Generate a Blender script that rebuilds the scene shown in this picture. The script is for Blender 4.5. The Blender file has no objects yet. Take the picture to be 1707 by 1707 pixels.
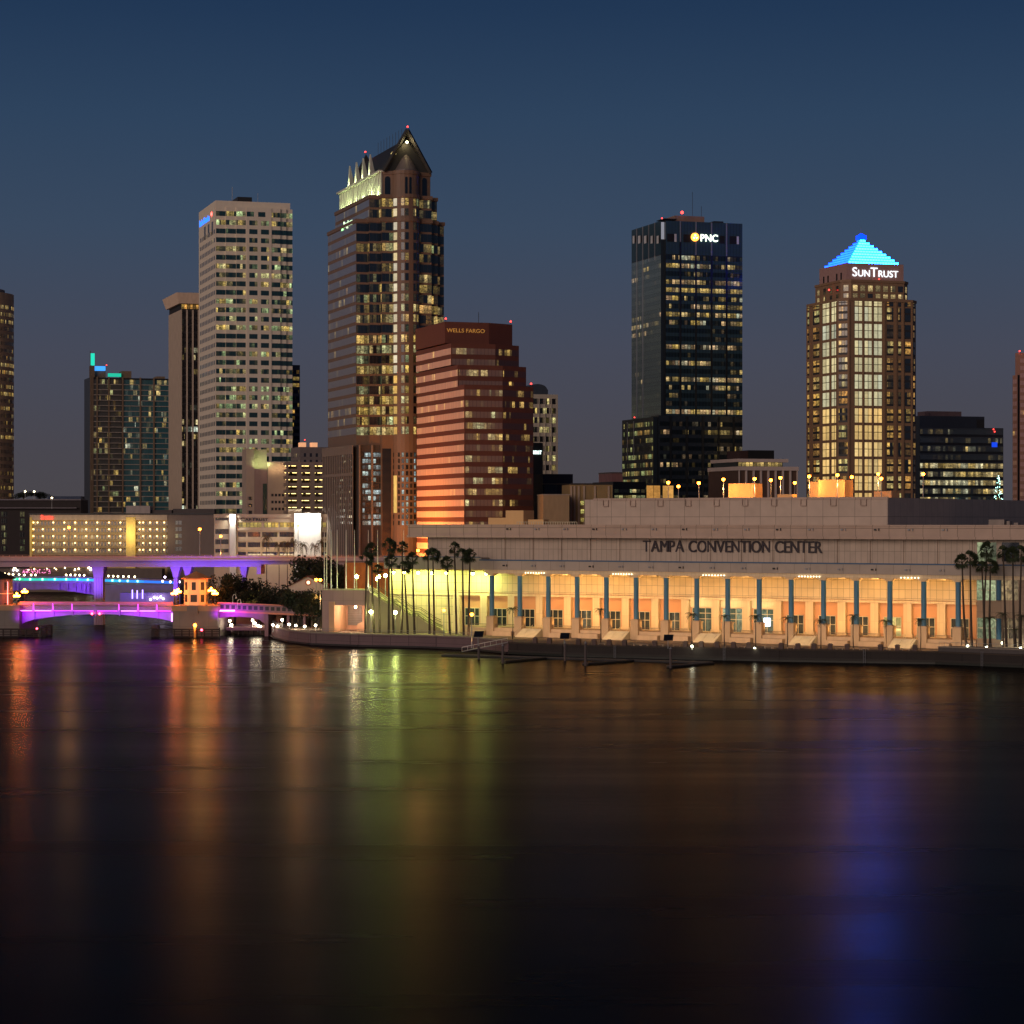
import bpy, bmesh, math, random
from mathutils import Vector, Matrix
random.seed(7)
R = math.radians
sc = bpy.context.scene
COL = sc.collection
FL, EYE, CX, HZ = 4000.0, 35.0, 853.5, 868.0     # focal length in photo pixels, eye height, photo centre, horizon row
def s2l(c):
    return tuple(((v/255)/12.92 if v/255 <= .04045 else ((v/255+.055)/1.055)**2.4) for v in c)

# ---------------------------------------------------------------- materials
MATS = {}
def nt(name):
    m = bpy.data.materials.new(name); m.use_nodes = True
    t = m.node_tree; b = t.nodes['Principled BSDF']; MATS[name] = m
    return m, t, b
def N(t, ty, **k):
    n = t.nodes.new(ty)
    for a, v in k.items():
        if isinstance(a, str) and hasattr(n, a): setattr(n, a, v)
    return n
def M(t, op, a, b=None, c=None, clamp=False):
    n = t.nodes.new('ShaderNodeMath'); n.operation = op; n.use_clamp = clamp
    for i, v in enumerate((a, b, c)):
        if v is None: continue
        if isinstance(v, (int, float)): n.inputs[i].default_value = v
        else: t.links.new(v, n.inputs[i])
    return n.outputs[0]
def mixc(t, f, a, b, blend='MIX'):
    n = t.nodes.new('ShaderNodeMix'); n.data_type = 'RGBA'; n.blend_type = blend
    for i, v in ((0, f), (6, a), (7, b)):
        if isinstance(v, (int, float)): n.inputs[i].default_value = v
        elif isinstance(v, tuple): n.inputs[i].default_value = (*v[:3], 1)
        else: t.links.new(v, n.inputs[i])
    return n.outputs[2]
def plain(name, col, rough=.7, metal=0, var=.25, scale=.6, spec=.5):
    """painted or mineral surface with soft blotches, streaks and fine grain"""
    m, t, b = nt(name)
    tc = N(t, 'ShaderNodeTexCoord'); mp = N(t, 'ShaderNodeMapping'); mp.inputs['Scale'].default_value = (1, 1, .35)
    t.links.new(tc.outputs['Object'], mp.inputs[0])
    n1 = N(t, 'ShaderNodeTexNoise'); n1.inputs['Scale'].default_value = scale; n1.inputs['Detail'].default_value = 6
    t.links.new(mp.outputs[0], n1.inputs['Vector'])
    f = M(t, 'MULTIPLY_ADD', n1.outputs[0], var*2, 1-var)
    c = mixc(t, 1.0, tuple(col), f, 'MULTIPLY')
    t.links.new(c, b.inputs['Base Color'])
    b.inputs['Roughness'].default_value = rough; b.inputs['Metallic'].default_value = metal
    b.inputs['Specular IOR Level'].default_value = spec
    return m
def panelled(name, col, w, h, line=.06, dark=.55, ou=.31, oz=.0, var=.18, rough=.75):
    """wall of cast panels: dark joints every w metres along and h metres up"""
    m, t, b = nt(name)
    tc = N(t, 'ShaderNodeTexCoord'); sp = N(t, 'ShaderNodeSeparateXYZ'); t.links.new(tc.outputs['Object'], sp.inputs[0])
    u = M(t, 'ADD', M(t, 'ADD', sp.outputs[0], sp.outputs[1]), ou+1000*w)
    lu = M(t, 'LESS_THAN', M(t, 'FRACT', M(t, 'DIVIDE', u, w)), line/w)
    z = M(t, 'ADD', sp.outputs[2], oz+1000*h)
    lz = M(t, 'LESS_THAN', M(t, 'FRACT', M(t, 'DIVIDE', z, h)), line/h)
    ln = M(t, 'MAXIMUM', lu, lz)
    cell = N(t, 'ShaderNodeCombineXYZ'); t.links.new(M(t, 'FLOOR', M(t, 'DIVIDE', u, w)), cell.inputs[0]); t.links.new(M(t, 'FLOOR', M(t, 'DIVIDE', z, h)), cell.inputs[1])
    wn = N(t, 'ShaderNodeTexWhiteNoise'); t.links.new(cell.outputs[0], wn.inputs[0])
    n1 = N(t, 'ShaderNodeTexNoise'); n1.inputs['Scale'].default_value = .35; n1.inputs['Detail'].default_value = 7
    t.links.new(tc.outputs['Object'], n1.inputs['Vector'])
    f = M(t, 'MULTIPLY_ADD', n1.outputs[0], var*2, 1-var)
    f = M(t, 'MULTIPLY', f, M(t, 'MULTIPLY_ADD', wn.outputs[0], .10, .95))
    f = M(t, 'MULTIPLY', f, M(t, 'MULTIPLY_ADD', ln, -dark, 1.0))
    t.links.new(mixc(t, 1.0, tuple(col), f, 'MULTIPLY'), b.inputs['Base Color'])
    b.inputs['Roughness'].default_value = rough
    return m
def emis(name, col, s, base=None, sample=True):
    m, t, b = nt(name)
    b.inputs['Base Color'].default_value = (*(base or col), 1)
    b.inputs['Emission Color'].default_value = (*col, 1); b.inputs['Emission Strength'].default_value = s
    if not sample: m.cycles.emission_sampling = 'NONE'
    return m
LITK = .72
def litglass(name, prob, cols, strength=1.0, seed=0, tint=(.012, .02, .03), mull=.08, mullcol=(.02, .02, .022), hm=.0,
             rough=.12, run=4.0, rowk=.35, metal=0.0, spec=.8, detail=1.0, mv=0.0):
    """window glass: UV u counts panes, v counts storeys; rooms behind some panes are lit"""
    m, t, b = nt(name)
    uv = N(t, 'ShaderNodeUVMap'); sp = N(t, 'ShaderNodeSeparateXYZ'); t.links.new(uv.outputs[0], sp.inputs[0])
    U, V = sp.outputs[0], sp.outputs[1]
    fu, fv = M(t, 'FLOOR', U), M(t, 'FLOOR', V)
    def wn(a, bb, s):
        c = N(t, 'ShaderNodeCombineXYZ')
        for i, v in enumerate((a, bb, s)):
            if isinstance(v, (int, float)): c.inputs[i].default_value = v
            else: t.links.new(v, c.inputs[i])
        w = N(t, 'ShaderNodeTexWhiteNoise'); t.links.new(c.outputs[0], w.inputs[0]); return w
    one = wn(fu, fv, seed+.5)
    grp = wn(M(t, 'FLOOR', M(t, 'DIVIDE', M(t, 'ADD', U, M(t, 'MULTIPLY', wn(3.3, fv, seed).outputs[0], 9)), run)), fv, seed+7.5)
    row = wn(1.5, fv, seed+13.5)
    sc_ = M(t, 'ADD', M(t, 'ADD', M(t, 'MULTIPLY', one.outputs[0], .3), M(t, 'MULTIPLY', grp.outputs[0], .7-rowk)), M(t, 'MULTIPLY', row.outputs[0], rowk))
    # score runs 0..1 and clusters about .5
    th = .5 + (.5-prob)*.62
    lit = M(t, 'MULTIPLY', M(t, 'SUBTRACT', sc_, th), 14, clamp=True)
    if prob > 0: lit = M(t, 'MAXIMUM', lit, M(t, 'MULTIPLY', M(t, 'MULTIPLY', M(t, 'SUBTRACT', sc_, th-.10), 9, clamp=True), .2))
    # room detail: ceiling lights, blinds, furniture
    c2 = N(t, 'ShaderNodeCombineXYZ'); t.links.new(M(t, 'MULTIPLY', U, 2.1), c2.inputs[0]); t.links.new(M(t, 'MULTIPLY', V, 5.0), c2.inputs[1]); c2.inputs[2].default_value = seed
    n1 = N(t, 'ShaderNodeTexNoise'); n1.inputs['Scale'].default_value = 1.3; n1.inputs['Detail'].default_value = 3; t.links.new(c2.outputs[0], n1.inputs['Vector'])
    det = M(t, 'MULTIPLY', M(t, 'SUBTRACT', n1.outputs[0], .33), 3.2, clamp=True)
    det = M(t, 'MULTIPLY_ADD', det, .85*detail, 1-.85*detail)
    det = M(t, 'MULTIPLY', det, M(t, 'MULTIPLY_ADD', M(t, 'MULTIPLY', M(t, 'SUBTRACT', M(t, 'FRACT', V), .35), 3.0, clamp=True), .5*detail, 1.12-.5*detail))
    lvl = M(t, 'MULTIPLY_ADD', M(t, 'POWER', wn(fu, fv, seed+3.3).outputs[0], 1.6), 1.2, .35)
    lvl = M(t, 'MULTIPLY_ADD', M(t, 'SUBTRACT', lvl, 1.0), min(1, detail*1.4), 1.0)
    bl = M(t, 'LESS_THAN', M(t, 'FRACT', V), M(t, 'MULTIPLY_ADD', wn(fu, fv, seed+5.1).outputs[0], 1.1, .25))
    lvl = M(t, 'MULTIPLY', lvl, M(t, 'MULTIPLY_ADD', bl, .5*detail, 1-.5*detail))
    mu = M(t, 'FRACT', U)
    pane = M(t, 'MULTIPLY', M(t, 'GREATER_THAN', mu, mull), M(t, 'LESS_THAN', mu, 1-mull*.2))
    if hm: pane = M(t, 'MULTIPLY', pane, M(t, 'GREATER_THAN', M(t, 'FRACT', M(t, 'MULTIPLY', V, mv or 1.0)), hm))
    e = M(t, 'MULTIPLY', M(t, 'MULTIPLY', lit, det), M(t, 'MULTIPLY', lvl, pane))
    # hue of the room: blend through the list
    ramp = N(t, 'ShaderNodeValToRGB'); r = ramp.color_ramp
    r.elements[0].position = 0; r.elements[0].color = (*cols[0], 1); r.elements[1].position = 1; r.elements[1].color = (*cols[-1], 1)
    for i, c in enumerate(cols[1:-1]):
        el = r.elements.new((i+1)/(len(cols)-1)); el.color = (*c, 1)
    hue = M(t, 'MULTIPLY_ADD', grp.outputs[0], .0, M(t, 'MULTIPLY_ADD', wn(M(t, 'FLOOR', M(t, 'DIVIDE', U, 3)), fv, seed+31).outputs[0], .75, M(t, 'MULTIPLY', one.outputs[0], .25)))
    t.links.new(hue, ramp.inputs[0])
    t.links.new(ramp.outputs[0], b.inputs['Emission Color'])
    t.links.new(M(t, 'MULTIPLY', e, strength*LITK), b.inputs['Emission Strength'])
    t.links.new(mixc(t, pane, tuple(mullcol), tuple(tint)), b.inputs['Base Color'])
    t.links.new(M(t, 'MULTIPLY_ADD', pane, rough-.6, .6), b.inputs['Roughness'])
    if metal: t.links.new(M(t, 'MULTIPLY', pane, metal), b.inputs['Metallic'])
    b.inputs['Specular IOR Level'].default_value = spec
    m.cycles.emission_sampling = 'NONE'
    return m
YEL, AMB, WRM, GRN, WHT = (1, .66, .15), (1, .45, .09), (1, .74, .30), (.62, .85, .36), (.8, .95, .8)

# ---------------------------------------------------------------- mesh building
ZB = {}
class MB:
    def __init__(s): s.v, s.f, s.u = [], [], []
    def quad(s, p, uv=None):
        i = len(s.v); s.v += [tuple(q) for q in p]; s.f.append(tuple(range(i, i+len(p)))); s.u.append(uv or [(0, 0)]*len(p)); return s
    def box(s, x0, x1, y0, y1, z0, z1):
        i = len(s.v)
        s.v += [(x0,y0,z0),(x1,y0,z0),(x1,y1,z0),(x0,y1,z0),(x0,y0,z1),(x1,y0,z1),(x1,y1,z1),(x0,y1,z1)]
        for f in ((0,3,2,1),(4,5,6,7),(0,1,5,4),(1,2,6,5),(2,3,7,6),(3,0,4,7)):
            s.f.append(tuple(i+k for k in f)); s.u.append([(0,0)]*4)
        return s
    def prism(s, poly, z0, z1, top=None):
        """poly counter-clockwise; top = polygon of the upper ring if it differs"""
        n = len(poly); i = len(s.v); tp = top or poly
        s.v += [(x, y, z0) for x, y in poly]+[(x, y, z1) for x, y in tp]
        s.f.append(tuple(i+k for k in reversed(range(n)))); s.u.append([(0,0)]*n)
        s.f.append(tuple(i+n+k for k in range(n))); s.u.append([(0,0)]*n)
        for k in range(n):
            j = (k+1) % n
            s.f.append((i+k, i+j, i+n+j, i+n+k)); s.u.append([(0,0)]*4)
        return s
    def tube(s, pts, rad, n=8, cap=True):
        pts = [Vector(p) for p in pts]
        rad = rad if isinstance(rad, (list, tuple)) else [rad]*len(pts)
        i = len(s.v); ref = Vector((0, 1, 0))
        for k, p in enumerate(pts):
            d = (pts[min(k+1, len(pts)-1)]-pts[max(k-1, 0)]).normalized()
            if abs(d.dot(ref)) > .95: ref = Vector((1, 0, 0))
            a = d.cross(ref).normalized(); b = d.cross(a).normalized()
            for q in range(n):
                an = 2*math.pi*q/n; w = p+(a*math.cos(an)+b*math.sin(an))*rad[k]; s.v.append(tuple(w))
        for k in range(len(pts)-1):
            for q in range(n):
                r2 = (q+1) % n
                s.f.append((i+k*n+q, i+k*n+r2, i+(k+1)*n+r2, i+(k+1)*n+q)); s.u.append([(0,0)]*4)
        if cap:
            s.f.append(tuple(i+q for q in reversed(range(n)))); s.u.append([(0,0)]*n)
            e = i+(len(pts)-1)*n; s.f.append(tuple(e+q for q in range(n))); s.u.append([(0,0)]*n)
        return s
    def lathe(s, c, prof, n=16):
        """prof = [(radius, z), ...] from the bottom up"""
        return s.tube([(c[0], c[1], c[2]+z+(k*1e-5)) for k, (r_, z) in enumerate(prof)], [max(r_, .001) for r_, z in prof], n)
    def ball(s, c, r, n=10, m=6):
        pr = [(r*math.sin(math.pi*k/m), -r*math.cos(math.pi*k/m)) for k in range(m+1)]
        return s.lathe(c, pr, n)
    def build(s, name, m, parent=None, loc=None, smooth=False):
        me = bpy.data.meshes.new(name)
        z0 = ZB.get(parent.name, 0) if parent else 0
        me.from_pydata([(x, y, z-z0) for x, y, z in s.v], [], s.f)
        if any(u[0] != u[-1] for u in s.u):
            l = me.uv_layers.new(name='UVMap'); k = 0
            for uv in s.u:
                for c in uv: l.data[k].uv = c; k += 1
        me.materials.append(m)
        if smooth: me.polygons.foreach_set('use_smooth', [True]*len(me.polygons))
        o = bpy.data.objects.new(name, me); COL.objects.link(o)
        if parent: o.parent = parent; ZB[o.name] = z0
        if loc: o.location = loc
        return o
def tag(o, label=None, cat=None, group=None, kind=None):
    for k, v in (('label', label), ('category', cat), ('group', group), ('kind', kind)):
        if v: o[k] = v
    return o
def thing(name, label, cat, loc=(0, 0, 0), rz=0, group=None):
    o = bpy.data.objects.new(name, None); COL.objects.link(o); o.location = loc; o.rotation_euler = (0, 0, rz)
    o.empty_display_size = .5; ZB[o.name] = 0
    return tag(o, label, cat, group)
def dup(root, loc, rz=0, label=None, group=None, scale=None):
    r = root.copy(); COL.objects.link(r); r.location = loc; r.rotation_euler = (0, 0, rz)
    if label: r['label'] = label
    if group: r['group'] = group
    if scale: r.scale = scale
    for ch in list(root.children):
        c = ch.copy(); COL.objects.link(c); c.parent = r
        for g in list(ch.children):
            d = g.copy(); COL.objects.link(d); d.parent = c
    return r
ORD = 'first second third fourth fifth sixth seventh eighth ninth tenth eleventh twelfth thirteenth fourteenth fifteenth sixteenth seventeenth eighteenth nineteenth twentieth'.split()

# a building's frame: corner nearest the camera, x along its front, y into its depth, angle g
class Fr:
    def __init__(s, xc, D, g, z0=3.0):
        s.C = ((xc-CX)/FL*D, D); s.g = R(g); s.z0 = z0
        s.r = (math.cos(s.g), math.sin(s.g)); s.l = (-math.sin(s.g), math.cos(s.g))
    def w(s, a, b): return (s.C[0]+a*s.r[0]+b*s.l[0], s.C[1]+a*s.r[1]+b*s.l[1])
    def a(s, x, b=0):
        k = (x-CX)/FL; X, Y = s.w(0, b); return (k*Y-X)/(s.r[0]-k*s.r[1])
    def b(s, x, a=0):
        k = (x-CX)/FL; X, Y = s.w(a, 0); return (k*Y-X)/(s.l[0]-k*s.l[1])
    def z(s, y, a=0, b=0): return EYE+(HZ-y)/FL*s.w(a, b)[1]
    def root(s, name, label, cat, group=None):
        o = thing(name, label, cat, (*s.C, s.z0), s.g, group); ZB[o.name] = s.z0; return o
class Face:
    """one straight wall p0 -> p1 (counter-clockwise footprint, outside on the right hand)"""
    def __init__(s, p0, p1, seed=0):
        s.p = Vector(p0); d = Vector(p1)-s.p; s.len = d.length; s.d = d.normalized(); s.n = Vector((s.d.y, -s.d.x)); s.seed = seed
    def pt(s, u, o, z): q = s.p+s.d*u+s.n*o; return (q.x, q.y, z)
    def pane(s, mb, u0, u1, z0, z1, o=.05, pw=1.5, row=0, n=0):
        """a run of n window panes in storey `row`"""
        n = n or max(1, round((u1-u0)/pw)); a = math.floor(u0/pw)+s.seed*41; b = a+n; c, d = row+.04, row+.96
        mb.quad([s.pt(u0, o, z0), s.pt(u1, o, z0), s.pt(u1, o, z1), s.pt(u0, o, z1)], [(a, c), (b, c), (b, d), (a, d)])
        return mb
    def box(s, mb, u0, u1, z0, z1, o0, o1):
        P = [s.pt(u0, o1, 0)[:2], s.pt(u1, o1, 0)[:2], s.pt(u1, o0, 0)[:2], s.pt(u0, o0, 0)[:2]]
        mb.prism(P, z0, z1)
def faces(poly, seed=0): return [Face(poly[k], poly[(k+1) % len(poly)], seed+k+1) for k in range(len(poly))]
def shrink(poly, d):
    """move every wall of a counter-clockwise footprint inwards by d"""
    n = len(poly); out = []
    for k in range(n):
        p = Vector(poly[k]); a = (p-Vector(poly[k-1])).normalized(); b = (Vector(poly[(k+1) % n])-p).normalized()
        na, nb = Vector((-a.y, a.x)), Vector((-b.y, b.x)); q = (na+nb); q = q/max(q.length_squared/2, .3) if q.length else na
        out.append(tuple(p+q*d))
    return out
def emit_windows(root, items, m, name='window', limit=100):
    """items: (area, mesh builder); the largest become parts of their own, the rest one part"""
    items = sorted(items, key=lambda t: -t[0])
    for _, mb in items[:limit]: mb.build(name, m, root)
    if items[limit:]:
        r = MB()
        for _, mb in items[limit:]:
            i = len(r.v); r.v += mb.v; r.f += [tuple(i+k for k in f) for f in mb.f]; r.u += mb.u
        tag(r.build(name, m, root), kind='stuff')
FONTS = {}
def letters(runs, width, height=None, extrude=.12, bold=.0, name='lettering', track=0):
    """text mesh lying in x-z, facing -y, lower left corner at the origin, scaled to a width"""
    objs = []; x = 0; mb = MB()
    for tx, size in runs:
        if tx == ' ': x += .30*size; continue
        cu = bpy.data.curves.new('t', 'FONT'); cu.body = tx; cu.size = size; cu.extrude = .001; cu.offset = bold*size; cu.space_character = track or 1.0+bold*3
        ob = bpy.data.objects.new('t', cu); COL.objects.link(ob)
        bpy.context.view_layer.update()
        me = bpy.data.meshes.new_from_object(ob.evaluated_get(bpy.context.evaluated_depsgraph_get()))
        xs = [v.co.x for v in me.vertices]
        i = len(mb.v)
        mb.v += [(v.co.x-min(xs)+x, -1 if v.co.z > 0 else 1, v.co.y) for v in me.vertices]
        for p in me.polygons: mb.f.append(tuple(i+k for k in p.vertices)); mb.u.append([(0, 0)]*len(p.vertices))
        x += max(xs)-min(xs)+.09*size
        bpy.data.objects.remove(ob); bpy.data.curves.remove(cu); bpy.data.meshes.remove(me)
    xs = [v[0] for v in mb.v]; zs = [v[2] for v in mb.v]; k = width/(max(xs)-min(xs)); kz = (height/(max(zs)-min(zs))) if height else k
    mb.v = [((vx-min(xs))*k, -extrude if vy < 0 else 0, (vz-min(zs))*kz) for vx, vy, vz in mb.v]
    return mb
def on_face(mb, face, u, z, o=.1):
    """carry a lettering mesh onto a wall"""
    mb.v = [face.pt(u+x, o-y, z+zz) for x, y, zz in mb.v]; return mb
def lamp_light(name, loc, col, power, radius=.3, parent=None):
    l = bpy.data.lights.new(name, 'POINT'); l.energy = power; l.color = col; l.shadow_soft_size = radius
    o = bpy.data.objects.new(name, l); COL.objects.link(o); o.location = loc
    if parent: o.parent = parent
    return o
def strip_light(name, loc, direction, sx, sy, col, power, xaxis=(1, 0, 0), spread=180):
    l = bpy.data.lights.new(name, 'AREA'); l.shape = 'RECTANGLE'; l.size = sx; l.size_y = sy; l.energy = power; l.color = col; l.spread = R(spread)
    o = bpy.data.objects.new(name, l); COL.objects.link(o)
    zz = -Vector(direction).normalized(); xx = Vector(xaxis); xx = (xx-zz*xx.dot(zz)).normalized(); yy = zz.cross(xx)
    m = Matrix((xx, yy, zz)).transposed().to_4x4(); m.translation = loc; o.matrix_world = m
    return o
# ---------------------------------------------------------------- shared materials
m_conc = plain('concrete', s2l((150,138,128)), .85)
m_dark = plain('dark_metal', (.02, .02, .022), .5)
m_black = plain('black_void', (.006, .006, .007), .8)
m_steel = plain('galvanised_steel', (.28, .28, .29), .45, .3)
m_white = plain('white_paint', (.62, .6, .56), .6, var=.1)
m_roof = plain('roof_gravel', (.09, .085, .08), .95, var=.4)
m_lampo = emis('sodium_lamp', (1, .20, .012), 45)
m_lampw = emis('warm_white_lamp', (1, .8, .45), 14)
m_lampg = emis('flood_lamp', (.75, 1, .18), 85)
m_red = emis('red_beacon', (1, .05, .04), 5)
def beacon(root, p, r=.36):
    MB().lathe((p[0], p[1], p[2]-.8), [(.12, 0), (.12, .5), (.3, .52), (.3, .6)], 8).build('beacon_base', m_dark, root)
    MB().ball(p, r, 8, 5).build('beacon', m_red, root)
G = 18.0
# ================================================================ far round tower at the west edge
def round_tower():
    D = 1330; k = D/FL; cx = (-52-CX)*k; rad = 75*k; z1 = EYE+(HZ-484)*k
    cx = (-52-CX)/FL*(D+rad)
    o = thing('round_tower', 'round sand-coloured tower with rows of small square windows', 'skyscraper', (cx, D+rad, 3)); ZB[o.name] = 3
    n = 64; P = [(rad*math.cos(2*math.pi*i/n), rad*math.sin(2*math.pi*i/n)) for i in range(n)]
    MB().prism(P, 3, z1).build('wall', panelled('tan_wall', (.52, .35, .21), 3.0, 4.1, .1, .25), o)
    MB().prism([(x*.8, y*.8) for x, y in P], z1, z1+2.5).build('penthouse', m_conc, o)
    m = litglass('round_tower_glass', .36, [AMB, YEL, WRM], 1.5, 3, mull=.42, mullcol=(.52, .35, .21), run=2.5, tint=(.012, .01, .01))
    F = faces(P)
    for r in range(36):
        z = z1-9-r*4.05
        if z < 6: break
        mb = MB()
        for i, f in enumerate(F):
            if f.n.y < .2: f.pane(mb, 0, f.len, z, z+2.0, .04, 1.2, r, 2)
        mb.build('window_band', m, o)
round_tower()

# ================================================================ dark glass flats with the teal crown
def glass_flats():
    D = 1400; f = Fr(150, D, G); k = D/FL
    o = f.root('apartment_tower', 'dark glass apartment tower with teal-lit fin and blue light box on its roof', 'skyscraper')
    W = f.a(287); zt = f.z(629); Lh = 24
    poly = [(0, 0), (W, 0), (W, Lh), (0, Lh)]
    mw = plain('apartment_frame', s2l((128, 108, 88)), .8)
    MB().prism(poly, 3, zt).build('wall', plain('apartment_core', (.02, .022, .026), .4), o)
    F = faces(poly); fr, lf = F[0], F[3]
    m1 = litglass('flats_glass_brown', .03, [AMB, YEL, WRM, GRN], 1.1, 5, tint=(.075, .075, .07), mull=.06, run=1.7, rowk=.05, rough=.2)
    m2 = litglass('flats_glass_blue', .05, [AMB, YEL, WRM, WHT], 1.3, 8, tint=(.05, .14, .165), mull=.06, run=1.5, rowk=.05, rough=.15)
    fh = 3.12; nr = int((zt-6)/fh); us = f.a(203)
    mb_f = MB()
    for r in range(nr):
        z = zt-1-(r+1)*fh
        MB_ = MB(); fr.pane(MB_, .5, us-.5, z+.35, z+fh, .04, 1.55, r); MB_.build('window_band', m1, o)
        MB_ = MB(); fr.pane(MB_, us+.5, W-.3, z+.35, z+fh, .04, 1.55, r); MB_.build('window_band', m2, o)
        fr.box(mb_f, 0, W, z, z+.42, .05, .55)
        if r % 1 == 0 and r > 1: fr.box(mb_f, 3.6, us-1, z, z+.2, .5, 1.5)
    mb_f.build('balcony_slab', plain('balcony_edge', s2l((168, 158, 148)), .8), o)
    for x in (145, 153, 160.5, 180, 203, 232.5, 255):
        mb = MB(); u = max(0, f.a(x)); fr.box(mb, u, u+.9, 3, zt+(9 if x == 145 else .4), 0, .75); mb.build('pilaster', mw, o)
    z = lambda y: f.z(y)
    MB().box(0, 2.6, -.8, 3, zt, z(610)).box(0, .3, -.8, .2, z(610), z(585)).build('fin', mw, o)
    MB().box(.3, 2.6, -.9, 1, z(609), z(589)).build('fin_light', emis('teal_glow', (.02, .8, .55), .9), o)
    mb = MB(); fr.box(mb, f.a(155), f.a(176), z(617), z(610), -4, -.5); mb.build('crown_light', emis('blue_glow', (.05, .35, 1), 1.2), o)
    for b_ in ((155, 177, 618), (204, 220, 617), (262, 276, 625)): MB().box(f.a(b_[0]), f.a(b_[1]), 2, 12, zt, z(b_[2])).build('penthouse', mw, o)
    mb = MB(); fr.box(mb, f.a(181), f.a(202), z(627), z(621.5), -3, -.2); mb.build('crown_light', emis('teal_glow_soft', (.02, .75, .5), .6), o)
    beacon(o, (f.a(153.5), 0, z(598))); beacon(o, (f.a(178), 1, z(608)))
glass_flats()

# ================================================================ concrete tower with flared cap
def flared_tower():
    D = 1335; f = Fr(302, D, G); o = f.root('ribbed_tower', 'ribbed concrete tower with flared cap rising behind the pale banded tower', 'skyscraper')
    L = f.b(281); W = 36.0; zt = f.z(516); P = [(0, 0), (W, 0), (W, L), (0, L)]
    mw = plain('ribbed_concrete', s2l((190, 170, 150)), .85)
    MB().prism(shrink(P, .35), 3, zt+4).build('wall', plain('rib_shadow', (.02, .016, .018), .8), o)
    F = faces(P); lf, fr = F[3], F[0]; mb = MB()
    u = 0
    while u < L-.1:
        lf.box(mb, u, min(L, u+2.2), 3, zt, -.3, 0); u += 2.75
    mb.build('side_rib', mw, o)
    m = litglass('ribbed_glass', .17, [YEL, WRM, WHT], 2.0, 12, tint=(.012, .01, .012), mull=.1, run=3, rowk=.35)
    n = 11; w = W/n
    for r in range(36):
        z = zt-.5-(r+1)*4.0; mb = MB(); fr.pane(mb, 0, W, z+.6, z+3.4, -.3, w/2, r); mb.build('window_band', m, o)
    for i in range(n+1):
        mb = MB(); fr.box(mb, max(0, i*w-.45), min(W, i*w+.45), 3, zt, -.3, .25); mb.build('rib', mw, o)
    # crown: dark recess, lit top storey, flared parapet
    mb = MB(); fr.pane(mb, 0, W, zt+.5, f.z(507), -.3, 1.6, 77); mb.build('window_band', litglass('crown_glass', .75, [YEL, AMB], 1.6, 2, mull=.15, run=9), o)
    zl, zh = f.z(506), f.z(488.5)
    MB().prism(shrink(P, -1.3), zl, zh, shrink(P, -3.1)).build('flared_parapet', plain('cap_concrete', s2l((225, 195, 168)), .85), o)
    MB().box(5, 25, 8, 26, zh, f.z(485)).build('penthouse', mw, o)
flared_tower()

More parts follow.
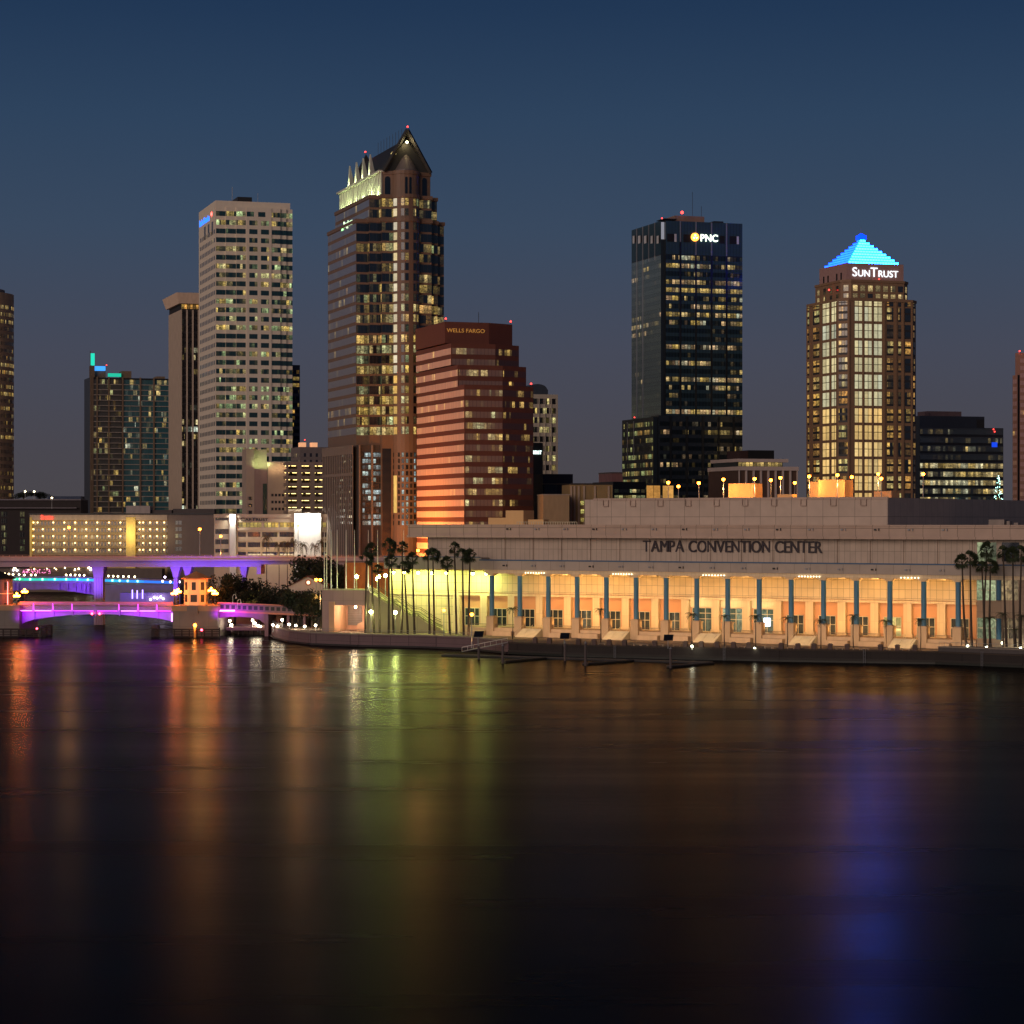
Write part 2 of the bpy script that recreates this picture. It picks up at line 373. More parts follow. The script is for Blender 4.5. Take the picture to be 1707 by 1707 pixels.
# ================================================================ pale banded tower
def banded_tower():
    D = 1226; f = Fr(359.3, D, 17); o = f.root('banded_tower', 'pale square-topped tower of horizontal bands with stepped bays and a small blue sign', 'skyscraper')
    L = f.b(331.5); zt = f.z(334)
    xs = [359.3, 376, 393, 409.5, 451.5, 466.5, 477, 487.5]
    U = [f.a(x) for x in xs]; st = .8
    P = [(0, 0), (U[1], 0), (U[1], -st), (U[2], -st), (U[2], -2*st), (U[3], -2*st), (U[3], -2*st-.4), (U[4], -2*st-.4), (U[4], -2*st), (U[5], -2*st), (U[5], -st), (U[6], -st), (U[6], 0), (U[7], 0), (U[7], L), (0, L)]
    mw = plain('pale_precast', s2l((226, 212, 190)), .8, var=.12)
    MB().prism(P, 3, zt-3.2).build('wall', mw, o)
    MB().prism([(0, 0), (U[7]-1.2, 0), (U[7]-1.2, L), (0, L)], zt-3.2, zt).build('parapet', mw, o)
    F = faces(P); lf = F[-1]
    m = litglass('banded_glass', .36, [(1, .74, .22), YEL, WRM, (.8, 1, .45), GRN], 1.25, 21, tint=(.012, .045, .05), mull=.07, run=2.2, rowk=.35, rough=.1)
    ml = litglass('banded_side_glass', .0, [YEL, WRM], .6, 22, tint=(.045, .045, .055), mull=.36, mullcol=s2l((226, 212, 190)), run=3, rough=.3)
    fh = 14.6*D/FL
    side, front = [], []
    for r in range(36):
        z0, z1 = f.z(359.6)-r*fh, f.z(351.5)-r*fh
        if z0 < 6: break
        for ids in ((0, 2, 4), (8, 10, 12)):
            mb = MB()
            for i in ids:
                fc = F[i]; a = .25 if i in (0,) else .0; bnd = fc.len-(.0 if i != 4 else .3)
                fc.pane(mb, a, bnd, z0, z1, .05, 1.68, r)
            for i in ids[:-1] if ids[0] == 0 else ids[1:]:
                pass
            mb.build('window_band', m, o)
        if r != 0:
            for xa, xb in ((414.3, 427.9), (433.7, 447)):
                mb = MB(); F[6].pane(mb, f.a(xa)-U[3], f.a(xb)-U[3], z0, z1, .05, 1.5, r); mb.build('window', m, o)
        else:
            for xa, xb in ((410, 422), (429, 441)):
                mb = MB(); F[6].pane(mb, f.a(xa)-U[3], f.a(xb)-U[3], z0, z1, .05, 1.5, r); mb.build('window', m, o)
        if r > 1:
            mb = MB(); lf.pane(mb, L*.06, L*.97, z0+.2, z1-.2, .05, L*.91/10, r, 10); mb.build('side_window_band', ml, o)
    for q in range(3):
        mb = MB(); a = L*(.28+q*.22); lf.pane(mb, a, a+L*.15, f.z(388), f.z(366), .05, 9, 90); mb.build('tall_window', ml, o)
    MB().box(f.a(401), f.a(425), 8, 22, zt, zt+3.4).box(f.a(388), f.a(402), 10, 20, zt, zt+1.4).build('penthouse', m_dark, o)
    MB().tube([(f.a(393), 10, zt), (f.a(393), 10, zt+8.5)], .15).tube([(f.a(436), 10, zt), (f.a(436), 10, zt+6)], .1).build('antenna', m_steel, o)
    # sign on the side wall
    mb = on_face(letters([('Bank of America', 1)], L*.60, 3.4, .15, .02), lf, L*.05, f.z(360.5)+.1*0, .05)
    mb.build('sign_lettering', emis('blue_sign', (.02, .16, 1), 2.2), o)
    e = MB()
    for q in range(4): 
        u0 = L*.72; e.quad([lf.pt(u0+q*.9, .25, zt-5.8-q*.35), lf.pt(u0+3.2+q*.6, .25, zt-4.9-q*.35), lf.pt(u0+3.2+q*.6, .25, zt-4.4-q*.35), lf.pt(u0+q*.9, .25, zt-5.3-q*.35)])
        e.quad([lf.pt(u0+q*.9, .05, zt-5.8-q*.35), lf.pt(u0+3.2+q*.6, .05, zt-4.9-q*.35), lf.pt(u0+3.2+q*.6, .05, zt-4.4-q*.35), lf.pt(u0+q*.9, .05, zt-5.3-q*.35)])
    e.build('sign_emblem', emis('red_sign', (1, .12, .1), 4), o)
banded_tower()

def simple_block(name, label, cat, xc, D, g, xr, ytop, mwall, glass=None, depth=None, xl=None, rows=None, fhpx=None, pw=1.5, inset=.4, gl_h=.55, first=3.0, base=3.0, group=None, side=True, partname='window_band', maxrows=60, zbot=6):
    f = Fr(xc, D, g); o = f.root(name, label, cat, group); W = f.a(xr); L = f.b(xl) if xl is not None else (depth or W)
    if L < 0 or L > 90: L = depth or W
    P = [(0, 0), (W, 0), (W, L), (0, L)]; zt = f.z(ytop)
    MB().prism(P, base, zt).build('wall', mwall, o)
    F = faces(P, 3)
    if glass:
        fh = fhpx*D/FL; r = 0; z = zt-first
        while z-fh > zbot and r < maxrows:
            for fc in ([F[0], F[3]] if side else [F[0]]):
                mb = MB(); fc.pane(mb, inset, fc.len-inset, z-fh*gl_h, z, .05, pw, r); mb.build(partname, glass, o)
            z -= fh; r += 1
    return f, o, F, W, L, zt

# behind the banded tower
mdk = plain('slate_wall', s2l((70, 74, 84)), .6)
f, o, F, W, L, zt = simple_block('slate_tower', 'narrow slate-grey tower half hidden behind the pale banded tower', 'skyscraper', 470, 1420, G, 500, 608, mdk,
    litglass('slate_glass', .3, [AMB, YEL, WRM], 1.3, 41, spec=.15, tint=(.02, .03, .04), run=1.5, rowk=.1), depth=20, fhpx=11, pw=2.0, side=False)
mlow = plain('grey_stucco', s2l((120, 108, 104)), .85)
f, o, F, W, L, zt = simple_block('stucco_block', 'small grey block with two lit rooftop rooms, beyond the parking garage', 'building', 500, 1160, G, 552, 745, mlow,
    litglass('stucco_glass', .25, [YEL, WRM], 1.0, 43, tint=(.02, .02, .03), mull=.5, mullcol=s2l((120, 108, 104)), run=1.2), depth=20, fhpx=11, pw=3.2)
for xa, xb in ((502, 511), (521, 530)):
    MB().box(f.a(xa), f.a(xb), 1, 6, zt, zt+2.2).build('rooftop_room', emis('rooftop_room_glow', (1, .5, .25), .6), o)
beacon(o, (f.a(508), 0, zt+3.4), .3)

# mauve block and parking garage at the foot of the banded tower
def mauve_block():
    f = Fr(410, 980, 12); o = f.root('mauve_block', 'windowless mauve stair block with a slanted green-lit wall at the banded tower foot', 'building')
    mw = plain('mauve_precast', s2l((178, 156, 138)), .85, var=.12); W1, W2 = f.a(446), f.a(478); L = 16
    MB().box(0, f.a(424), 0, L, 3, f.z(748)).box(f.a(424), W1, 3, L, 3, f.z(749)).build('wall', mw, o)
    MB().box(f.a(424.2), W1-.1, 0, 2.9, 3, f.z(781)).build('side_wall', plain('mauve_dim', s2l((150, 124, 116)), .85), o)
    MB().box(W1, W2, -1, L, 3, f.z(770)).build('side_wall', mw, o)
    m = litglass('mauve_glass', .12, [YEL, GRN], .7, 51, tint=(.02, .025, .03), mull=.3, mullcol=s2l((165, 138, 128)))
    for r in range(6):
        z = f.z(823+r*11.6)
        mb = MB(); Face((W1, -1), (W2, -1), 2).pane(mb, 1, (W2-W1)*.86, z-1.1, z, .05, 1.7, r, 4); mb.build('window_band', m, o)
        mb = MB(); Face((0, 0), (6, 0), 2).pane(mb, .4, 2.6, z-2.6, z-1.2, .05, 1.5, r); mb.build('window', m, o)
    mb = MB(); Face((0, 0), (W1, 0), 5).pane(mb, f.a(438), f.a(445), f.z(858), f.z(806), .06, 1.5, 2); mb.build('stair_window', litglass('stair_glass', .5, [GRN, (.3, .8, .5)], .25, 53, tint=(.02, .05, .04)), o)
    for x, y in ((452, 781), (462, 779), (474, 777)):
        strip_light('wall_washer', (*f.w(f.a(x), -3.5), f.z(y+3)), (0, 1, .3), 1, .3, (1, .7, .35), 60)
    strip_light('roof_washer', (*f.w(f.a(436), -1.5), f.z(776)), (0, .8, .6), 6, .3, (.7, 1, .4), 380)
mauve_block()
def garage(name, label, xc, D, g, xr, ytop, ybot, fhpx, glow, seed, bays):
    f = Fr(xc, D, g); o = f.root(name, label, 'parking garage'); W = f.a(xr); zt = f.z(ytop); zb = f.z(ybot); fh = fhpx*D/FL
    mw = plain(name+'_concrete', s2l((140, 122, 108)), .85); m_in = emis(name+'_ceiling_light', glow, 5.0)
    n = int((zt-3)/fh); body = MB(); core = MB(); core.box(0, W, 14, 15, 3, zt-1)
    core.build('back_wall', mw, o)
    for r in range(n+1):
        z = zt-r*fh
        MB().box(0, W, -.3, 14, z-1.3, z).build('deck', mw, o)
        if r and r <= n:
            for q in range(bays*2):
                u = W*(q+.5)/(bays*2)+random.uniform(-.5, .5); MB().box(u-.9, u+.9, 4, 4.35, z+fh-1.6, z+fh-1.42).build('ceiling_light', m_in, o)
    for q in range(bays+1):
        u = W*q/bays; MB().box(max(0, u-.9), min(W, u+.9), -.45, .6, 3, zt).build('pier', mw, o)
    return f, o
garage('parking_garage', 'open parking garage of yellow-lit decks beside the banded tower', 477, 975, 14, 543, 770, 860, 11.6, (1, .72, .25), 3, 3)

# ================================================================ tallest tower with the gabled crown
def gabled_tower():
    D = 867; f = Fr(594, D, G); o = f.root('gabled_tower', 'tallest brown glass tower, its gabled crown floodlit pale green', 'skyscraper')
    L = f.b(546.7); q = L
    z = lambda y, a=0, b=0: f.z(y, a, b)
    mw = plain('brown_granite', s2l((124, 100, 82)), .6, var=.15)
    uc0, uc1 = f.a(655, -5.2), f.a(699, -5.2); uc = (uc0+uc1)/2; rr = (uc1-uc0)/2
    def drum(rad, y0, n=10): return [(uc+rad*math.cos(math.pi+math.pi*i/n), y0+rad*math.sin(math.pi+math.pi*i/n)*.8) for i in range(n+1)]
    uA = [f.a(594), f.a(614, -1), f.a(635, -4)]; W = f.a(740)
    s1, s2, s3 = f.a(729, -2), f.a(718, -4), f.a(714, -4)
    c0 = f.a(638, -3.5); LC = f.b(569, c0); a1 = f.a(616, -1.5); LB = f.b(559, a1)
    base = [(0, 0), (uA[1], 0), (uA[1], -2.6), (uA[2], -2.6), (uA[2], -5.2)]+drum(rr, -5.2)+[(s2, -5.2), (s2, -2.6), (s1, -2.6), (s1, 0), (W, 0), (W, L), (s1, L), (s1, LB), (s2, LB), (s2, LC), (c0, LC), (c0, LB), (a1, LB), (a1, L), (0, L)]
    zA = z(366); zB = z(327, uA[1]); zC = z(286.5, f.a(640), -3.5)
    m = litglass('gabled_glass', .30, [AMB, (1, .6, .2), YEL, WRM, GRN], 1.25, 61, tint=(.012, .022, .036), mull=.04, run=3.0, rowk=.38, rough=.1)
    m_low = litglass('gabled_glass_low', .46, [YEL, YEL, WRM, (.85, 1, .5)], 1.3, 62, tint=(.01, .012, .015), mull=.06, run=4.0, rowk=.3, rough=.1)
    ml = litglass('gabled_side_glass', .05, [AMB, YEL, WRM], .5, 63, tint=(.46, .44, .46), mull=.05, mullcol=(.2, .16, .15), run=1.5, rowk=.1, rough=.28, metal=.8)
    mbright = litglass('gabled_bright_glass', 1.4, [WRM, (1, .9, .7)], 1.0, 64, mull=.02, run=2, detail=.25)
    mbright2 = litglass('gabled_amber_glass', 1.4, [(1, .6, .14), (1, .55, .12)], 1.15, 65, mull=.02, run=2, detail=.3)
    tiers = [(base, 3, zA)]
    tB = [(uA[1], 4), (uA[2], 4), (uA[2], -1.2), (uA[2], -2.4)]
    mid = [(a1, -1.5), (uA[2], -1.5), (uA[2], -5)]+drum(rr, -5)+[(s2, -5), (s2, -1.5), (s1, -1.5), (s1, LB), (s2, LB), (s2, LC), (c0, LC), (c0, LB), (a1, LB)]
    top = [(c0, -3.5)]+drum(rr*.99, -4.4)+[(s2, -3.5), (s2, LC), (c0, LC)]
    MB().prism(base, 3, zA).build('wall', mw, o)
    MB().prism(mid, zA, zB).build('wall', mw, o)
    MB().prism(top, zB, zC).build('wall', mw, o)
    fh = 17.0*D/FL
    def rows(P, zt, zb, n0, skip=()):
        F = faces(P, 2); r = n0; zz = zt-1.3
        while zz-fh*.72 > zb:
            side, fr, fe, dr = MB(), MB(), MB(), MB()
            for i, fc in enumerate(F):
                if fc.len < .8: continue
                if fc.n.x < -.8 and fc.len > 6 and fc.p.y > 15: fc.pane(side, .4, fc.len-.4, zz-fh*.66, zz, .05, 1.5, r)
                elif fc.n.x < -.8 and fc.p.y < 6: fc.pane(MB(), .02, fc.len-.02, zz-fh*.78, zz, .05, 1.5, r).build('return_window', m, o)
                elif (fc.n.y < -.1 and fc.len > rr*.7 and abs((fc.p+fc.d*fc.len/2).x-uc) > rr*.9) or (fc.n.y < -.9 and fc.len > 2.2): fc.pane(MB(), .02, fc.len-.05, zz-fh*.78, zz, .05, 1.5, r).build('window_band' if fc.p.x < uc else 'east_window_band', m if zz > z(560) else m_low, o)
            if side.f: side.build('side_window_band', ml, o)
            # drum windows: a bright column on the near shoulder, dark ones round the front
            D_ = [fc for fc in F if fc.len < rr*.7 and fc.n.y < -.1 and abs((fc.p+fc.d*fc.len/2).x-uc) < rr*1.02 and fc.len > .8]
            for j, fc in enumerate(D_):
                mb = MB()
                if j == 1: fc.pane(mb, -.35, fc.len+.1, zz-fh*.74, zz, .12, 5, r); mb.build('bright_window', mbright if zz > z(620) else mbright2, o)
                elif j in (3, 4, 6, 7): fc.pane(MB(), .15, fc.len-.15, zz-fh*.70, zz, .06, 1.5, r).build('drum_window', m if zz > z(560) else m_low, o)
            zz -= fh; r += 1
        return r
    rows(top, zC-6, zB+1, 0)
    n = rows(mid, zB, zA+.5, 6)
    rows(base, zA, z(738), n)
    # thin spandrel ledges give each storey its line on the drum
    # tall arched openings under the crown
    F = [fc for fc in faces(top, 9) if fc.n.y < -.1]
    for j, fc in enumerate(F):
        if fc.len < 1.5: continue
        w = min(fc.len*.62, 2.0); c = fc.len/2; mb = MB(); z0, z1 = zC-11.5, zC-2.6
        pts = [fc.pt(c-w/2, .06, z0), fc.pt(c+w/2, .06, z0)]+[fc.pt(c+w/2*math.cos(a*math.pi/6), .06, z1+w/2*math.sin(a*math.pi/6)) for a in range(7)]
        mb.quad(pts, [(2.5+j, 9.3)]*len(pts)); mb.build('arched_window', litglass('pale_arch', .0, [WHT], .6, 1, tint=(.22, .27, .33), rough=.2) if j == 2 and 'pale_arch' not in MATS else MATS['pale_arch'] if j == 2 and 'pale_arch' in MATS else plain('dark_arch', (.01, .018, .03), .15) if 'dark_arch' not in MATS else MATS['dark_arch'], o)
    for zz, P in ((zC, top), (zB, mid), (zA, base)):
        MB().prism(shrink(P, -.35), zz-1.0, zz+.25).build('cornice', mw, o)
    # floodlit crown wall on the west side
    mg = plain('crown_stone', s2l((205, 205, 190)), .8, var=.1)
    x0 = c0-.05; cw = Face((x0, LC), (x0, -3.5), 1); Lc = cw.len
    c = MB(); cw.box(c, 0, Lc, zB, zC-.2, 0, .5)
    for k in range(17): cw.box(c, max(0, Lc*k/16-.25), Lc*k/16+.55, zB, zC, .5, .72)
    c.build('crown_wall', mg, o)
    c = MB(); cw.box(c, -1, Lc+.8, zC-.2, zC+.5, -.5, 1.7); c.build('crown_cornice', mg, o)
    for k in range(4):
        u = Lc*(.26+k*.165); g_ = MB(); w = 1.5; zp = zC+8.5
        A, B, Cc = cw.pt(u-w, 1.1, zC+.4), cw.pt(u+w, 1.1, zC+.4), cw.pt(u, .9, zp); A2, B2, C2 = cw.pt(u-w*.5, -1.2, zC+.4), cw.pt(u+w*.5, -1.2, zC+.4), cw.pt(u, .4, zp)
        g_.quad([A, B, Cc]); g_.quad([B2, A2, C2]); g_.quad([A, Cc, C2, A2]); g_.quad([B, B2, C2, Cc]); g_.build('gablet', mg, o)
        strip_light('crown_flood', tuple(f.w(x0-2.2, -3.5+Lc-u))+(zB+.5,), Vector((.75*f.r[0], .75*f.r[1], .8)), 1.2, .5, (.82, 1, .45), 620)
        strip_light('gablet_flood', tuple(f.w(x0-2.6, -3.5+Lc-u))+(zC+1.2,), Vector((.8*f.r[0], .8*f.r[1], .6)), 1.0, .4, (.85, 1, .5), 150)
    for k in (0, 1, 6, 7): strip_light('crown_flood', tuple(f.w(x0-2.2, -3.5+Lc*(.06+k*.125)))+(zB+.5,), Vector((.75*f.r[0], .75*f.r[1], .7)), 1.0, .5, (.82, 1, .45), 340)
    # steep copper roof
    mr = plain('black_copper_roof', (.028, .028, .026), .55)
    e0, e1 = x0, s3+.6; mx = (e0+e1)/2; y0, y1 = -5.5, LC-2; za = z(216, mx, y0)
    r_ = MB()
    zr = za-.5; zq = z(252, mx, y1)-zr+6
    zq = 0
    r_.quad([(e0, y0, zC), (mx, y0, za), (mx, y0+4, zr-2.5), (mx, y1, zr-2.5), (e0, y1, zC)]); r_.quad([(e1, y1, zC), (mx, y1, zr-2.5), (mx, y0+4, zr-2.5), (mx, y0, za), (e1, y0, zC)])
    r_.quad([(e0, y1, zC), (mx, y1, zr-2.5), (e1, y1, zC)])
    r_.quad([(e0, y0+1.6, zC), (e1, y0+1.6, zC), (mx, y0+1.6, za-3.2)])
    # rim of the open front gable
    for sgn, e in ((1, e0), (-1, e1)):
        r_.tube([(e, y0+.3, zC), (mx, y0+.3, za)], .75, 4)
    r_.build('roof', mr, o)
    gl = MB(); hh = za-zC
    gl.quad([(e0+(mx-e0)*.32, y0+1.5, zC+hh*.42), (e0+(mx-e0)*.56, y0+1.5, zC+hh*.42), (e0+(mx-e0)*.60, y0+1.5, zC+hh*.62)])
    gl.build('gable_glow', emis('gable_glow', (1, .8, .3), 1.0), o)
    MB().ball((mx-.3, y0-.2, zC+hh*.70), .5).build('gable_lamp', emis('gable_lamp', (1, .85, .45), 9), o)
    lamp_light('gable_lamp_light', (*f.w(mx-.2, y0-1.4), zC+hh*.66), (1, .75, .35), 500, .3)
    MB().lathe((uc+.4, -3.2, zC), [(rr*.86, .2), (rr*.86, .8), (rr*.42, 4.6), (.05, 7.4)], 20).build('cone_roof', plain('lead_cone', s2l((100, 92, 92)), .5), o)
    # second, rear apex
    zr2 = f.z(257, mx, LC-4)
    h_ = 3.0; c_ = LC-4; b_ = zr-6
    MB().quad([(mx-h_, c_-h_, b_), (mx+h_, c_-h_, b_), (mx, c_, zr2)]).quad([(mx-h_, c_+h_, b_), (mx-h_, c_-h_, b_), (mx, c_, zr2)]).quad([(mx+h_, c_+h_, b_), (mx-h_, c_+h_, b_), (mx, c_, zr2)]).quad([(mx+h_, c_-h_, b_), (mx+h_, c_+h_, b_), (mx, c_, zr2)]).build('rear_spire', mr, o)
    mb = MB()
    for k in range(9): mb.tube([(mx, y0+8+k*4.2, zr-5), (mx, y0+8+k*4.2, zr+2.0)], .07, 4)
    mb.build('lightning_rod', m_dark, o)
    beacon(o, (mx, y0, za+1)); beacon(o, (mx, LC-3, zr2+1)); MB().ball((s2+.6, 1, zC), .5).build('roof_lamp', m_lampw, o)
    # green sign on the side wall
    lf = Face((0, L), (0, 0), 1)
    on_face(letters([('Regions', 1)], L*.30, 3.0, .12, .03), lf, L*.58, z(381, 0, L*.3), .1).build('sign_lettering', emis('pale_green_sign', (.7, 1, .6), 2), o)
    t = MB(); t.quad([lf.pt(L*.50, .2, z(383, 0, L*.4)), lf.pt(L*.565, .2, z(382, 0, L*.4)), lf.pt(L*.545, .2, z(374, 0, L*.4))]); t.build('sign_emblem', emis('green_sign', (.3, 1, .3), 4), o)
    # garage podium
    xo = f.a(594); zp = z(742); mp = plain('podium_stone', s2l((138, 120, 106)), .85)
    P = [(-1.5, -1.5), (uA[2], -1.5), (uA[2], L+2), (-1.5, L+2)]
    MB().prism([(-1.2, 0), (-1.2, L+2), (-1.6, L+2), (-1.6, 0)][::-1], 3, zp).build('podium_wall', plain('podium_back', (.025, .022, .02), .8), o)
    lf = Face((-1.6, L+2), (-1.6, -1), 2); n = 17
    for k in range(n+1):
        u = lf.len*k/n; mb = MB(); lf.box(mb, max(0, u-.6), u+.6, 3, zp-2.5, 0, .14); mb.build('podium_rib', mp, o)
    mb = MB(); lf.box(mb, 0, lf.len+.5, zp-3.2, zp, 0, .3); lf.box(mb, 0, lf.len+.5, z(793), z(788), 0, .3); mb.build('podium_band', mp, o)
    mgr = litglass('garage_glow_glass', .62, [WHT, (.7, .95, 1), (.8, 1, .8)], 1.1, 71, tint=(.02, .022, .022), mull=.12, run=6, rowk=.2)
    mgl = litglass('garage_side_glow', .3, [WHT, WRM], 1.5, 72, tint=(.01, .01, .01), mull=.3, run=1.2, rowk=.1)
    fr = Face((0, -3.3), (uA[2], -3.3), 4)
    MB().prism([(0, -3.2), (uA[2]-.1, -3.2), (uA[2]-.1, 0), (0, 0)], 3, zp).build('podium_wall', plain('podium_dark', (.06, .05, .045), .8), o)
    for r in range(12):
        zz = z(755+r*10.3)
        if zz < 5: break
        for a, b in ((600, 614), (618, 632)):
            mb = MB(); fr.pane(mb, f.a(a), f.a(b), zz-1.5, zz, .1, 1.2, r); mb.build('garage_opening', mgr, o)
        mb = MB(); lf.pane(mb, lf.len*.45, lf.len-1, zz-1.1, zz-.3, .02, 2.2, r); mb.build('side_opening', mgl, o)
    for k, x in enumerate((594.8, 616, 634)):
        mb = MB(); u = f.a(x); fr.box(mb, max(0, u-.35), u+.35, 3, zp, .05, .6); mb.build('pier', mp, o)
    for j, fc in enumerate([fc for fc in faces(base, 2) if fc.len < rr*.7 and fc.n.y < -.1 and fc.len > .8]):
        for r in range(12):
            zz = z(755+r*10.3)
            if zz < 5 or j in (1, 9): continue
            mb = MB(); fc.pane(mb, .3, fc.len-.3, zz-1.5, zz, .1, 1.0, r+30); mb.build('garage_opening', mgr if j in (3, 4, 6, 7) else MATS['podium_back'], o)
    for a_, b_ in ((637, 652), (701, 716)):
        mb = MB(); Face((0, -5.2), (W, -5.2)).pane(mb, f.a(a_, -5.2), f.a(b_, -5.2), 5, z(748), .06, 1.5, 3); mb.build('dark_glazing', MATS['dark_arch'], o)
    # amber entrance shaft on the drum and lit lower floors beyond
    F2 = [fc for fc in faces(base, 2) if fc.len < rr*.7 and fc.n.y < -.1 and fc.len > .8][1]
    mb = MB(); F2.pane(mb, -.3, F2.len, z(855), z(793), .15, 5, 50); mb.build('tall_lit_window', mbright2, o)
gabled_tower()
# ================================================================ stepped red-brown office block
def stepped_block():
    D = 800; g = 20; f = Fr(774, D, g); o = f.root('stepped_office', 'red-brown stepped office block of glowing orange bands, dark parapet with gold letters', 'office building')
    k = D/FL; L = f.b(690); fh = 18.4*k
    mw = plain('oxblood_panel', s2l((110, 62, 48)), .6, var=.12)
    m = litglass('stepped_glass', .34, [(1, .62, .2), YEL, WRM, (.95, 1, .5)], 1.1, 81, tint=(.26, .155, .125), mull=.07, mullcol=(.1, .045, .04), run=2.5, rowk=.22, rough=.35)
    ml = litglass('stepped_side_glass', .04, [(1, .62, .2), YEL], .9, 82, tint=(.88, .54, .40), mull=.07, mullcol=(.4, .18, .14), run=2.0, rowk=.1, rough=.4, detail=.8)  # reflected glow of the side face is put into this pink tint
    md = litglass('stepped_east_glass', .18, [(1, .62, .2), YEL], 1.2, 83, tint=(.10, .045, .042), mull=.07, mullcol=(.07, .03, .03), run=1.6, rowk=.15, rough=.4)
    # front corner recedes up the tower in three steps
    steps = [(536, 572, 741.6, 815, 854), (572, 608, 752, 826, 865), (608, 641, 763, 838, 877), (641, 900, 774, 838, 889)]
    g2 = R(g+22)
    def poly(xc, xm, xr):
        # move back along the side wall until the corner projects at xc
        b = f.b(xc, 0) if xc < 774 else 0.0
        P0 = (0, b)
        w = f.a(xm, b)
        # east face runs off at a wider angle
        c2 = (math.cos(R(22)), math.sin(R(22)))
        kx = (xr-CX)/FL; X, Y = f.w(w, b); dx = c2[0]*f.r[0]+c2[1]*f.l[0]; dy = c2[0]*f.r[1]+c2[1]*f.l[1]
        t = (kx*Y-X)/(dx-kx*dy)
        e = (w+c2[0]*t, b+c2[1]*t)
        return [P0, (w, b), e, (e[0]+2, L), (0, L)]
    # serrated side wall
    def serr(P):
        b = P[0][1]; n = max(3, round(5*(L-b)/L)); out = []
        for q in range(n):
            y0 = L-(L-b)*q/n; y1 = L-(L-b)*(q+1)/n; o0 = .55*(n-1-q)*.5
            out += [(o0, y0), (o0, y1)]
        return out
    r0 = 0
    zrow0 = f.z(567.5, 0, 20)
    for si, (yt, yb, xc, xm, xr) in enumerate(steps):
        P = poly(xc, xm, xr); b = P[0][1]; zt, zb = f.z(yt, 0, b), (f.z(yb, 0, b) if yb < 900 else 3)
        S = serr(P); S[-1] = (S[-1][0], b); body = [S[-1]]+P[1:4]+S[:-1]
        MB().prism(body, zb, zt).build('wall', mw, o)
        F = faces(P, 1); Fs = faces(body, 11)
        ztop = zt-9.2 if si == 0 else zt-1.6
        r = 0; zz = ztop
        while zz-fh*.6 > max(zb-1, 5):
            rr_ = r+si*5
            a, c, d = MB(), MB(), MB()
            for fc in Fs[4-1+0:]:
                pass
            for fc in Fs:
                if fc.n.x < -.8 and fc.len > 3: fc.pane(a, .02, fc.len-.02, zz-fh*.58, zz, .05, 1.5, rr_)
            F[0].pane(c, .3, F[0].len-.1, zz-fh*.56, zz, .06, 1.35, rr_)
            F[1].pane(d, .1, F[1].len-.3, zz-fh*.56, zz, .06, 1.35, rr_)
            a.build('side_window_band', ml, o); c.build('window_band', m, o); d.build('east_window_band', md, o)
            zz -= fh; r += 1
        if si == 0:
            fc = Face(P[0], P[1], 0)
            on_face(letters([('WELLS FARGO', 1)], fc.len*.86, 1.35, .12, .01), fc, fc.len*.04, zt-3.6, .1).build('sign_lettering', emis('dim_gold_sign', (.9, .45, .1), .16), o)
            beacon(o, (P[0][0]+.5, b+.5, zt+1)); beacon(o, (P[2][0]-.6, P[2][1], zt+1))
            MB().tube([(P[1][0]-2, b+5, zt), (P[1][0]-2, b+5, zt+4)], .1).build('antenna', m_dark, o)
        if si == 3: beacon(o, (P[2][0]-.8, P[2][1], zt+1))
    strip_light('street_sodium', (*f.w(-17, 27), 14), (.8*f.r[0], .8*f.r[1], .6), 3, 44, (1, .34, .06), 42000, (0, 0, 1), 140)
    return f
fS = stepped_block()
# ================================================================ pale tower behind it
mwh = plain('bone_precast', s2l((205, 192, 172)), .8, var=.12)
f, o, F, W, L, zt = simple_block('bone_tower', 'bone-white tower of square windows behind the red-brown stepped block', 'skyscraper', 884, 1120, G, 930, 657, mwh, depth=22)
m = litglass('bone_glass', .25, [YEL, (1, .9, .35), WRM], 1.4, 91, tint=(.02, .02, .025), mull=.06, run=1.2, rowk=.05)
for r in range(12):
    z = f.z(664+r*15.8)
    for x in (889.5, 899.5, 909.5, 920.5):
        mb = MB(); F[0].pane(mb, f.a(x)-1.0, f.a(x+7)-.4, z-2.6, z, .05, 1.1, r, 2); mb.build('window', m, o)
    for x in (898.2, 908.2, 918.6):
        mb = MB(); F[0].box(mb, f.a(x)-.2, f.a(x)+.3, z-4.4, z, 0, .35); mb.build('pilaster', mwh, o)
MB().box(1, f.a(917), 3, 17, zt, f.z(648)).build('penthouse', plain('slate_roof', s2l((64, 72, 84)), .6), o)
mb = MB(); n = 12; ra = f.a(915)/2; cxm = ra+.5
P = [(cxm+ra*math.cos(math.pi*i/n), 0) for i in range(n+1)]
i0 = len(mb.v); zb = f.z(648)
for yy in (4, 16): mb.v += [(cxm+ra*math.cos(math.pi*i/n), yy, zb+ra*.55*math.sin(math.pi*i/n)) for i in range(n+1)]
for i in range(n): mb.f.append((i0+i, i0+i+1, i0+n+2+i, i0+n+1+i)); mb.u.append([(0, 0)]*4)
mb.f.append(tuple(i0+i for i in range(n+1))); mb.u.append([(0, 0)]*(n+1))
mb.build('barrel_roof', MATS['slate_roof'], o)
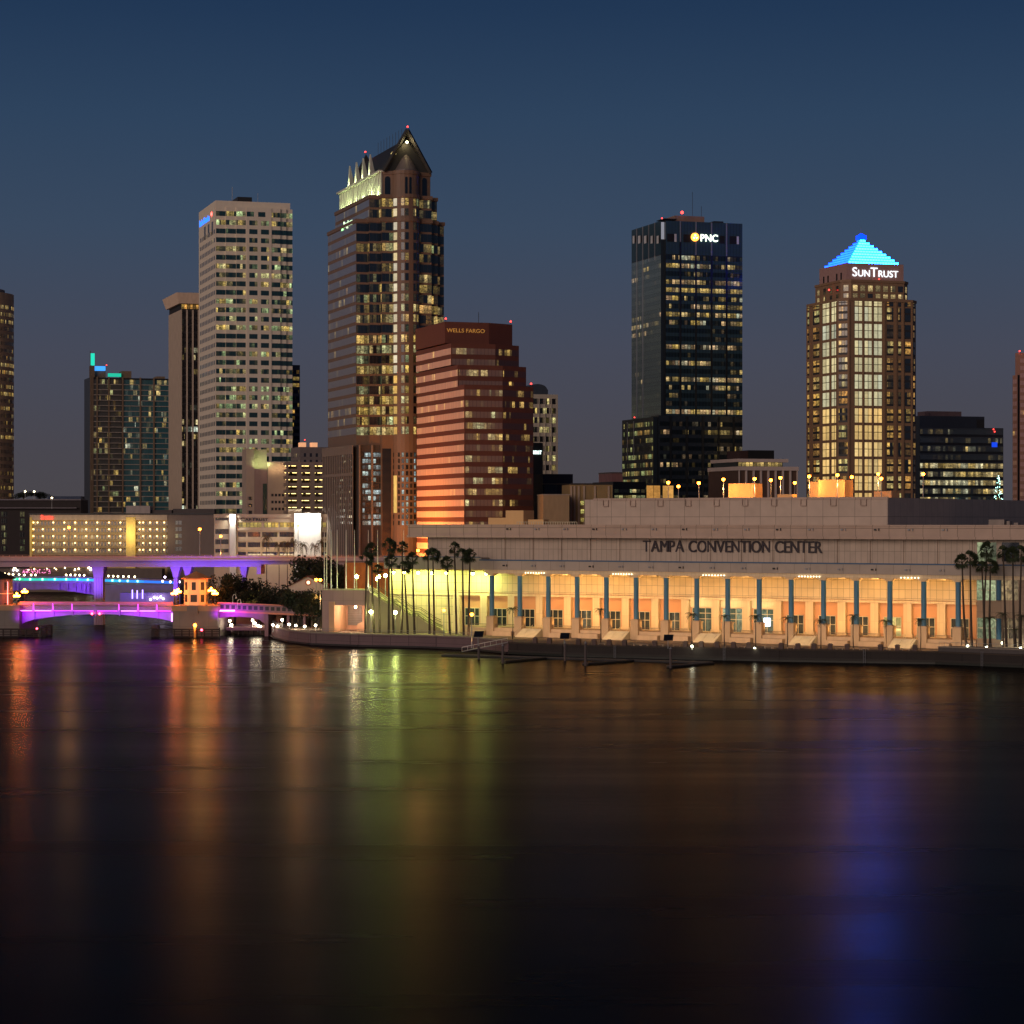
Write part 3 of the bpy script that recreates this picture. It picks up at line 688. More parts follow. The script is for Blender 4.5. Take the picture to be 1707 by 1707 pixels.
# slim dark slab with a white sign
mdg = plain('green_black_wall', s2l((38, 44, 42)), .5)
f, o, F, W, L, zt = simple_block('slim_dark_block', 'slim dark green block with short white illuminated sign, beside the stepped block', 'building', 880, 900, G, 905, 738, mdg,
    litglass('slim_glass', .28, [YEL, WRM, WHT], 1.1, 93, tint=(.01, .02, .02), mull=.25, run=1.0, rowk=.1), depth=14, fhpx=8.5, pw=1.1, side=False, first=20)
on_face(letters([('BB&T', 1)], f.a(902.5)-f.a(888.5), 1.35, .15, .03), F[0], f.a(888.5), f.z(757), .12).build('sign_lettering', emis('cool_white_sign', (.8, 1, .95), 2.5), o)
# dark flat box, tan blank blocks in front
f, o, F, W, L, zt = simple_block('navy_box_block', 'block with windowless navy top storey beyond the convention centre roof', 'building', 905, 860, G, 955, 790, plain('navy_panel', (.012, .014, .028), .6), depth=18)
mtan = plain('tan_stucco', s2l((150, 128, 100)), .85); mb = MB(); F[0].box(mb, .5, W*.46, f.z(835), f.z(808), 0, .3)
mb.build('glazed_corner', litglass('navy_glass', .05, [YEL], .4, 94, tint=(.02, .035, .06)), o)
mb = MB(); F[0].box(mb, -.3, W+.2, f.z(807.5), f.z(806), 0, .5); mb.build('ledge', mtan, o)
f, o, F, W, L, zt = simple_block('tan_block', 'plain tan block with rooftop terrace lamps beyond the convention centre', 'building', 905.5, 790, 6, 949, 825.5, mtan, depth=16)
MB().box(-.2, W+.2, -.2, L, zt, zt+.35).build('parapet', m_conc, o)
f2, o2, F2, W2, L2, zt2 = simple_block('ribbed_tan_block', 'tan blank-walled block with thin pale ribs, beyond the flat convention roof', 'building', 949.5, 800, 8, 1021, 808, plain('ochre_stucco', s2l((140, 118, 80)), .85), depth=16)
for x in (950.5, 956, 963, 972, 990, 1013):
    mb = MB(); F2[0].box(mb, f2.a(x), f2.a(x+3), 3, zt2-.4, 0, .4); mb.build('pilaster', plain('rib_paint', s2l((168, 148, 128)), .8) if 'rib_paint' not in MATS else MATS['rib_paint'], o2)
mg9 = litglass('tan_glass', .9, [(.95, 1, .3), YEL], .9, 95, mull=.1)
for r, y in enumerate((835, 849, 863)):
    mb = MB(); F2[0].pane(mb, f2.a(967), f2.a(973.5), f2.z(y+7), f2.z(y), .45, 1.1, r); mb.build('window', mg9, o2)
mb = MB(); F2[0].box(mb, .2, W2, zt2, zt2+.5, -.3, .2); mb.build('roof_edge', m_dark, o2)
f3, o3, F3, W3, L3, zt3 = simple_block('pink_block', 'small pink block just showing beside the black glass annex', 'building', 1020, 1010, G, 1038, 789, plain('pink_stucco', s2l((205, 150, 140)), .85), depth=16)

MB().box(-.2, W3+.2, -.2, L3, zt3, zt3+.5).build('parapet', m_conc, o3)
# ================================================================ black glass tower with the orange roundel
def black_tower():
    D = 1034; f = Fr(1104, D, G); o = f.root('black_glass_tower', 'black glass tower with glowing orange roundel and white letters under its roof', 'skyscraper')
    L = f.b(1053); W = f.a(1237.5); zt = f.z(367.5); P = [(0, 0), (W, 0), (W, L), (0, L)]
    mcore = plain('black_glass_wall', (.02, .028, .038), .18)
    n_ = 1.6
    P = [(0, n_), (n_, n_), (n_, 0), (W, 0), (W, L), (0, L)]
    MB().prism(P, 3, zt).build('wall', mcore, o)
    lf, fr = Face((0, L), (0, n_), 1), Face((n_, 0), (W, 0), 2)
    cols = [(1, .72, .3), YEL, WRM, (1, .6, .3), (.9, 1, .7)]
    m = litglass('black_tower_glass', .47, cols, 1.1, 101, tint=(.018, .034, .048), mull=.12, mullcol=(.004, .005, .007), run=7.5, rowk=.4, rough=.1, spec=.05)
    ml = litglass('black_tower_side_glass', .20, cols, .75, 102, tint=(.34, .47, .50), mull=.1, mullcol=(.03, .035, .04), run=6, rowk=.35, rough=.22, metal=.85)
    mb_low = litglass('black_tower_low_glass', .42, cols, 1.0, 103, tint=(.012, .02, .028), mull=.12, run=7, rowk=.4, rough=.1, spec=.05)
    mt = litglass('black_tower_top_glass', -1, cols, 1, 104, tint=(.036, .072, .10), mull=.06, mullcol=(.01, .015, .02), rough=.1, spec=.05)
    fh = 13.55*D/FL; z0 = f.z(423)
    for fc, mm, nm in ((lf, ml, 'side_window_band'), (fr, m, 'window_band')):
        mb = MB(); fc.pane(mb, 0, fc.len, z0, zt, .04, 1.45, 60); mb.build('top_glazing', mt, o)
        r = 0; zz = z0
        while zz-fh > 8:
            mb = MB(); fc.pane(mb, 0, fc.len, zz-fh*.66, zz-fh*.12, .05, 1.45, r); mb.build(nm, mm if zz > f.z(690) else (mb_low if fc is fr else ml), o)
            if fc is lf or r % 1 == 0:
                mb = MB(); fc.pane(mb, 0, fc.len, zz-fh*1.1, zz-fh*.68, .03, 1.45, r); mb.build('spandrel_band', mt if fc is fr else litglass('black_tower_side_spandrel', -1, cols, 1, 105, tint=(.28, .40, .43), mull=.1, mullcol=(.03, .035, .04), rough=.25, metal=.85) if 'black_tower_side_spandrel' not in MATS else MATS['black_tower_side_spandrel'], o)
            zz -= fh; r += 1
    # pilaster lines
    mp = plain('aluminium_lit_fin', s2l((150, 150, 156)), .35, .4); mpd = plain('black_fin', (.008, .01, .014), .4)
    for x in (1062, 1072): mb = MB(); u = L-f.b(x); lf.box(mb, u-.22, u+.22, f.z(692), zt, .03, .35); mb.build('fin', mp, o)
    for x in (1082, 1092): mb = MB(); u = L-f.b(x); lf.box(mb, u-.12, u+.12, f.z(430), zt, .03, .35); mb.build('fin', mp, o)
    for x in (1134, 1160, 1186, 1211):
        mb = MB(); u = f.a(x)-n_; fr.box(mb, u-.25, u+.25, f.z(423 if x > 1140 else 402), zt, .03, .3); mb.build('fin', mp, o)  # pale upper length paints the light on the top of these fins
        mb = MB(); fr.box(mb, u-.45, u+.45, 3, f.z(424 if x > 1140 else 403), .04, .12); mb.build('fin', mpd, o)
    mb = MB(); Face((0, n_), (n_, n_)).box(mb, .1, n_-.1, f.z(398), zt-.5, 0, .1); mb.build('corner_light_panel', emis('corner_panel', (.55, .62, .75), .25), o)
    # square openings below the parapet
    zz0, zz1 = f.z(400), f.z(388)
    mpale = plain('lit_reveal', s2l((205, 205, 205)), .7)  # pale plates paint the lit side of each opening
    for xa, xb in ((1055, 1060.5), (1064, 1071), (1074, 1081), (1085, 1091), (1095, 1101)):
        u0, u1 = L-f.b(xa), L-f.b(xb); mb = MB(); lf.pane(mb, u0, u1, f.z(406, 0, f.b(xa)), f.z(394, 0, f.b(xa)), .09, 9, 1); mb.build('roof_opening', m_black, o)
        mb = MB(); lf.box(mb, u0, u0+(u1-u0)*.55, f.z(406, 0, f.b(xa))-.1, f.z(394, 0, f.b(xa))+.1, .1, .13); mb.build('opening_reveal', mpale, o)
    for xa, xb in ((1112, 1124), (1139, 1151), (1199, 1208), (1216, 1228)):
        u0, u1 = f.a(xa)-n_, f.a(xb)-n_; mb = MB(); fr.pane(mb, u0, u1, zz0-.6, zz1-.3, .09, 9, 1); mb.build('roof_opening', m_black, o)
        if xa in (1112, 1216): mb = MB(); fr.box(mb, u1, u1+1.0, zz0-.6, zz1-.3, .1, .13); mb.build('opening_reveal', mpale, o)
    # sign: roundel and letters
    c = f.a(1158)-n_; zc = f.z(393.3); rr = 7*D/FL; mb = MB(); seg = 24
    ring = [fr.pt(c+rr*math.cos(2*math.pi*i/seg), .7, zc+rr*math.sin(2*math.pi*i/seg)) for i in range(seg)]
    back = [fr.pt(c+rr*math.cos(2*math.pi*i/seg), .1, zc+rr*math.sin(2*math.pi*i/seg)) for i in range(seg)]
    mb.quad(ring)
    for i in range(seg): j = (i+1) % seg; mb.quad([back[i], back[j], ring[j], ring[i]])
    mb.build('sign_roundel', emis('orange_roundel', (1, .36, .05), 3), o)
    tri = MB()
    for a0 in (90, 210, 330):
        p = [fr.pt(c+rr*.62*math.cos(R(a0+da))*q_, .8, zc+rr*.62*math.sin(R(a0+da))*q_) for da, q_ in ((-28, 1), (28, 1), (0, .15))]
        tri.quad(p)
    tri.build('roundel_emblem', emis('pale_roundel', (1, .9, .7), 3), o)
    on_face(letters([('PNC', 1)], f.a(1195.5)-f.a(1167), 12*D/FL, .25, .015), fr, f.a(1167.5)-n_, f.z(400), .3).build('sign_lettering', emis('white_sign', (.85, 1, .78), 2.5), o)
    MB().box(f.a(1134), f.a(1183), 6, 20, zt, zt+3.2).build('penthouse', plain('penthouse_tan', s2l((140, 112, 100)), .8), o)
    MB().box(2, f.a(1133), 3, 12, zt+1.1, zt+1.4).box(f.a(1196), f.a(1212), 4, 12, zt, zt+1.2).build('roof_gear', m_dark, o)
    MB().tube([(f.a(1166), 8, zt+3), (f.a(1166), 8, zt+14)], .09, 5).tube([(f.a(1181), 8, zt+3), (f.a(1181), 8, zt+8)], .09, 5).build('antenna', m_dark, o)
    beacon(o, (f.a(1145.5), 5.8, zt+4.6), .7); beacon(o, (f.a(1105), 1, zt+1), .35)
    # lower annex stepping towards the river
    A = [(f.a(1089)-26, -6), (f.a(1089, -6), -6), (f.a(1089, -6), L+4), (f.a(1089)-26, L+4)]
    a0 = f.a(1089, -6); zx = f.z(695, a0, -6)
    A = [(a0, -6), (a0, f.b(1037, a0)), ]
    l2 = max(10, f.b(1037, a0+.0)+0)
    PA = [(a0, -6), (a0+16, -6), (a0+16, l2), (a0, l2)]
    MB().prism(PA, 3, zx).build('annex', mcore, o)
    W7 = f.a(1237.3, -7)
    P2 = [(a0+2, -7), (W7, -7), (W7, 2), (a0+2, 2)]
    MB().prism(P2, 3, f.z(692, a0, -7)).build('annex', mcore, o)
    la = Face((a0, l2), (a0, -6), 7); fa = Face((a0+.4, -7.05), (W7, -7.05), 8)
    ma = litglass('annex_side_glass', .38, [YEL, (.85, 1, .4), AMB], .8, 107, tint=(.014, .013, .012), mull=.2, mullcol=(.005, .005, .005), run=5, rowk=.35)
    r = 0; zz = zx-1.5
    while zz-fh > 8:
        mb = MB(); la.pane(mb, .5, la.len-.3, zz-fh*.66, zz-fh*.1, .05, 1.45, r); mb.build('annex_window_band', ma, o)
        mb = MB(); fa.pane(mb, 2.2, fa.len, zz-fh*.66, zz-fh*.12, .06, 1.45, r+40); mb.build('annex_front_band', mb_low, o)
        zz -= fh; r += 1
    for x in (1046.5, 1057): mb = MB(); u = la.len-(f.b(x, a0)+6); la.box(mb, u-.2, u+.25, f.z(764), zx-1, .05, .3); mb.build('fin', mp, o)
    for x in (1118, 1145, 1171.5, 1198, 1223):
        mb = MB(); u = f.a(x, -7)-a0-.4; fa.box(mb, u-.45, u+.45, 3, f.z(693, a0, -7), .07, .15); mb.build('fin', mpd, o)
    beacon(o, (a0+1, l2*.6, zx+.8), .3)
    # lobby bays glowing amber
    mlob = litglass('lobby_glass', 1.4, [AMB, (1, .5, .12)], 1.0, 109, mull=.04, run=9, detail=.35)
    for xa, xb in ((1077, 1100), (1104, 1122)):
        mb = MB(); Face((a0+2, -7.3), (W, -7.3), 9).pane(mb, f.a(xa, -7)-a0-2, f.a(xb, -7)-a0-2, f.z(832), f.z(810), .05, 3, 3); mb.build('lobby_bay', mlob, o)
black_tower()
f, o, F, W, L, zt = simple_block('dark_podium_block', 'low black glass block with scattered lit windows under the black tower', 'building', 1022, 960, G, 1077, 803, plain('podium_black', (.012, .013, .012), .4),
    litglass('podium_glass', .35, [YEL, (.8, 1, .5), WRM], 1.1, 111, tint=(.008, .014, .012), mull=.1, run=2.2, rowk=.2), depth=24, fhpx=10, pw=2.0, side=False)

# ================================================================ low white block with ribs
f, o, F, W, L, zt = simple_block('ribbed_low_block', 'low white-edged block with brown ribbed walls and lit strip of windows under its flat roof', 'building', 1231, 930, G, 1329, 778, plain('brown_louvre', s2l((92, 68, 56)), .8), depth=30)
mwp = plain('warm_white_edge', s2l((210, 190, 178)), .8, var=.1)
mb = MB(); mb.box(-.4, W+.3, -.8, L, f.z(784), f.z(777.5)); mb.build('fascia', mwp, o)
mb = MB(); mb.box(-.4, f.a(1315), .5, L-3, f.z(770), f.z(764.5)); mb.build('roof_slab', mwp, o)
Fp = Face((0, 1.2), (f.a(1307), 1.2), 2); MB().box(0, f.a(1307), 1.3, L-5, f.z(777.5), f.z(770)).build('attic_storey', mdg, o)
mb = MB(); Fp.pane(mb, .3, Fp.len-.3, f.z(777), f.z(770.4), .05, 1.6, 5); mb.build('window_band', litglass('attic_glass', .85, [YEL, (1, .7, .25)], 1.1, 113, mull=.1, run=4), o)
MB().box(f.a(1239), f.a(1252), 3, 16, f.z(764.5), f.z(751)).build('penthouse', plain('brown_box', s2l((60, 36, 32)), .7), o)
MB().box(f.a(1252), f.a(1294), 2, 18, f.z(764.5), f.z(750)).build('penthouse', m_black, o)
for q in range(9):
    mb = MB(); u = W*q/8; F[0].box(mb, max(0, u-.35), min(W, u+.35), 3, f.z(784), 0, .6); mb.build('pilaster', mwp, o)

# ================================================================ brown tower with the lit blue pyramid
def pyramid_tower():
    D = 980; f = Fr(1402, D, G); o = f.root('pyramid_tower', 'brown stone tower crowned by stepped pyramid glowing bright blue', 'skyscraper')
    L = f.b(1340); W = f.a(1531); W = L = (W+L)/2+.3; k = D/FL
    z = lambda y: f.z(y)
    mw = plain('brown_stone', s2l((140, 110, 84)), .7, var=.15)
    c = 3.4
    def cham(x0, y0, x1, y1, c): return [(x0, y0+c), (x0+c, y0), (x1-c, y0), (x1, y0+c), (x1, y1-c), (x1-c, y1), (x0+c, y1), (x0, y1-c)]
    P = cham(0, 0, W, L, c); zt = z(497)
    MB().prism(P, 3, zt).build('wall', mw, o)
    P2 = cham(2.6, 2.6, W-2.6, L-2.6, 3.2); MB().prism(P2, zt, z(465)).build('wall', mw, o)
    MB().prism(shrink(P2, -.35), z(468), z(464)).build('cornice', mw, o)
    MB().prism(shrink(P, -.35), z(501), z(496.5)).build('cornice', mw, o)
    e = 4.9; MB().box(e, W-e, e, L-e, z(465), z(435)).build('sign_drum', plain('mauve_stone', s2l((165, 130, 124)), .75, var=.1), o)
    # pyramid of ten glowing tiers
    n = 9; b0, zb, zp = e+1.6, z(435.5), z(389)
    mt = litglass('blue_tier_glow', 1.4, [(.003, .11, 1), (.0034, .115, 1), (.004, .12, 1)], 125, 121, mull=.10, mullcol=(.02, .2, .5), run=2, detail=.0, rowk=.1)
    mt.cycles.emission_sampling = 'FRONT'
    mt2 = litglass('blue_tier_side_glow', 1.4, [(.004, .045, 1), (.006, .055, 1)], 15, 122, mull=.10, mullcol=(.02, .2, .5), run=2, detail=.0, rowk=.1)
    mcap = emis('blue_tier_top', (.001, .03, 1), 4); th = (zp-zb)/n; half = (W-2*b0)/2
    for r in range(n):
        h = half*(1-r/(n-.25)*.97)-.0; cx = W/2; zz = zb+r*th
        Q = [(cx-h, cx-h), (cx+h, cx-h), (cx+h, cx+h), (cx-h, cx+h)]
        MB().prism(Q, zz, zz+th*.97).build('pyramid_tier', mcap, o)
        for i, fc in enumerate(faces(Q, 2)):
            if i in (0, 3): mb = MB(); fc.pane(mb, .03, fc.len-.03, zz+th*.22, zz+th*.8, .06, 1.25, r); mb.build('tier_glow_band', mt if i == 0 else mt2, o)
    MB().box(W/2-1.6, W/2+1.6, W/2-1.6, W/2+1.6, zp-.1, zp+1.7).prism([(W/2-1.3, W/2-1.3), (W/2+1.3, W/2-1.3), (W/2+1.3, W/2+1.3), (W/2-1.3, W/2+1.3)], zp+1.7, zp+2.6, [(W/2-.3, W/2-.3), (W/2+.3, W/2-.3), (W/2+.3, W/2+.3), (W/2-.3, W/2+.3)]).build('pyramid_cap', mcap, o)
    MB().tube([(W/2, W/2, zp+2.5), (W/2, W/2, z(367))], [.16, .05], 6).build('spire', m_steel, o)
    # letters with larger initials
    sf = Face((e, e), (W-e, e))
    on_face(letters([('S', 1.25), ('UN', .92), ('T', 1.3), ('RUST', .92)], sf.len*.80, 15.5*k, .2, .0), sf, sf.len*.10, z(457.5), .15).build('sign_lettering', emis('cool_sign', (.82, .93, 1), 1.6), o)
    # slots on the side of the sign drum
    ss = Face((e, L-e), (e, e))
    for q in (.14, .3, .62, .78): mb = MB(); ss.box(mb, ss.len*q, ss.len*q+1.3, z(466), z(450), .02, .06); mb.build('slot', m_black, o)
    # attic windows
    ma = litglass('attic_row_glass', .6, [WRM, (1, .7, .3)], 1.1, 123, tint=(.03, .03, .04), mull=.08, run=5, rowk=.1)
    F2 = faces(P2, 4)
    for i, nn in ((0, 1), (1, 7), (2, 1), (7, 4)):
        fc = F2[i]
        for q in range(nn):
            u = fc.len*(q+.5)/nn; mb = MB(); fc.pane(mb, u-1.15, u+1.15, z(483), z(473), .05, 2.3, 5, 1); mb.build('attic_window', ma, o)
            mb = MB(); fc.pane(mb, u-1.15, u+1.15, z(494), z(487), .05, 2.3, 7, 1); mb.build('attic_window', ma, o)
    # two-storey window bays
    mg = litglass('bay_glass_pale', 1.4, [(.62, .70, .56), (.9, .80, .45), (1, .80, .38)], .95, 124, tint=(.1, .1, .1), mull=.13, mullcol=(.03, .02, .015), hm=.08, mv=2, run=2.3, detail=.28)
    mgw = litglass('bay_glass_warm', 1.4, [(1, .68, .24), (1, .62, .2), (1, .76, .34)], 1.15, 125, tint=(.1, .1, .1), mull=.13, mullcol=(.03, .02, .015), hm=.08, mv=2, run=2.3, detail=.3)
    mx = litglass('bay_glass_mixed', .72, [YEL, AMB, (.95, 1, .4)], 1.2, 126, tint=(.02, .03, .045), mull=.1, run=1.0, rowk=.1, hm=.35, mv=2)
    md = litglass('bay_glass_dark', .42, [YEL, AMB], 1.1, 127, tint=(.02, .03, .045), mull=.1, run=1.0, rowk=.1, hm=.3, mv=2)
    F = faces(P, 20); fh = 28.3*k
    wl = F[7]; wf = F[1]; we = F[2]; wc = F[0]
    def slots(fc, frame, xs, side):
        out = []
        for xa, xb in xs:
            if side: u0, u1 = (L-c)-frame.b(xa), (L-c)-frame.b(xb)
            else: u0, u1 = frame.a(xa)-c, frame.a(xb)-c
            out.append((max(.1, u0), min(fc.len-.1, u1)))
        return out
    SL = slots(wl, f, [(1342.5, 1349), (1355.5, 1366), (1371, 1383), (1386, 1398)], True)
    SF = slots(wf, f, [(1424, 1437), (1440.5, 1453), (1456, 1470), (1478, 1489), (1497, 1502), (1508, 1518)], False)
    items = []
    for r in range(14):
        zz = z(510.5)-(r-1)*fh if r else z(499.5)
        h = fh*.83 if r else 9*k
        if r == 0: zz = z(499.5)
        if zz-h < 8: break
        warm = r > 6
        for q, (u0, u1) in enumerate(SL): mb = MB(); wl.pane(mb, u0, u1, zz-h, zz, .06, 9, r*2, 2); items.append((1, mb, mx if q < 2 else (mgw if warm else mg)))
        for q, (u0, u1) in enumerate(SF): mb = MB(); wf.pane(mb, u0, u1, zz-h, zz, .06, 9, r*2, 2 if q < 4 else 1); items.append((1, mb, (mgw if warm else mg) if q < 3 else (mx if q in (3, 4) else md)))
        mb = MB(); wc.pane(mb, .5, wc.len-.5, zz-h, zz, .06, 1.4, r*2); items.append((1, mb, mx))
        mb = MB(); we.pane(mb, 1.2, we.len-1.2, zz-h, zz, .06, 1.4, r*2); items.append((1, mb, md))
    for _, mb, mm in items[:100]: mb.build('window', mm, o)
    for mm in (mg, mgw, mx, md):
        r_ = MB()
        for _, mb, m2 in items[100:]:
            if m2 is mm:
                i = len(r_.v); r_.v += mb.v; r_.f += [tuple(i+j for j in q) for q in mb.f]; r_.u += mb.u
        if r_.f: tag(r_.build('window', mm, o), kind='stuff')
    # piers between the bays
    for fc, S in ((wl, SL), (wf, SF)):
        ed = [0]+[(S[i][1]+S[i+1][0])/2 for i in range(len(S)-1)]+[fc.len]
        for u in ed: mb = MB(); fc.box(mb, max(0, u-.35), min(fc.len, u+.35), 3, zt-1.2, 0, .45); mb.build('pier', mw, o)
    beacon(o, (.6, L*.35, zt+4.5), .4); beacon(o, (W*.52, 2.8, z(462)), .35)
pyramid_tower()

# ================================================================ dark glass block with the lit tree
def east_glass():
    f = Fr(1533, 1130, G); o = f.root('east_glass_block', 'dark blue glass block with yellow-lit strips and small penthouse, east of the pyramid tower', 'office building')
    W = f.a(1672.5); W1 = f.a(1641); zt, z1 = f.z(693), f.z(712); L = 30
    mc = plain('glass_block_core', (.03, .035, .045), .4)
    MB().prism([(0, 0), (W1, 0), (W1, L), (0, L)], 3, zt).build('wall', mc, o)
    MB().prism([(W1, 0), (W, 0), (W, L), (W1, L)], 3, z1).build('wall', mc, o)
    m = litglass('east_glass', .44, [YEL, WRM, (.95, 1, .7)], 1.3, 131, tint=(.09, .12, .15), mull=.05, mullcol=(.05, .06, .07), run=8, rowk=.45, rough=.15)
    mb = MB(); mb.quad([(0, 0, 0)]*0+[(0, -.03, f.z(715)), (W1, -.03, f.z(715)), (W1, -.03, zt), (0, -.03, zt)]); mb.build('parapet_glazing', plain('slate_blue_glass', s2l((58, 66, 80)), .3), o)
    F = Face((0, 0), (W, 0), 4); fh = 14.2*1130/FL; r = 0; zz = f.z(713)
    ed = plain('strip_edge', s2l((82, 90, 100)), .4)
    while zz-fh > 6:
        mb = MB(); F.pane(mb, .2, W-.2, zz-fh*.72, zz-fh*.15, .05, 1.35, r); mb.build('window_band', m, o)
        mb = MB(); F.box(mb, 0, W, zz-fh*.14, zz-fh*.02, 0, .15); mb.build('sill', ed, o)
        zz -= fh; r += 1
    a = MB(); a.box(f.a(1628), W1-.1, -.06, 3, f.z(712), f.z(698)); a.build('lit_corner_room', litglass('corner_room', .3, [AMB], .8, 133, tint=(.1, .06, .05)), o)
    MB().box(f.a(1556), f.a(1613), 6, 16, zt, f.z(684)).box(f.a(1550), f.a(1557), 5, 9, zt, f.z(686)).build('penthouse', plain('pink_penthouse', s2l((120, 98, 100)), .8), o)
    MB().box(f.a(1653), f.a(1662), -.3, -.1, f.z(744), f.z(736)).build('screen', emis('blue_screen', (.01, .07, .9), .9), o)
    for p in ((1655.5, 714), (1657.5, 718)): MB().ball((f.a(p[0]), -.4, f.z(p[1])), .35, 6, 4).build('beacon', m_red, o)
    g = MB(); fc = Face((W, 0), (W, L), 5); 
east_glass()
# tree wound with tiny lights
def lit_tree():
    Y = 1120; x = (1664-CX)/FL*Y; o = thing('lit_tree', 'slim tree strung with tiny teal lights in front of the dark glass block', 'tree', (x, Y, 3)); ZB[o.name] = 0
    MB().tube([(0, 0, 0), (.1, 0, 30), (.3, 0, 53)], [.7, .4, .1], 7).build('trunk', plain('bark', (.08, .06, .04), .9), o)
    mb = MB(); rd = random.Random(4)
    for i in range(46):
        t = rd.random(); r = (1-t)*2.2+.3; a = rd.uniform(0, 6.3); mb.ball((r*math.cos(a), r*math.sin(a)*.6-.3, 39+t*14), .2, 5, 3)
    mb.build('string_light', emis('teal_fairy', (.45, 1, .85), 6), o)
    mb = MB()
    for i in range(160):
        t = rd.random(); r = (1-t)*2.4*rd.random()+.2; a = rd.uniform(0, 6.3); c = Vector((r*math.cos(a), r*math.sin(a), 38+t*14)); d = Vector((rd.uniform(-1, 1), rd.uniform(-1, 1), rd.uniform(-1, 1)))*.5
        e = Vector((rd.uniform(-1, 1), rd.uniform(-1, 1), rd.uniform(-1, 1)))*.4; mb.quad([c-d, c+e, c+d])
    mb.build('foliage', plain('dark_leaf', (.03, .05, .02), .8), o)
lit_tree()
# ================================================================ salmon block at the east edge
def salmon():
    f = Fr(1697, 1100, G); o = f.root('salmon_tower', 'salmon-pink banded tower at the east edge with warm lit windows', 'skyscraper')
    mw = plain('salmon_panel', s2l((200, 146, 122)), .7, var=.12); W = 40; L = f.b(1688); fh = 12.35*1100/FL; L = L if 3 < L < 60 else 20
    P = [(0, 0), (W, 0), (W, L), (0, L)]; MB().prism(P, 3, f.z(625)).build('wall', mw, o)
    Q = [(0, 0), (W, 0), (W, 2.5), (0, 2.5)]; MB().prism(Q, f.z(625), f.z(588)).build('wall', mw, o)
    m = litglass('salmon_glass', .1, [AMB, YEL], 1.0, 141, tint=(.8, .45, .36), mull=.05, mullcol=(.3, .15, .12), run=2, rough=.4)
    lf, fr = Face((0, L), (0, 0), 1), Face((0, 0), (W, 0), 2); a1 = 0
    for r in range(19):
        z = f.z(632)-r*fh
        if z < 6: break
        lf.pane(MB(), .2, L-1.0, z-1.9, z, .05, 1.5, r).build('window_band', m, o)
    for r in range(22):
        z = f.z(597.5)-r*fh
        if z < 6: break
        fr.pane(MB(), 1.0, W-.5, z-1.9, z, .05, 1.4, r).build('window_band', m, o)
    MB().box(-.1, .8, -.12, .2, 3, f.z(625)).build('dark_joint', m_black, o)  # dark joint down the corner
    beacon(o, (a1+.6, -.5, f.z(588)+.7), .4)
salmon()

# ================================================================ west side: dark block, hotel, white office with bright panels
def dark_block():
    f = Fr(-40, 1262, 3); o = f.root('dark_block', 'low dark flat-roofed block with pale roof lines at the foot of the round tower', 'building')
    W = f.a(135); mw = plain('dark_brown_wall', (.03, .022, .022), .8)
    MB().box(0, W, 0, 30, 3, f.z(833)).build('wall', mw, o)
    MB().box(0, W, -1, 20, f.z(834), f.z(832)).box(6, W-2, -2.5, 0, f.z(847.5), f.z(846)).build('roof_edge', plain('pale_edge', s2l((120, 112, 118)), .7), o)
    m = litglass('dark_block_glass', .35, [GRN, WRM], .4, 151, tint=(.012, .012, .012), mull=.2, run=1, rowk=.1)
    for xa, xb in ((2, 12), (33, 41)):
        for r in range(6):
            mb = MB(); Face((0, 0), (W, 0), 1).pane(mb, f.a(xa), f.a(xb), f.z(861+r*11.5), f.z(853+r*11.5), .05, 1.2, r); mb.build('window', m, o)
    MB().box(f.a(78), f.a(134), 3, 18, f.z(832), f.z(827)).build('roof_canopy', plain('navy_canopy', (.02, .04, .09), .6), o)
    return f
fD = dark_block()

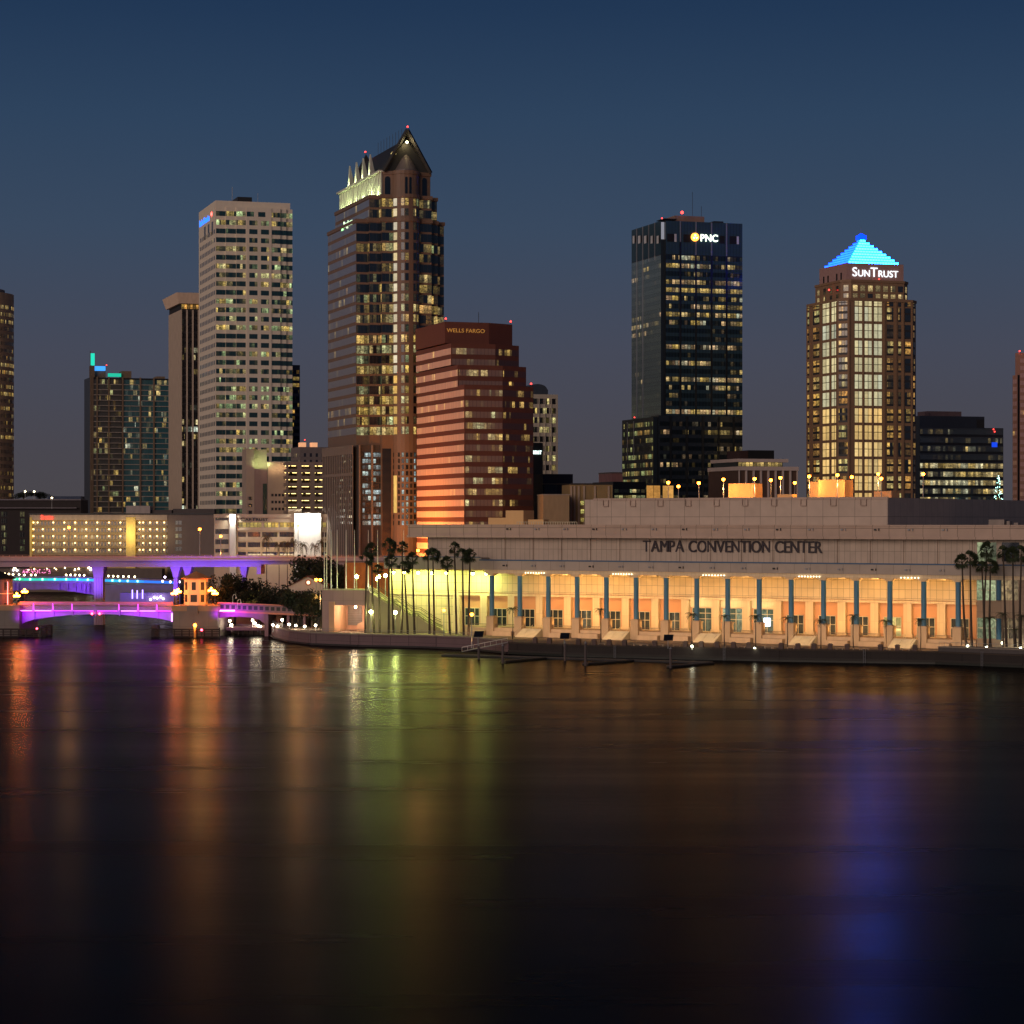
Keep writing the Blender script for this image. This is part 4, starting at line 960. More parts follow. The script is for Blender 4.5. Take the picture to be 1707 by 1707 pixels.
def hotel():
    Y = 1190; f = Fr(279, Y, -3); o = f.root('hotel', 'low cream hotel with lamp-lit balcony rows and blank grey end wall', 'hotel')
    # front wall runs west from the corner, the end wall east
    a0, a1 = f.a(50), f.a(357); mw = plain('cream_wall', s2l((176, 150, 118)), .85, var=.12)
    zt = f.z(858); zb = 3
    MB().box(a0, 0, 1.6, 16, zb, zt).build('wall', mw, o)
    MB().box(0, a1, 0, 22, zb, zt).build('end_wall', plain('grey_end_wall', s2l((128, 112, 104)), .85, var=.1), o)
    MB().box(a0-.4, a1+.3, -.7, 22, zt, zt+.7).build('roof_edge', m_dark, o)
    MB().box(a0, 0, -.3, 1.5, f.z(867), zt-.1).build('parapet', plain('parapet_cream', s2l((190, 170, 150)), .8), o)
    ml = emis('balcony_lamp', (1, .7, .28), 4); rows = [871, 882.3, 893.8, 905.2, 916.5]
    fh = 11.4*Y/FL
    md = litglass('balcony_door_glass', .2, [YEL, WRM], .7, 161, tint=(.03, .03, .03), mull=.4, mullcol=s2l((176, 150, 118)), run=1, rowk=0)
    ylw = plain('stair_cream', s2l((226, 200, 120)), .85)
    for xa, xb in ((210.5, 226), (50, 53.5)):
        MB().box(f.a(xa), f.a(xb), -.6, 1.6, zb, f.z(862)).build('stair_tower', ylw, o)
    for r, y in enumerate(rows):
        z = f.z(y)
        for xa, xb in ((54, 210), (227, 278)):
            mb = MB(); Face((0, 0), (10, 0), 3).pane(mb, f.a(xa), f.a(xb), z-2.0, z+.5, -1.5, 1.7, r); mb.build('door_row', md, o)
            MB().box(f.a(xa), f.a(xb), -.2, 1.5, z-2.6, z-2.3).build('balcony_slab', mw, o)
            MB().box(f.a(xa), f.a(xb), -.25, -.15, z-2.3, z-1.4).build('balcony_railing', plain('railing_cream', s2l((150, 132, 100)), .7) if 'railing_cream' not in MATS else MATS['railing_cream'], o)
        xs = [55, 70.5, 88, 106.5, 124.5, 143, 161.5, 181, 200, 232, 238, 249.5, 261, 273]
        if r == 0: xs[1] = 62
        if r in (2, 3): xs.remove(232)
        for x in xs:
            MB().ball((f.a(x), .9, z), .42, 7, 4).build('balcony_lamp', ml, o)
    for r in range(5):
        mb = MB(); Face((0, 0), (a1, 0), 6).pane(mb, f.a(292), f.a(303), f.z(874.5+r*10.9), f.z(868+r*10.9), .05, 1.6, r); mb.build('window', litglass('end_window', .45, [YEL, (.9, 1, .4)], 1.2, 162, tint=(.02, .02, .02), mull=.1, run=5) if 'end_window' not in MATS else MATS['end_window'], o)
    on_face(letters([('Sheraton', 1)], f.a(89)-f.a(69), 2.3, .15, .03), Face((a0, -.75), (a1, -.75)), f.a(69)-a0, f.z(866), .1).build('sign_lettering', emis('red_hotel_sign', (1, .07, .04), 2.2), o)
    MB().box(f.a(206), f.a(246), 6, 14, zt, f.z(843)).build('penthouse', plain('pent_white', s2l((170, 158, 150)), .8), o)
    MB().box(f.a(246), f.a(281), 8, 14, zt, f.z(850)).box(f.a(282), f.a(352), 9, 15, zt, f.z(848)).build('penthouse', plain('pent_grey', s2l((84, 76, 74)), .8), o)
    for x, pw in ((75, 4), (120, 4), (160, 4), (218, 9), (255, 4)):
        strip_light('balcony_wash', (*f.w(f.a(x), -6), f.z(890)), (0, 1, -.05), 22 if pw == 4 else 3, 10, (1, .74, .35), 480 if pw == 4 else 750)
hotel()

def white_office():
    f = Fr(357, 905, -2); o = f.root('white_office', 'long white office with yellow top windows and two glaring white light panels', 'office building')
    W = f.a(600); zt = f.z(858); mw = plain('office_white', s2l((196, 178, 150)), .8, var=.12)
    MB().box(0, W, 0, 20, 3, zt).build('wall', mw, o); F = Face((0, 0), (W, 0), 2)
    my = litglass('office_top_glass', 1.0, [(1, .6, .1), (1, .74, .16), YEL], 1.1, 171, mull=.1, run=3, detail=.6, rowk=.1)
    md = litglass('office_glass', .18, [YEL, (1, .7, .2)], .8, 172, tint=(.02, .018, .022), mull=.06, run=1.3, rowk=.1)
    def row(y0, y1, segs, mm, r):
        for xa, xb in segs: mb = MB(); F.pane(mb, f.a(xa), f.a(xb), f.z(y1), f.z(y0), .05, 1.5, r); mb.build('window_band', mm, o)
    row(862, 867.5, ((359, 380),), md, 5)
    row(871, 879, ((397, 436), (440, 464), (466, 490), (537, 557), (560, 587)), my, 1)
    for r, (a, b) in enumerate(((887, 895), (904, 912), (920, 926))):
        row(a, b, ((397, 410), (413, 434), (437, 463), (466, 490), (537, 558), (562, 583), (586, 598)), md, 2+r)
        row(a-5, b-5, ((359, 381),), md, 12+r)
    for r, y in enumerate((869, 882.5, 900, 916)):
        mb = MB(); F.box(mb, f.a(394), f.a(491), f.z(y+1.5), f.z(y), 0, .7); mb.build('ledge', mw, o)
    mb = MB(); F.box(mb, 0, W, zt-1.1, zt+.2, 0, 1.0); mb.build('cornice', mw, o)
    mb = MB(); F.box(mb, f.a(384), f.a(394), 3, zt+.4, 0, 1.8); mb.build('light_column', plain('column_white', (.8, .78, .7), .7), o)
    mb = MB(); F.box(mb, f.a(492), f.a(536), 3, zt+.5, 0, 2.2); mb.build('bright_panel', plain('panel_white', (.8, .79, .74), .7), o)
    on_face(letters([('C', 1.2), ('AP', .95), ('T', 1.15), ('RUST', .95)], f.a(447.5)-f.a(401.5), 5.6*905/FL, .2, .03), F, f.a(401.5), f.z(868.4), 1.05).build('sign_lettering', plain('black_sign', (.01, .01, .012), .5), o)
    strip_light('panel_flood', (*f.w(f.a(514), -3.9), f.z(857)), (0, .7, -1), 7, .4, (1, .98, .86), 3600, spread=160)
    strip_light('column_flood', (*f.w(f.a(389), -3.2), f.z(857)), (0, .7, -1), 1.5, .4, (1, .98, .86), 420, spread=110)
    for x in (430, 480, 560): strip_light('office_wash', (*f.w(f.a(x), -8), f.z(925)), (0, 1, .5), 10, .4, (1, .75, .4), 300)
    MB().box(f.a(478), f.a(500), 4, 10, zt, f.z(849)).build('penthouse', MATS['office_white'], o)
white_office()
def slab(mb, u0, u1, y0, y1, b0, t0, b1, t1):
    i = len(mb.v); mb.v += [(u0,y0,b0),(u1,y0,b1),(u1,y1,b1),(u0,y1,b0),(u0,y0,t0),(u1,y0,t1),(u1,y1,t1),(u0,y1,t0)]
    for f in ((0,3,2,1),(4,5,6,7),(0,1,5,4),(1,2,6,5),(2,3,7,6),(3,0,4,7)): mb.f.append(tuple(i+k for k in f)); mb.u.append([(0,0)]*4)
# ================================================================ convention centre
T = Fr(820, 670, -30.83)
def convention():
    o = T.root('convention_center', 'long low mauve convention hall with blue columns before an orange-lit arcade', 'convention center')
    z = lambda y, b=0: T.z(y, 36, b)
    m_up = panelled('mauve_panel', s2l((200, 180, 162)), 4.55, 6.6, .12, .55, var=.16)
    m_fas = panelled('fascia_panel', s2l((192, 168, 150)), 4.55, 30, .14, .55, var=.16)
    m_rec = panelled('recessed_panel', s2l((196, 178, 160)), 1.52, 4.2, .09, .5, oz=1.1, var=.16)
    m_can = panelled('canopy_panel', s2l((178, 166, 154)), 4.55, 30, .1, .4, var=.16)
    m_arc = panelled('arcade_panel', s2l((222, 202, 164)), 1.7, 2.28, .09, .55, oz=-.6, var=.10)
    m_bay = plain('bay_panel', s2l((224, 168, 124)), .85, var=.08)
    m_pil = panelled('pilaster_stone', s2l((232, 210, 172)), 1.1, 6, .05, .3, var=.08)
    m_blue = plain('column_blue', (.06, .19, .32), .45, var=.1)
    m_gut = plain('gutter_blue', (.06, .13, .24), .5)
    sR = 195
    # arcade back wall, a deep hall behind it
    sL = T.a(648, 8); zf = 5.2
    MB().box(sL, sR, 8.8, 60, 3, z(952)).build('arcade_wall', m_bay, o)
    zc = z(992.5, 8)
    MB().box(sL, T.a(1628, 8), 8.0, 8.8, zc, z(954, 8)).build('arcade_upper_wall', m_arc, o)
    mb = MB(); mb.box(sL, T.a(1628, 8), 7.7, 8.0, zc-.75, zc-.1).box(sL, T.a(1628, 8), 7.85, 8.0, zc+.2, zc+.35); mb.build('cornice', m_pil, o)
    MB().box(sL, T.a(765.5, 8), 8.0, 8.8, 3, zc).build('plain_wall', m_arc, o)
    x0 = T.a(785, 8)
    m_gl = litglass('arcade_glass', .08, [(.8, 1, .5), WHT], .5, 201, tint=(.012, .022, .026), mull=.0, run=1, rough=.35, spec=.3)
    m_gl2 = litglass('arcade_glass_lit', .7, [(.6, .8, .5), (.8, 1, .7), (.5, .6, .4)], .5, 202, tint=(.02, .05, .05), mull=.0, run=1, rough=.35, spec=.3)
    m_wf = plain('window_frame_cream', s2l((226, 214, 180)), .6)
    m_scr = emis('projection_screen', (.62, .76, 1), 3.0)
    for q in range(19):
        c = x0+9.1*q
        if c > T.a(1622, 8): break
        mb = MB(); mb.box(c-5.65, c-3.45, 7.4, 8.8, 3, zc-.75).box(c-5.9, c-3.2, 7.3, 8.8, 3, 5.9); mb.build('pilaster', m_pil, o)
        lit = q in (8, 9, 10)
        w, zt, zb = 2.45, (z(1010, 8.7) if lit else z(1018.5, 8.7)), z(1049, 8.7)
        if q in (8, 9, 10): w = 2.95
        F = Face((c-w, 8.75), (c+w, 8.75), q+1); mb = MB(); F.pane(mb, 0, 2*w, zb, zt, .0, 1.6, q, 3)
        mm = m_gl2 if lit else m_gl
        if q == 14: mm = litglass('arcade_glass_warm', 1.4, [(1, .78, .2), (1, .85, .3)], .85, 204, tint=(.05, .05, .03), mull=.0, run=2, detail=.4)
        win = mb.build('window', mm, o)
        fm = MB()
        for u in (0, w*.66, w*1.33, 2*w-.14): fm.box(c-w+u, c-w+u+.14, 8.6, 8.74, zb, zt)
        for zz in (zb, zb+(zt-zb)*.52, zt-.14)+((zb+(zt-zb)*.76,) if lit else ()): fm.box(c-w, c+w, 8.58, 8.76, zz, zz+.14)
        fm.build('window_frame', m_wf, win)
        if lit:
            MB().box(c-3.3, c+3.3, 8.3, 8.79, zt+.1, zc-.8).build('lit_lintel', m_pil, o)
            strip_light('lintel_light', (*T.w(c, 6.2), zc-1.2), (T.l[0]*1, T.l[1]*1, -.5), 5.5, .3, (1, .85, .45), 60, (*T.r, 0))
        if q == 10:
            MB().box(T.a(1273, 8.4), T.a(1284, 8.4), 8.45, 8.55, z(1038, 8.4), z(1024.5, 8.4)).build('projection_screen', m_scr, o)
    # canopy, upper wall, upper fascia
    c0, c1 = z(952, -2), z(936.5, -2)
    MB().box(T.a(800, -2), sR, -2, 9, c0, c1).build('canopy_fascia', m_can, o)
    MB().box(T.a(801, -2)+1, sR, -1.6, 8, c0-1.0, c0).build('canopy_soffit', m_pil, o)
    MB().box(T.a(800, -2)-.1, sR, -2.2, -1.7, c1, c1+.35).build('gutter', m_gut, o)
    MB().box(T.a(640, -1.5), T.a(800, -1.5)+.4, -1.5, 9, z(952.2, -1.5), z(931.5, -1.5)).build('wing_fascia', m_can, o)
    MB().box(T.a(640, -1.5)-.1, T.a(800, -1.5), -1.7, -1.2, z(931.5, -1.5), z(930, -1.5)).build('gutter', m_gut, o)
    MB().box(T.a(713, 3), sR, 3, 60, c1, z(896.5, 3)).build('upper_wall', m_rec, o)
    for q in range(16):
        u = 9.1*q+2.1; MB().box(u-.5, u+.5, 2.6, 3, c1+.3, z(896.5, 3)).build('upper_pilaster', m_rec, o)
    f0, f1 = z(897, 0), z(876, 0)
    MB().box(T.a(680, 0), sR, 0, 62, f0, f1).build('upper_fascia', m_fas, o)
    MB().box(T.a(680, 0)-.2, sR, -.35, 0, f0, z(893, 0)).box(T.a(680, 0)-.1, sR, -.2, 0, f1-.15, f1+.25).build('fascia_lip', m_fas, o)
    # raised roof block
    a1, a0, t1 = T.a(1480, 16), T.a(990, 16), T.z(831, 60, 16)
    MB().box(a0, a1, 16, 130, f1-2, t1).box(T.a(975, 21), a0, 21, 60, f1-2, t1-.1).build('roof_block', m_up, o)
    MB().box(a0-.1, a1+.2, 15.8, 16.0, t1-.5, t1+.2).build('roof_block_lip', m_fas, o)
    for q in range(12):
        u = a0+3+q*9.1*.94
        if u < a1: MB().box(u, u+.18, 15.55, 15.8, t1-2.0, t1-.2).box(u+1.6, u+1.78, 15.55, 15.8, t1-2.0, t1-.2).box(u, u+1.78, 15.4, 15.8, t1-2.1, t1-1.9).build('roof_bracket', m_fas, o)
    # little fixtures on the fascias
    for q in range(15):
        for (b, zz) in ((-2.2, c1-1.1), (-.2, f1-.8)):
            u = 9.1*q+5.2; MB().box(u-.3, u+.3, b-.3, b, zz-.4, zz).box(u+.9, u+1.1, b-.25, b, zz-.5, zz+.1).build('fixture', m_steel if q % 3 else m_dark, o)
    # building name
    ltr = letters([(ch, 1) for ch in 'TAMPA CONVENTION CENTER'], (T.a(1371, 3)-T.a(1073, 3)), z(903.0, 3)-z(922.0, 3), .2, 0)
    v0, f0_, u0_ = list(ltr.v), list(ltr.f), list(ltr.u)
    for k, dx in enumerate((-.09, .09)):
        i = len(ltr.v); ltr.v += [(x+dx, y-.004*(k+1), zz) for x, y, zz in v0]; ltr.f += [tuple(i+q for q in f) for f in f0_]; ltr.u += u0_
    on_face(ltr, Face((0, 3), (1, 3)), T.a(1073, 3), T.z(921.3, 80, 3)+.0, .25).build('sign_lettering', plain('sign_plum', (.022, .012, .02), .5), o)
    # blue columns on stone pedestals
    capb = c0-1.0
    for q in range(16):
        u = 9.1*q; zt, zb = T.z(962, 36, 0), T.z(1031, 36, 0)
        MB().lathe((u, 0, 0), [(.68, zb), (.68, zt)], 18).build('column', m_blue, o, smooth=False)
        MB().box(u-.95, u+.95, -.95, .95, zt, capb+.2).box(u-1.3, u+1.3, -1.3, 1.3, capb+.2-.5, capb+.25).build('capital', m_pil, o)
        MB().box(u-1.15, u+1.15, -1.15, 1.15, 3, zb-.45).box(u-1.3, u+1.3, -1.3, 1.3, zb-.45, zb-.15).box(u-.85, u+.85, -.85, .85, zb-.15, zb+.05).build('pedestal', plain('pedestal_stone', s2l((196, 172, 142)), .85) if 'pedestal_stone' not in MATS else MATS['pedestal_stone'], o)
        MB().box(u+3.6, u+5.4, 1.5, 8, c0-1.25, c0-1.0).build('soffit_panel', m_pil, o)
    # terrace, retaining wall, steps and balustrade
    m_ter = plain('terrace_stone', s2l((204, 180, 150)), .85)
    stairs = (1, 4, 7, 10, 13)
    MB().box(-9, T.a(1628, 0), -.6, 8.8, 3, zf).build('terrace', m_ter, o)
    m_rail = plain('bronze_rail', s2l((120, 96, 76)), .5)
    for q in range(-1, 15):
        u0, u1 = 9.1*q+1.5, 9.1*(q+1)-1.5
        if q in stairs:
            mb = MB()
            for k in range(9): mb.box(u0, u1, -.7-.5*(9-k), -.6, 3+(2.2*k/9)+.0, 3+2.2*(k+1)/9)
            mb.build('steps', plain('pale_step', s2l((226, 214, 180)), .8) if 'pale_step' not in MATS else MATS['pale_step'], o)
            mb = MB()
            for uu in (u0+.1, (u0+u1)/2, u1-.1): mb.tube([(uu, -5.2, 4.1), (uu, -.8, 6.2)], .06, 5).tube([(uu, -5.2, 3), (uu, -5.2, 4.1)], .05, 5).tube([(uu, -.8, 5.2), (uu, -.8, 6.2)], .05, 5)
            mb.build('handrail', m_wf, o)
        else:
            MB().box(u0, u1, -2.4, -.6, 3, 4.3).build('planter', m_ter, o)
            mb = MB(); mb.box(u0, u1, -.55, -.47, 6.15, 6.25).box(u0, u1, -.55, -.47, 5.35, 5.42)
            k = u0
            while k < u1: mb.box(k, k+.06, -.54, -.48, 5.2, 6.2); k += .33
            mb.build('railing', m_rail, o)
    # soffit downlights
    dn = emis('soffit_lamp', (1, .9, .65), 2.6)
    for xa, xb, n in ((876, 907, 8), (1022, 1053, 8), (1172, 1207, 8), (1332, 1366, 8), (1502, 1531, 6)):
        for k in range(n): x = xa+(xb-xa)*k/(n-1); MB().ball((T.a(x, -2.0), -2.0, c0-.75), .2, 6, 4).build('downlight', dn, o)
    # east end with tall lit openings
    e0 = T.a(1628, -1); m_e = panelled('east_panel', s2l((176, 152, 128)), 2.3, 3.1, .08, .4, var=.1)
    MB().box(e0, sR, -1, 8.8, 3, c0).build('east_wall', m_e, o)
    g1 = litglass('east_lit_glass', 1.4, [(.9, 1, .55), (.75, .95, .5), (1, .9, .5)], .62, 207, mull=.0, run=1, detail=.75)
    g2 = litglass('east_warm_glass', 1.4, [(1, .75, .35), (1, .62, .3)], .62, 208, mull=.0, run=1, detail=.85)
    FE = Face((0, -1), (1, -1), 3)
    for xa, xb, ya, yb, mm in ((1628, 1661, 967, 1000.5, g1), (1669, 1698, 967, 1000.5, g2), (1629, 1661, 1030, 1064, g1), (1672, 1699, 1031, 1064, g2)):
        u0, u1 = T.a(xa, -1), T.a(xb, -1); zt, zb = T.z(ya, u0, -1), T.z(yb, u0, -1)
        w = FE.pane(MB(), u0, u1, zb, zt, .04, 1.7, int(ya), 3).build('lit_opening', mm, o)
        fm = MB(); nn = 3
        for k in range(nn+1): uu = u0+(u1-u0-.12)*k/nn; fm.box(uu, uu+.12, -1.14, -1.02, zb, zt)
        fm.box(u0, u1, -1.14, -1.02, (zt+zb)/2, (zt+zb)/2+.12).build('window_frame', m_wf, w)
    for xa, xb in ((1629, 1661), (1670, 1699)):
        u0, u1 = T.a(xa, 2.9), T.a(xb, 2.9); FE2 = Face((0, 3), (1, 3), 5)
        FE2.pane(MB(), u0, u1, T.z(936, u0, 3), T.z(904, u0, 3), .06, 1.7, 31, 3).build('lit_opening', g1 if xa < 1650 else litglass('dusk_opening', .1, [WHT], .3, 209, tint=(.03, .04, .06), mull=0), o)
    for ya, yb in ((967, 1000.5), (1031, 1066)):
        u = T.a(1665, -1.6); MB().lathe((u, -1.7, 0), [(.62, T.z(yb, u, -1.6)), (.62, T.z(ya, u, -1.6))], 14).build('column', m_blue, o)
    # warm strips that wash the arcade
    dr = (T.l[0]*.9, T.l[1]*.9, -.44)
    for q in range(1, 15):
        c = T.w(9.1*q+4.55, -1.0)
        strip_light('arcade_wash', (*c, c0-1.35), dr, 5.6, .4, (1, .55, .18), 255*random.uniform(.6, 1.3), (*T.r, 0), 140)
        strip_light('arcade_fill', (*T.w(9.1*q+4.55, -.2), zf+1.3), (T.l[0]*.86, T.l[1]*.86, .5), 5.6, .3, (1, .55, .18), 280*random.uniform(.7, 1.25), (*T.r, 0), 140)  # low fill strips added to even out the light on the wall
    for q in range(12):
        strip_light('plaza_wash', (*T.w(4+q*12, -13), 4.3), (T.l[0], T.l[1], .12), 9, .3, (1, .58, .26), 330, (*T.r, 0), 150)  # unseen strips added on the quay to brighten pedestals and low walls
    # yellow-green floods over the plain wing wall
    for k, (x, p) in enumerate(((657, .35), (675, .35), (698, 1.2), (721, 1.2), (745, .6), (789, 1.2), (811, 1.0))):
        u = T.a(x, 5.2); zz = z(952, 5)-.9
        MB().box(u-.5, u+.5, 4.6, 5.4, zz, zz+.4).build('flood_housing', m_dark, o)
        MB().ball((u, 4.9, zz-.25), .42, 8, 5).build('flood_lamp', m_lampg, o)
        strip_light('wall_flood', (*T.w(u, 4.2), zz-.9), (T.l[0]*.55, T.l[1]*.55, -.8), 1.6, .5, (.93, 1, .36), 430*p, (*T.r, 0))
        strip_light('ground_flood', (*T.w(u, 3.0), zz-1.2), (T.n[0] if hasattr(T, 'n') else -T.l[0]*.1, -T.l[1]*.1, -1), 1.6, .5, (.93, 1, .36), 160*p, (*T.r, 0))
    # rooftop plant boxes and blank screens under the sodium lamps
    mo = plain('roof_box_cream', s2l((235, 190, 130)), .8, var=.08)
    def rbox(xa, xb, yt, yb, b, dep=6):
        u0, u1 = T.a(xa, b), T.a(xb, b); MB().box(u0, u1, b, b+dep, T.z(yb, u0, b), T.z(yt, u0, b)).build('roof_housing', mo, o)
    rbox(1214, 1256, 806, 832, 48); rbox(1364, 1408, 800, 832, 48); rbox(1457, 1486, 819, 832, 44); rbox(1296, 1321, 824, 832, 44, 3); rbox(1350, 1366, 803, 832, 52, 3)
    rbox(843, 872.5, 851, 878, 24); rbox(814, 843, 863, 878, 24); rbox(880, 906, 866, 878, 26, 3)
    mb = MB()
    for k in range(26): u = T.a(862+k*4.0, 2); mb.box(u, u+.12, 1.8, 1.95, f1, f1+.9)
    mb.box(T.a(862, 2), T.a(962, 2), 1.8, 1.95, f1+.9, f1+1.0); mb.build('roof_railing', m_wf, o)
    MB().box(T.a(1648, 12), T.a(1674, 12), 12, 15, f1, f1+1.6).box(T.a(1678, 12), T.a(1683, 12), 12, 14, f1, f1+1.2).box(T.a(1690, 12), T.a(1697, 12), 12, 14, f1, f1+.8).build('roof_unit', m_conc, o)
convention()

# ---------------------------------------------------------------- street lamps
def lamp_proto(name, h, col_m, r=.5, arm=0):
    o = thing(name, 'proto', 'street lamp')
    MB().tube([(0, 0, 0), (0, 0, h-.6)], [.16, .09], 7).build('pole', m_steel, o)
    if arm: MB().tube([(0, 0, h-.9), (arm*.5, 0, h-.2), (arm, 0, h-.1)], .07, 6).build('arm', m_steel, o)
    MB().box(arm-.45, arm+.45, -.25, .25, h+.15, h+.35).build('lamp_hood', m_dark, o)
    MB().ball((arm, 0, h-.15), r, 9, 6).build('lamp_globe', col_m, o)
    return o
P_or = lamp_proto('street_lamp', 9, m_lampo, .46)
used = [False]
def lampx(x, y, D, label, h=9, power=0, group='sodium lamps', col=(1, .45, .12), proto=None, first=[True]):
    X, Z = (x-CX)/FL*D, EYE+(HZ-y)/FL*D
    pr = proto or P_or
    if pr.get('placed') is None:
        o = pr; o['placed'] = 1; o.location = (X, D, Z-h); o['label'] = label; o['group'] = group
    else: o = dup(pr, (X, D, Z-h), 0, label, group)
    if power: lamp_light('lamp_light', (X, D-.75, Z-.3), col, power, .3)
    return o
roofY = lambda x, b: T.w(T.a(x, b), b)[1]
rl = [(1114, 818, 40), (1131, 824, 60), (1165, 819, 40), (1206, 813, 44), (1258, 812, 45), (1285, 814, 60), (1301, 810, 62), (1325, 818, 80), (1349, 808, 46), (1396, 806, 44), (1420, 809, 60), (1464, 804, 60), (1469, 812, 42), (1539, 804, 70)]
desc = ['sodium roof lamp at the west end, above the letter T of the wall sign', 'low sodium roof lamp in front of the black tower lobby', 'sodium roof lamp before the middle of the black tower', 'tall sodium roof lamp just west of the orange-lit roof box', 'sodium roof lamp touching the east edge of the orange-lit roof box',
        'low sodium roof lamp in front of the ribbed low block', 'higher sodium roof lamp in front of the ribbed low block', 'dim sodium roof lamp between the two big roof boxes', 'sodium roof lamp at the west foot of the pyramid tower', 'sodium roof lamp over the brighter roof box under the pyramid tower',
        'sodium roof lamp just east of the brighter roof box', 'higher of two close sodium roof lamps under the pyramid tower', 'lower of two close sodium roof lamps under the pyramid tower', 'lone tall sodium roof lamp at the east edge of the pyramid tower']
for (x, y, b), d in zip(rl, desc): lampx(x, y, roofY(x, b), d, 6.5, 1500 if x in (1206, 1258, 1349, 1396, 1464, 1301) else 0, 'sodium lamps on the convention roof')
lampx(697, 846, 735, 'tall sodium lamp at the west foot of the stepped orange block', 22, 6000)
lampx(882, 841, 735, 'dim sodium lamp before the east face of the stepped block', 14, 1500)
lampx(333, 846, 792, 'tall sodium lamp on the expressway before the hotel end wall', 16, 9000)
lampx(497, 842, 796, 'tall sodium lamp beside the glaring white office panel', 16, 7000)
lampx(115, 843, 792, 'tall sodium lamp on the expressway before the dark flat block', 16, 3000)
lampx(368, 921, 860, 'short sodium lamp at the foot of the white office', 3, 400)
lampx(527, 993, 722, 'sodium lamp at the bridge end, higher of the close two', 4, 500)
lampx(534, 996.5, 716, 'sodium lamp at the bridge end, lower of the close two', 3.5, 500)
lampx(609, 951, 760, 'sodium lamp among the flagpoles west of the green wall', 8, 1500)
P_wh = lamp_proto('street_lamp', 6, m_lampw, .45)
for x, y, D, d, h in ((42, 825, 1272, 'white flood lamp in the tree behind the dark block, west of its twin', 4), (57, 825, 1272, 'white flood lamp in the tree behind the dark block, east of its twin', 4), (86.5, 839, 1252, 'white lamp hung below the dark block roof line', 3)):
    lampx(x, y, D, d, h, 0, 'white lamps', proto=P_wh)
P_pg = lamp_proto('street_lamp', 6, emis('post_top_lamp', (.8, 1, .18), 90), .55)
for x, y, D, d, h in ((618.5, 1019, 674, 'bright yellow-green promenade lamp under the big staircase, farther from the hall', 6), (659, 1020, 672, 'bright yellow-green promenade lamp under the big staircase, nearer the hall', 6),
                      (594.5, 983, 700, 'greenish lamp on the flagpole terrace, above the lit gateway', 2.0), (631.5, 983, 700, 'greenish lamp at the head of the big staircase', 2.0), (642.5, 952.5, 694, 'greenish lamp at the corner of the lit wing wall', 7), (629, 953, 708, 'thin-posted greenish lamp between flagpoles and lit wing wall', 8)):
    lampx(x, y, D, d, h, 900 if y > 1000 else 300, 'promenade lamps', (.95, 1, .42), P_pg)
P_lo = lamp_proto('path_light', .9, emis('path_lamp', (1, .98, .7), 16), .3)
for i, (x, y, D) in enumerate(((1153.6, 1076.5, 603), (1258, 1080, 599), (1533, 1086.5, 588))):
    lampx(x, y, D, ('small path light on the quay beside the steps with the tent rails', 'small path light on the quay below the lit projection screen', 'bright starry path light on the quay near the east end')[i], .9, 120, 'quay path lights', (1, .98, .7), P_lo)
for i, (x, y) in enumerate(((1613, 1076), (1644, 1077), (1671, 1071), (1693, 1073), (1701, 1078))):
    lampx(x, y, 589, 'pale %s bollard light under the east palms, counted from the hall columns' % ORD[i], .9, 40, 'lights under the east palms', (.8, 1, .8), P_lo)
lampx(740, 1069, 660, 'small orange marker light on the quay wall', .3, 20, 'quay path lights', (1, .4, .1), P_or)

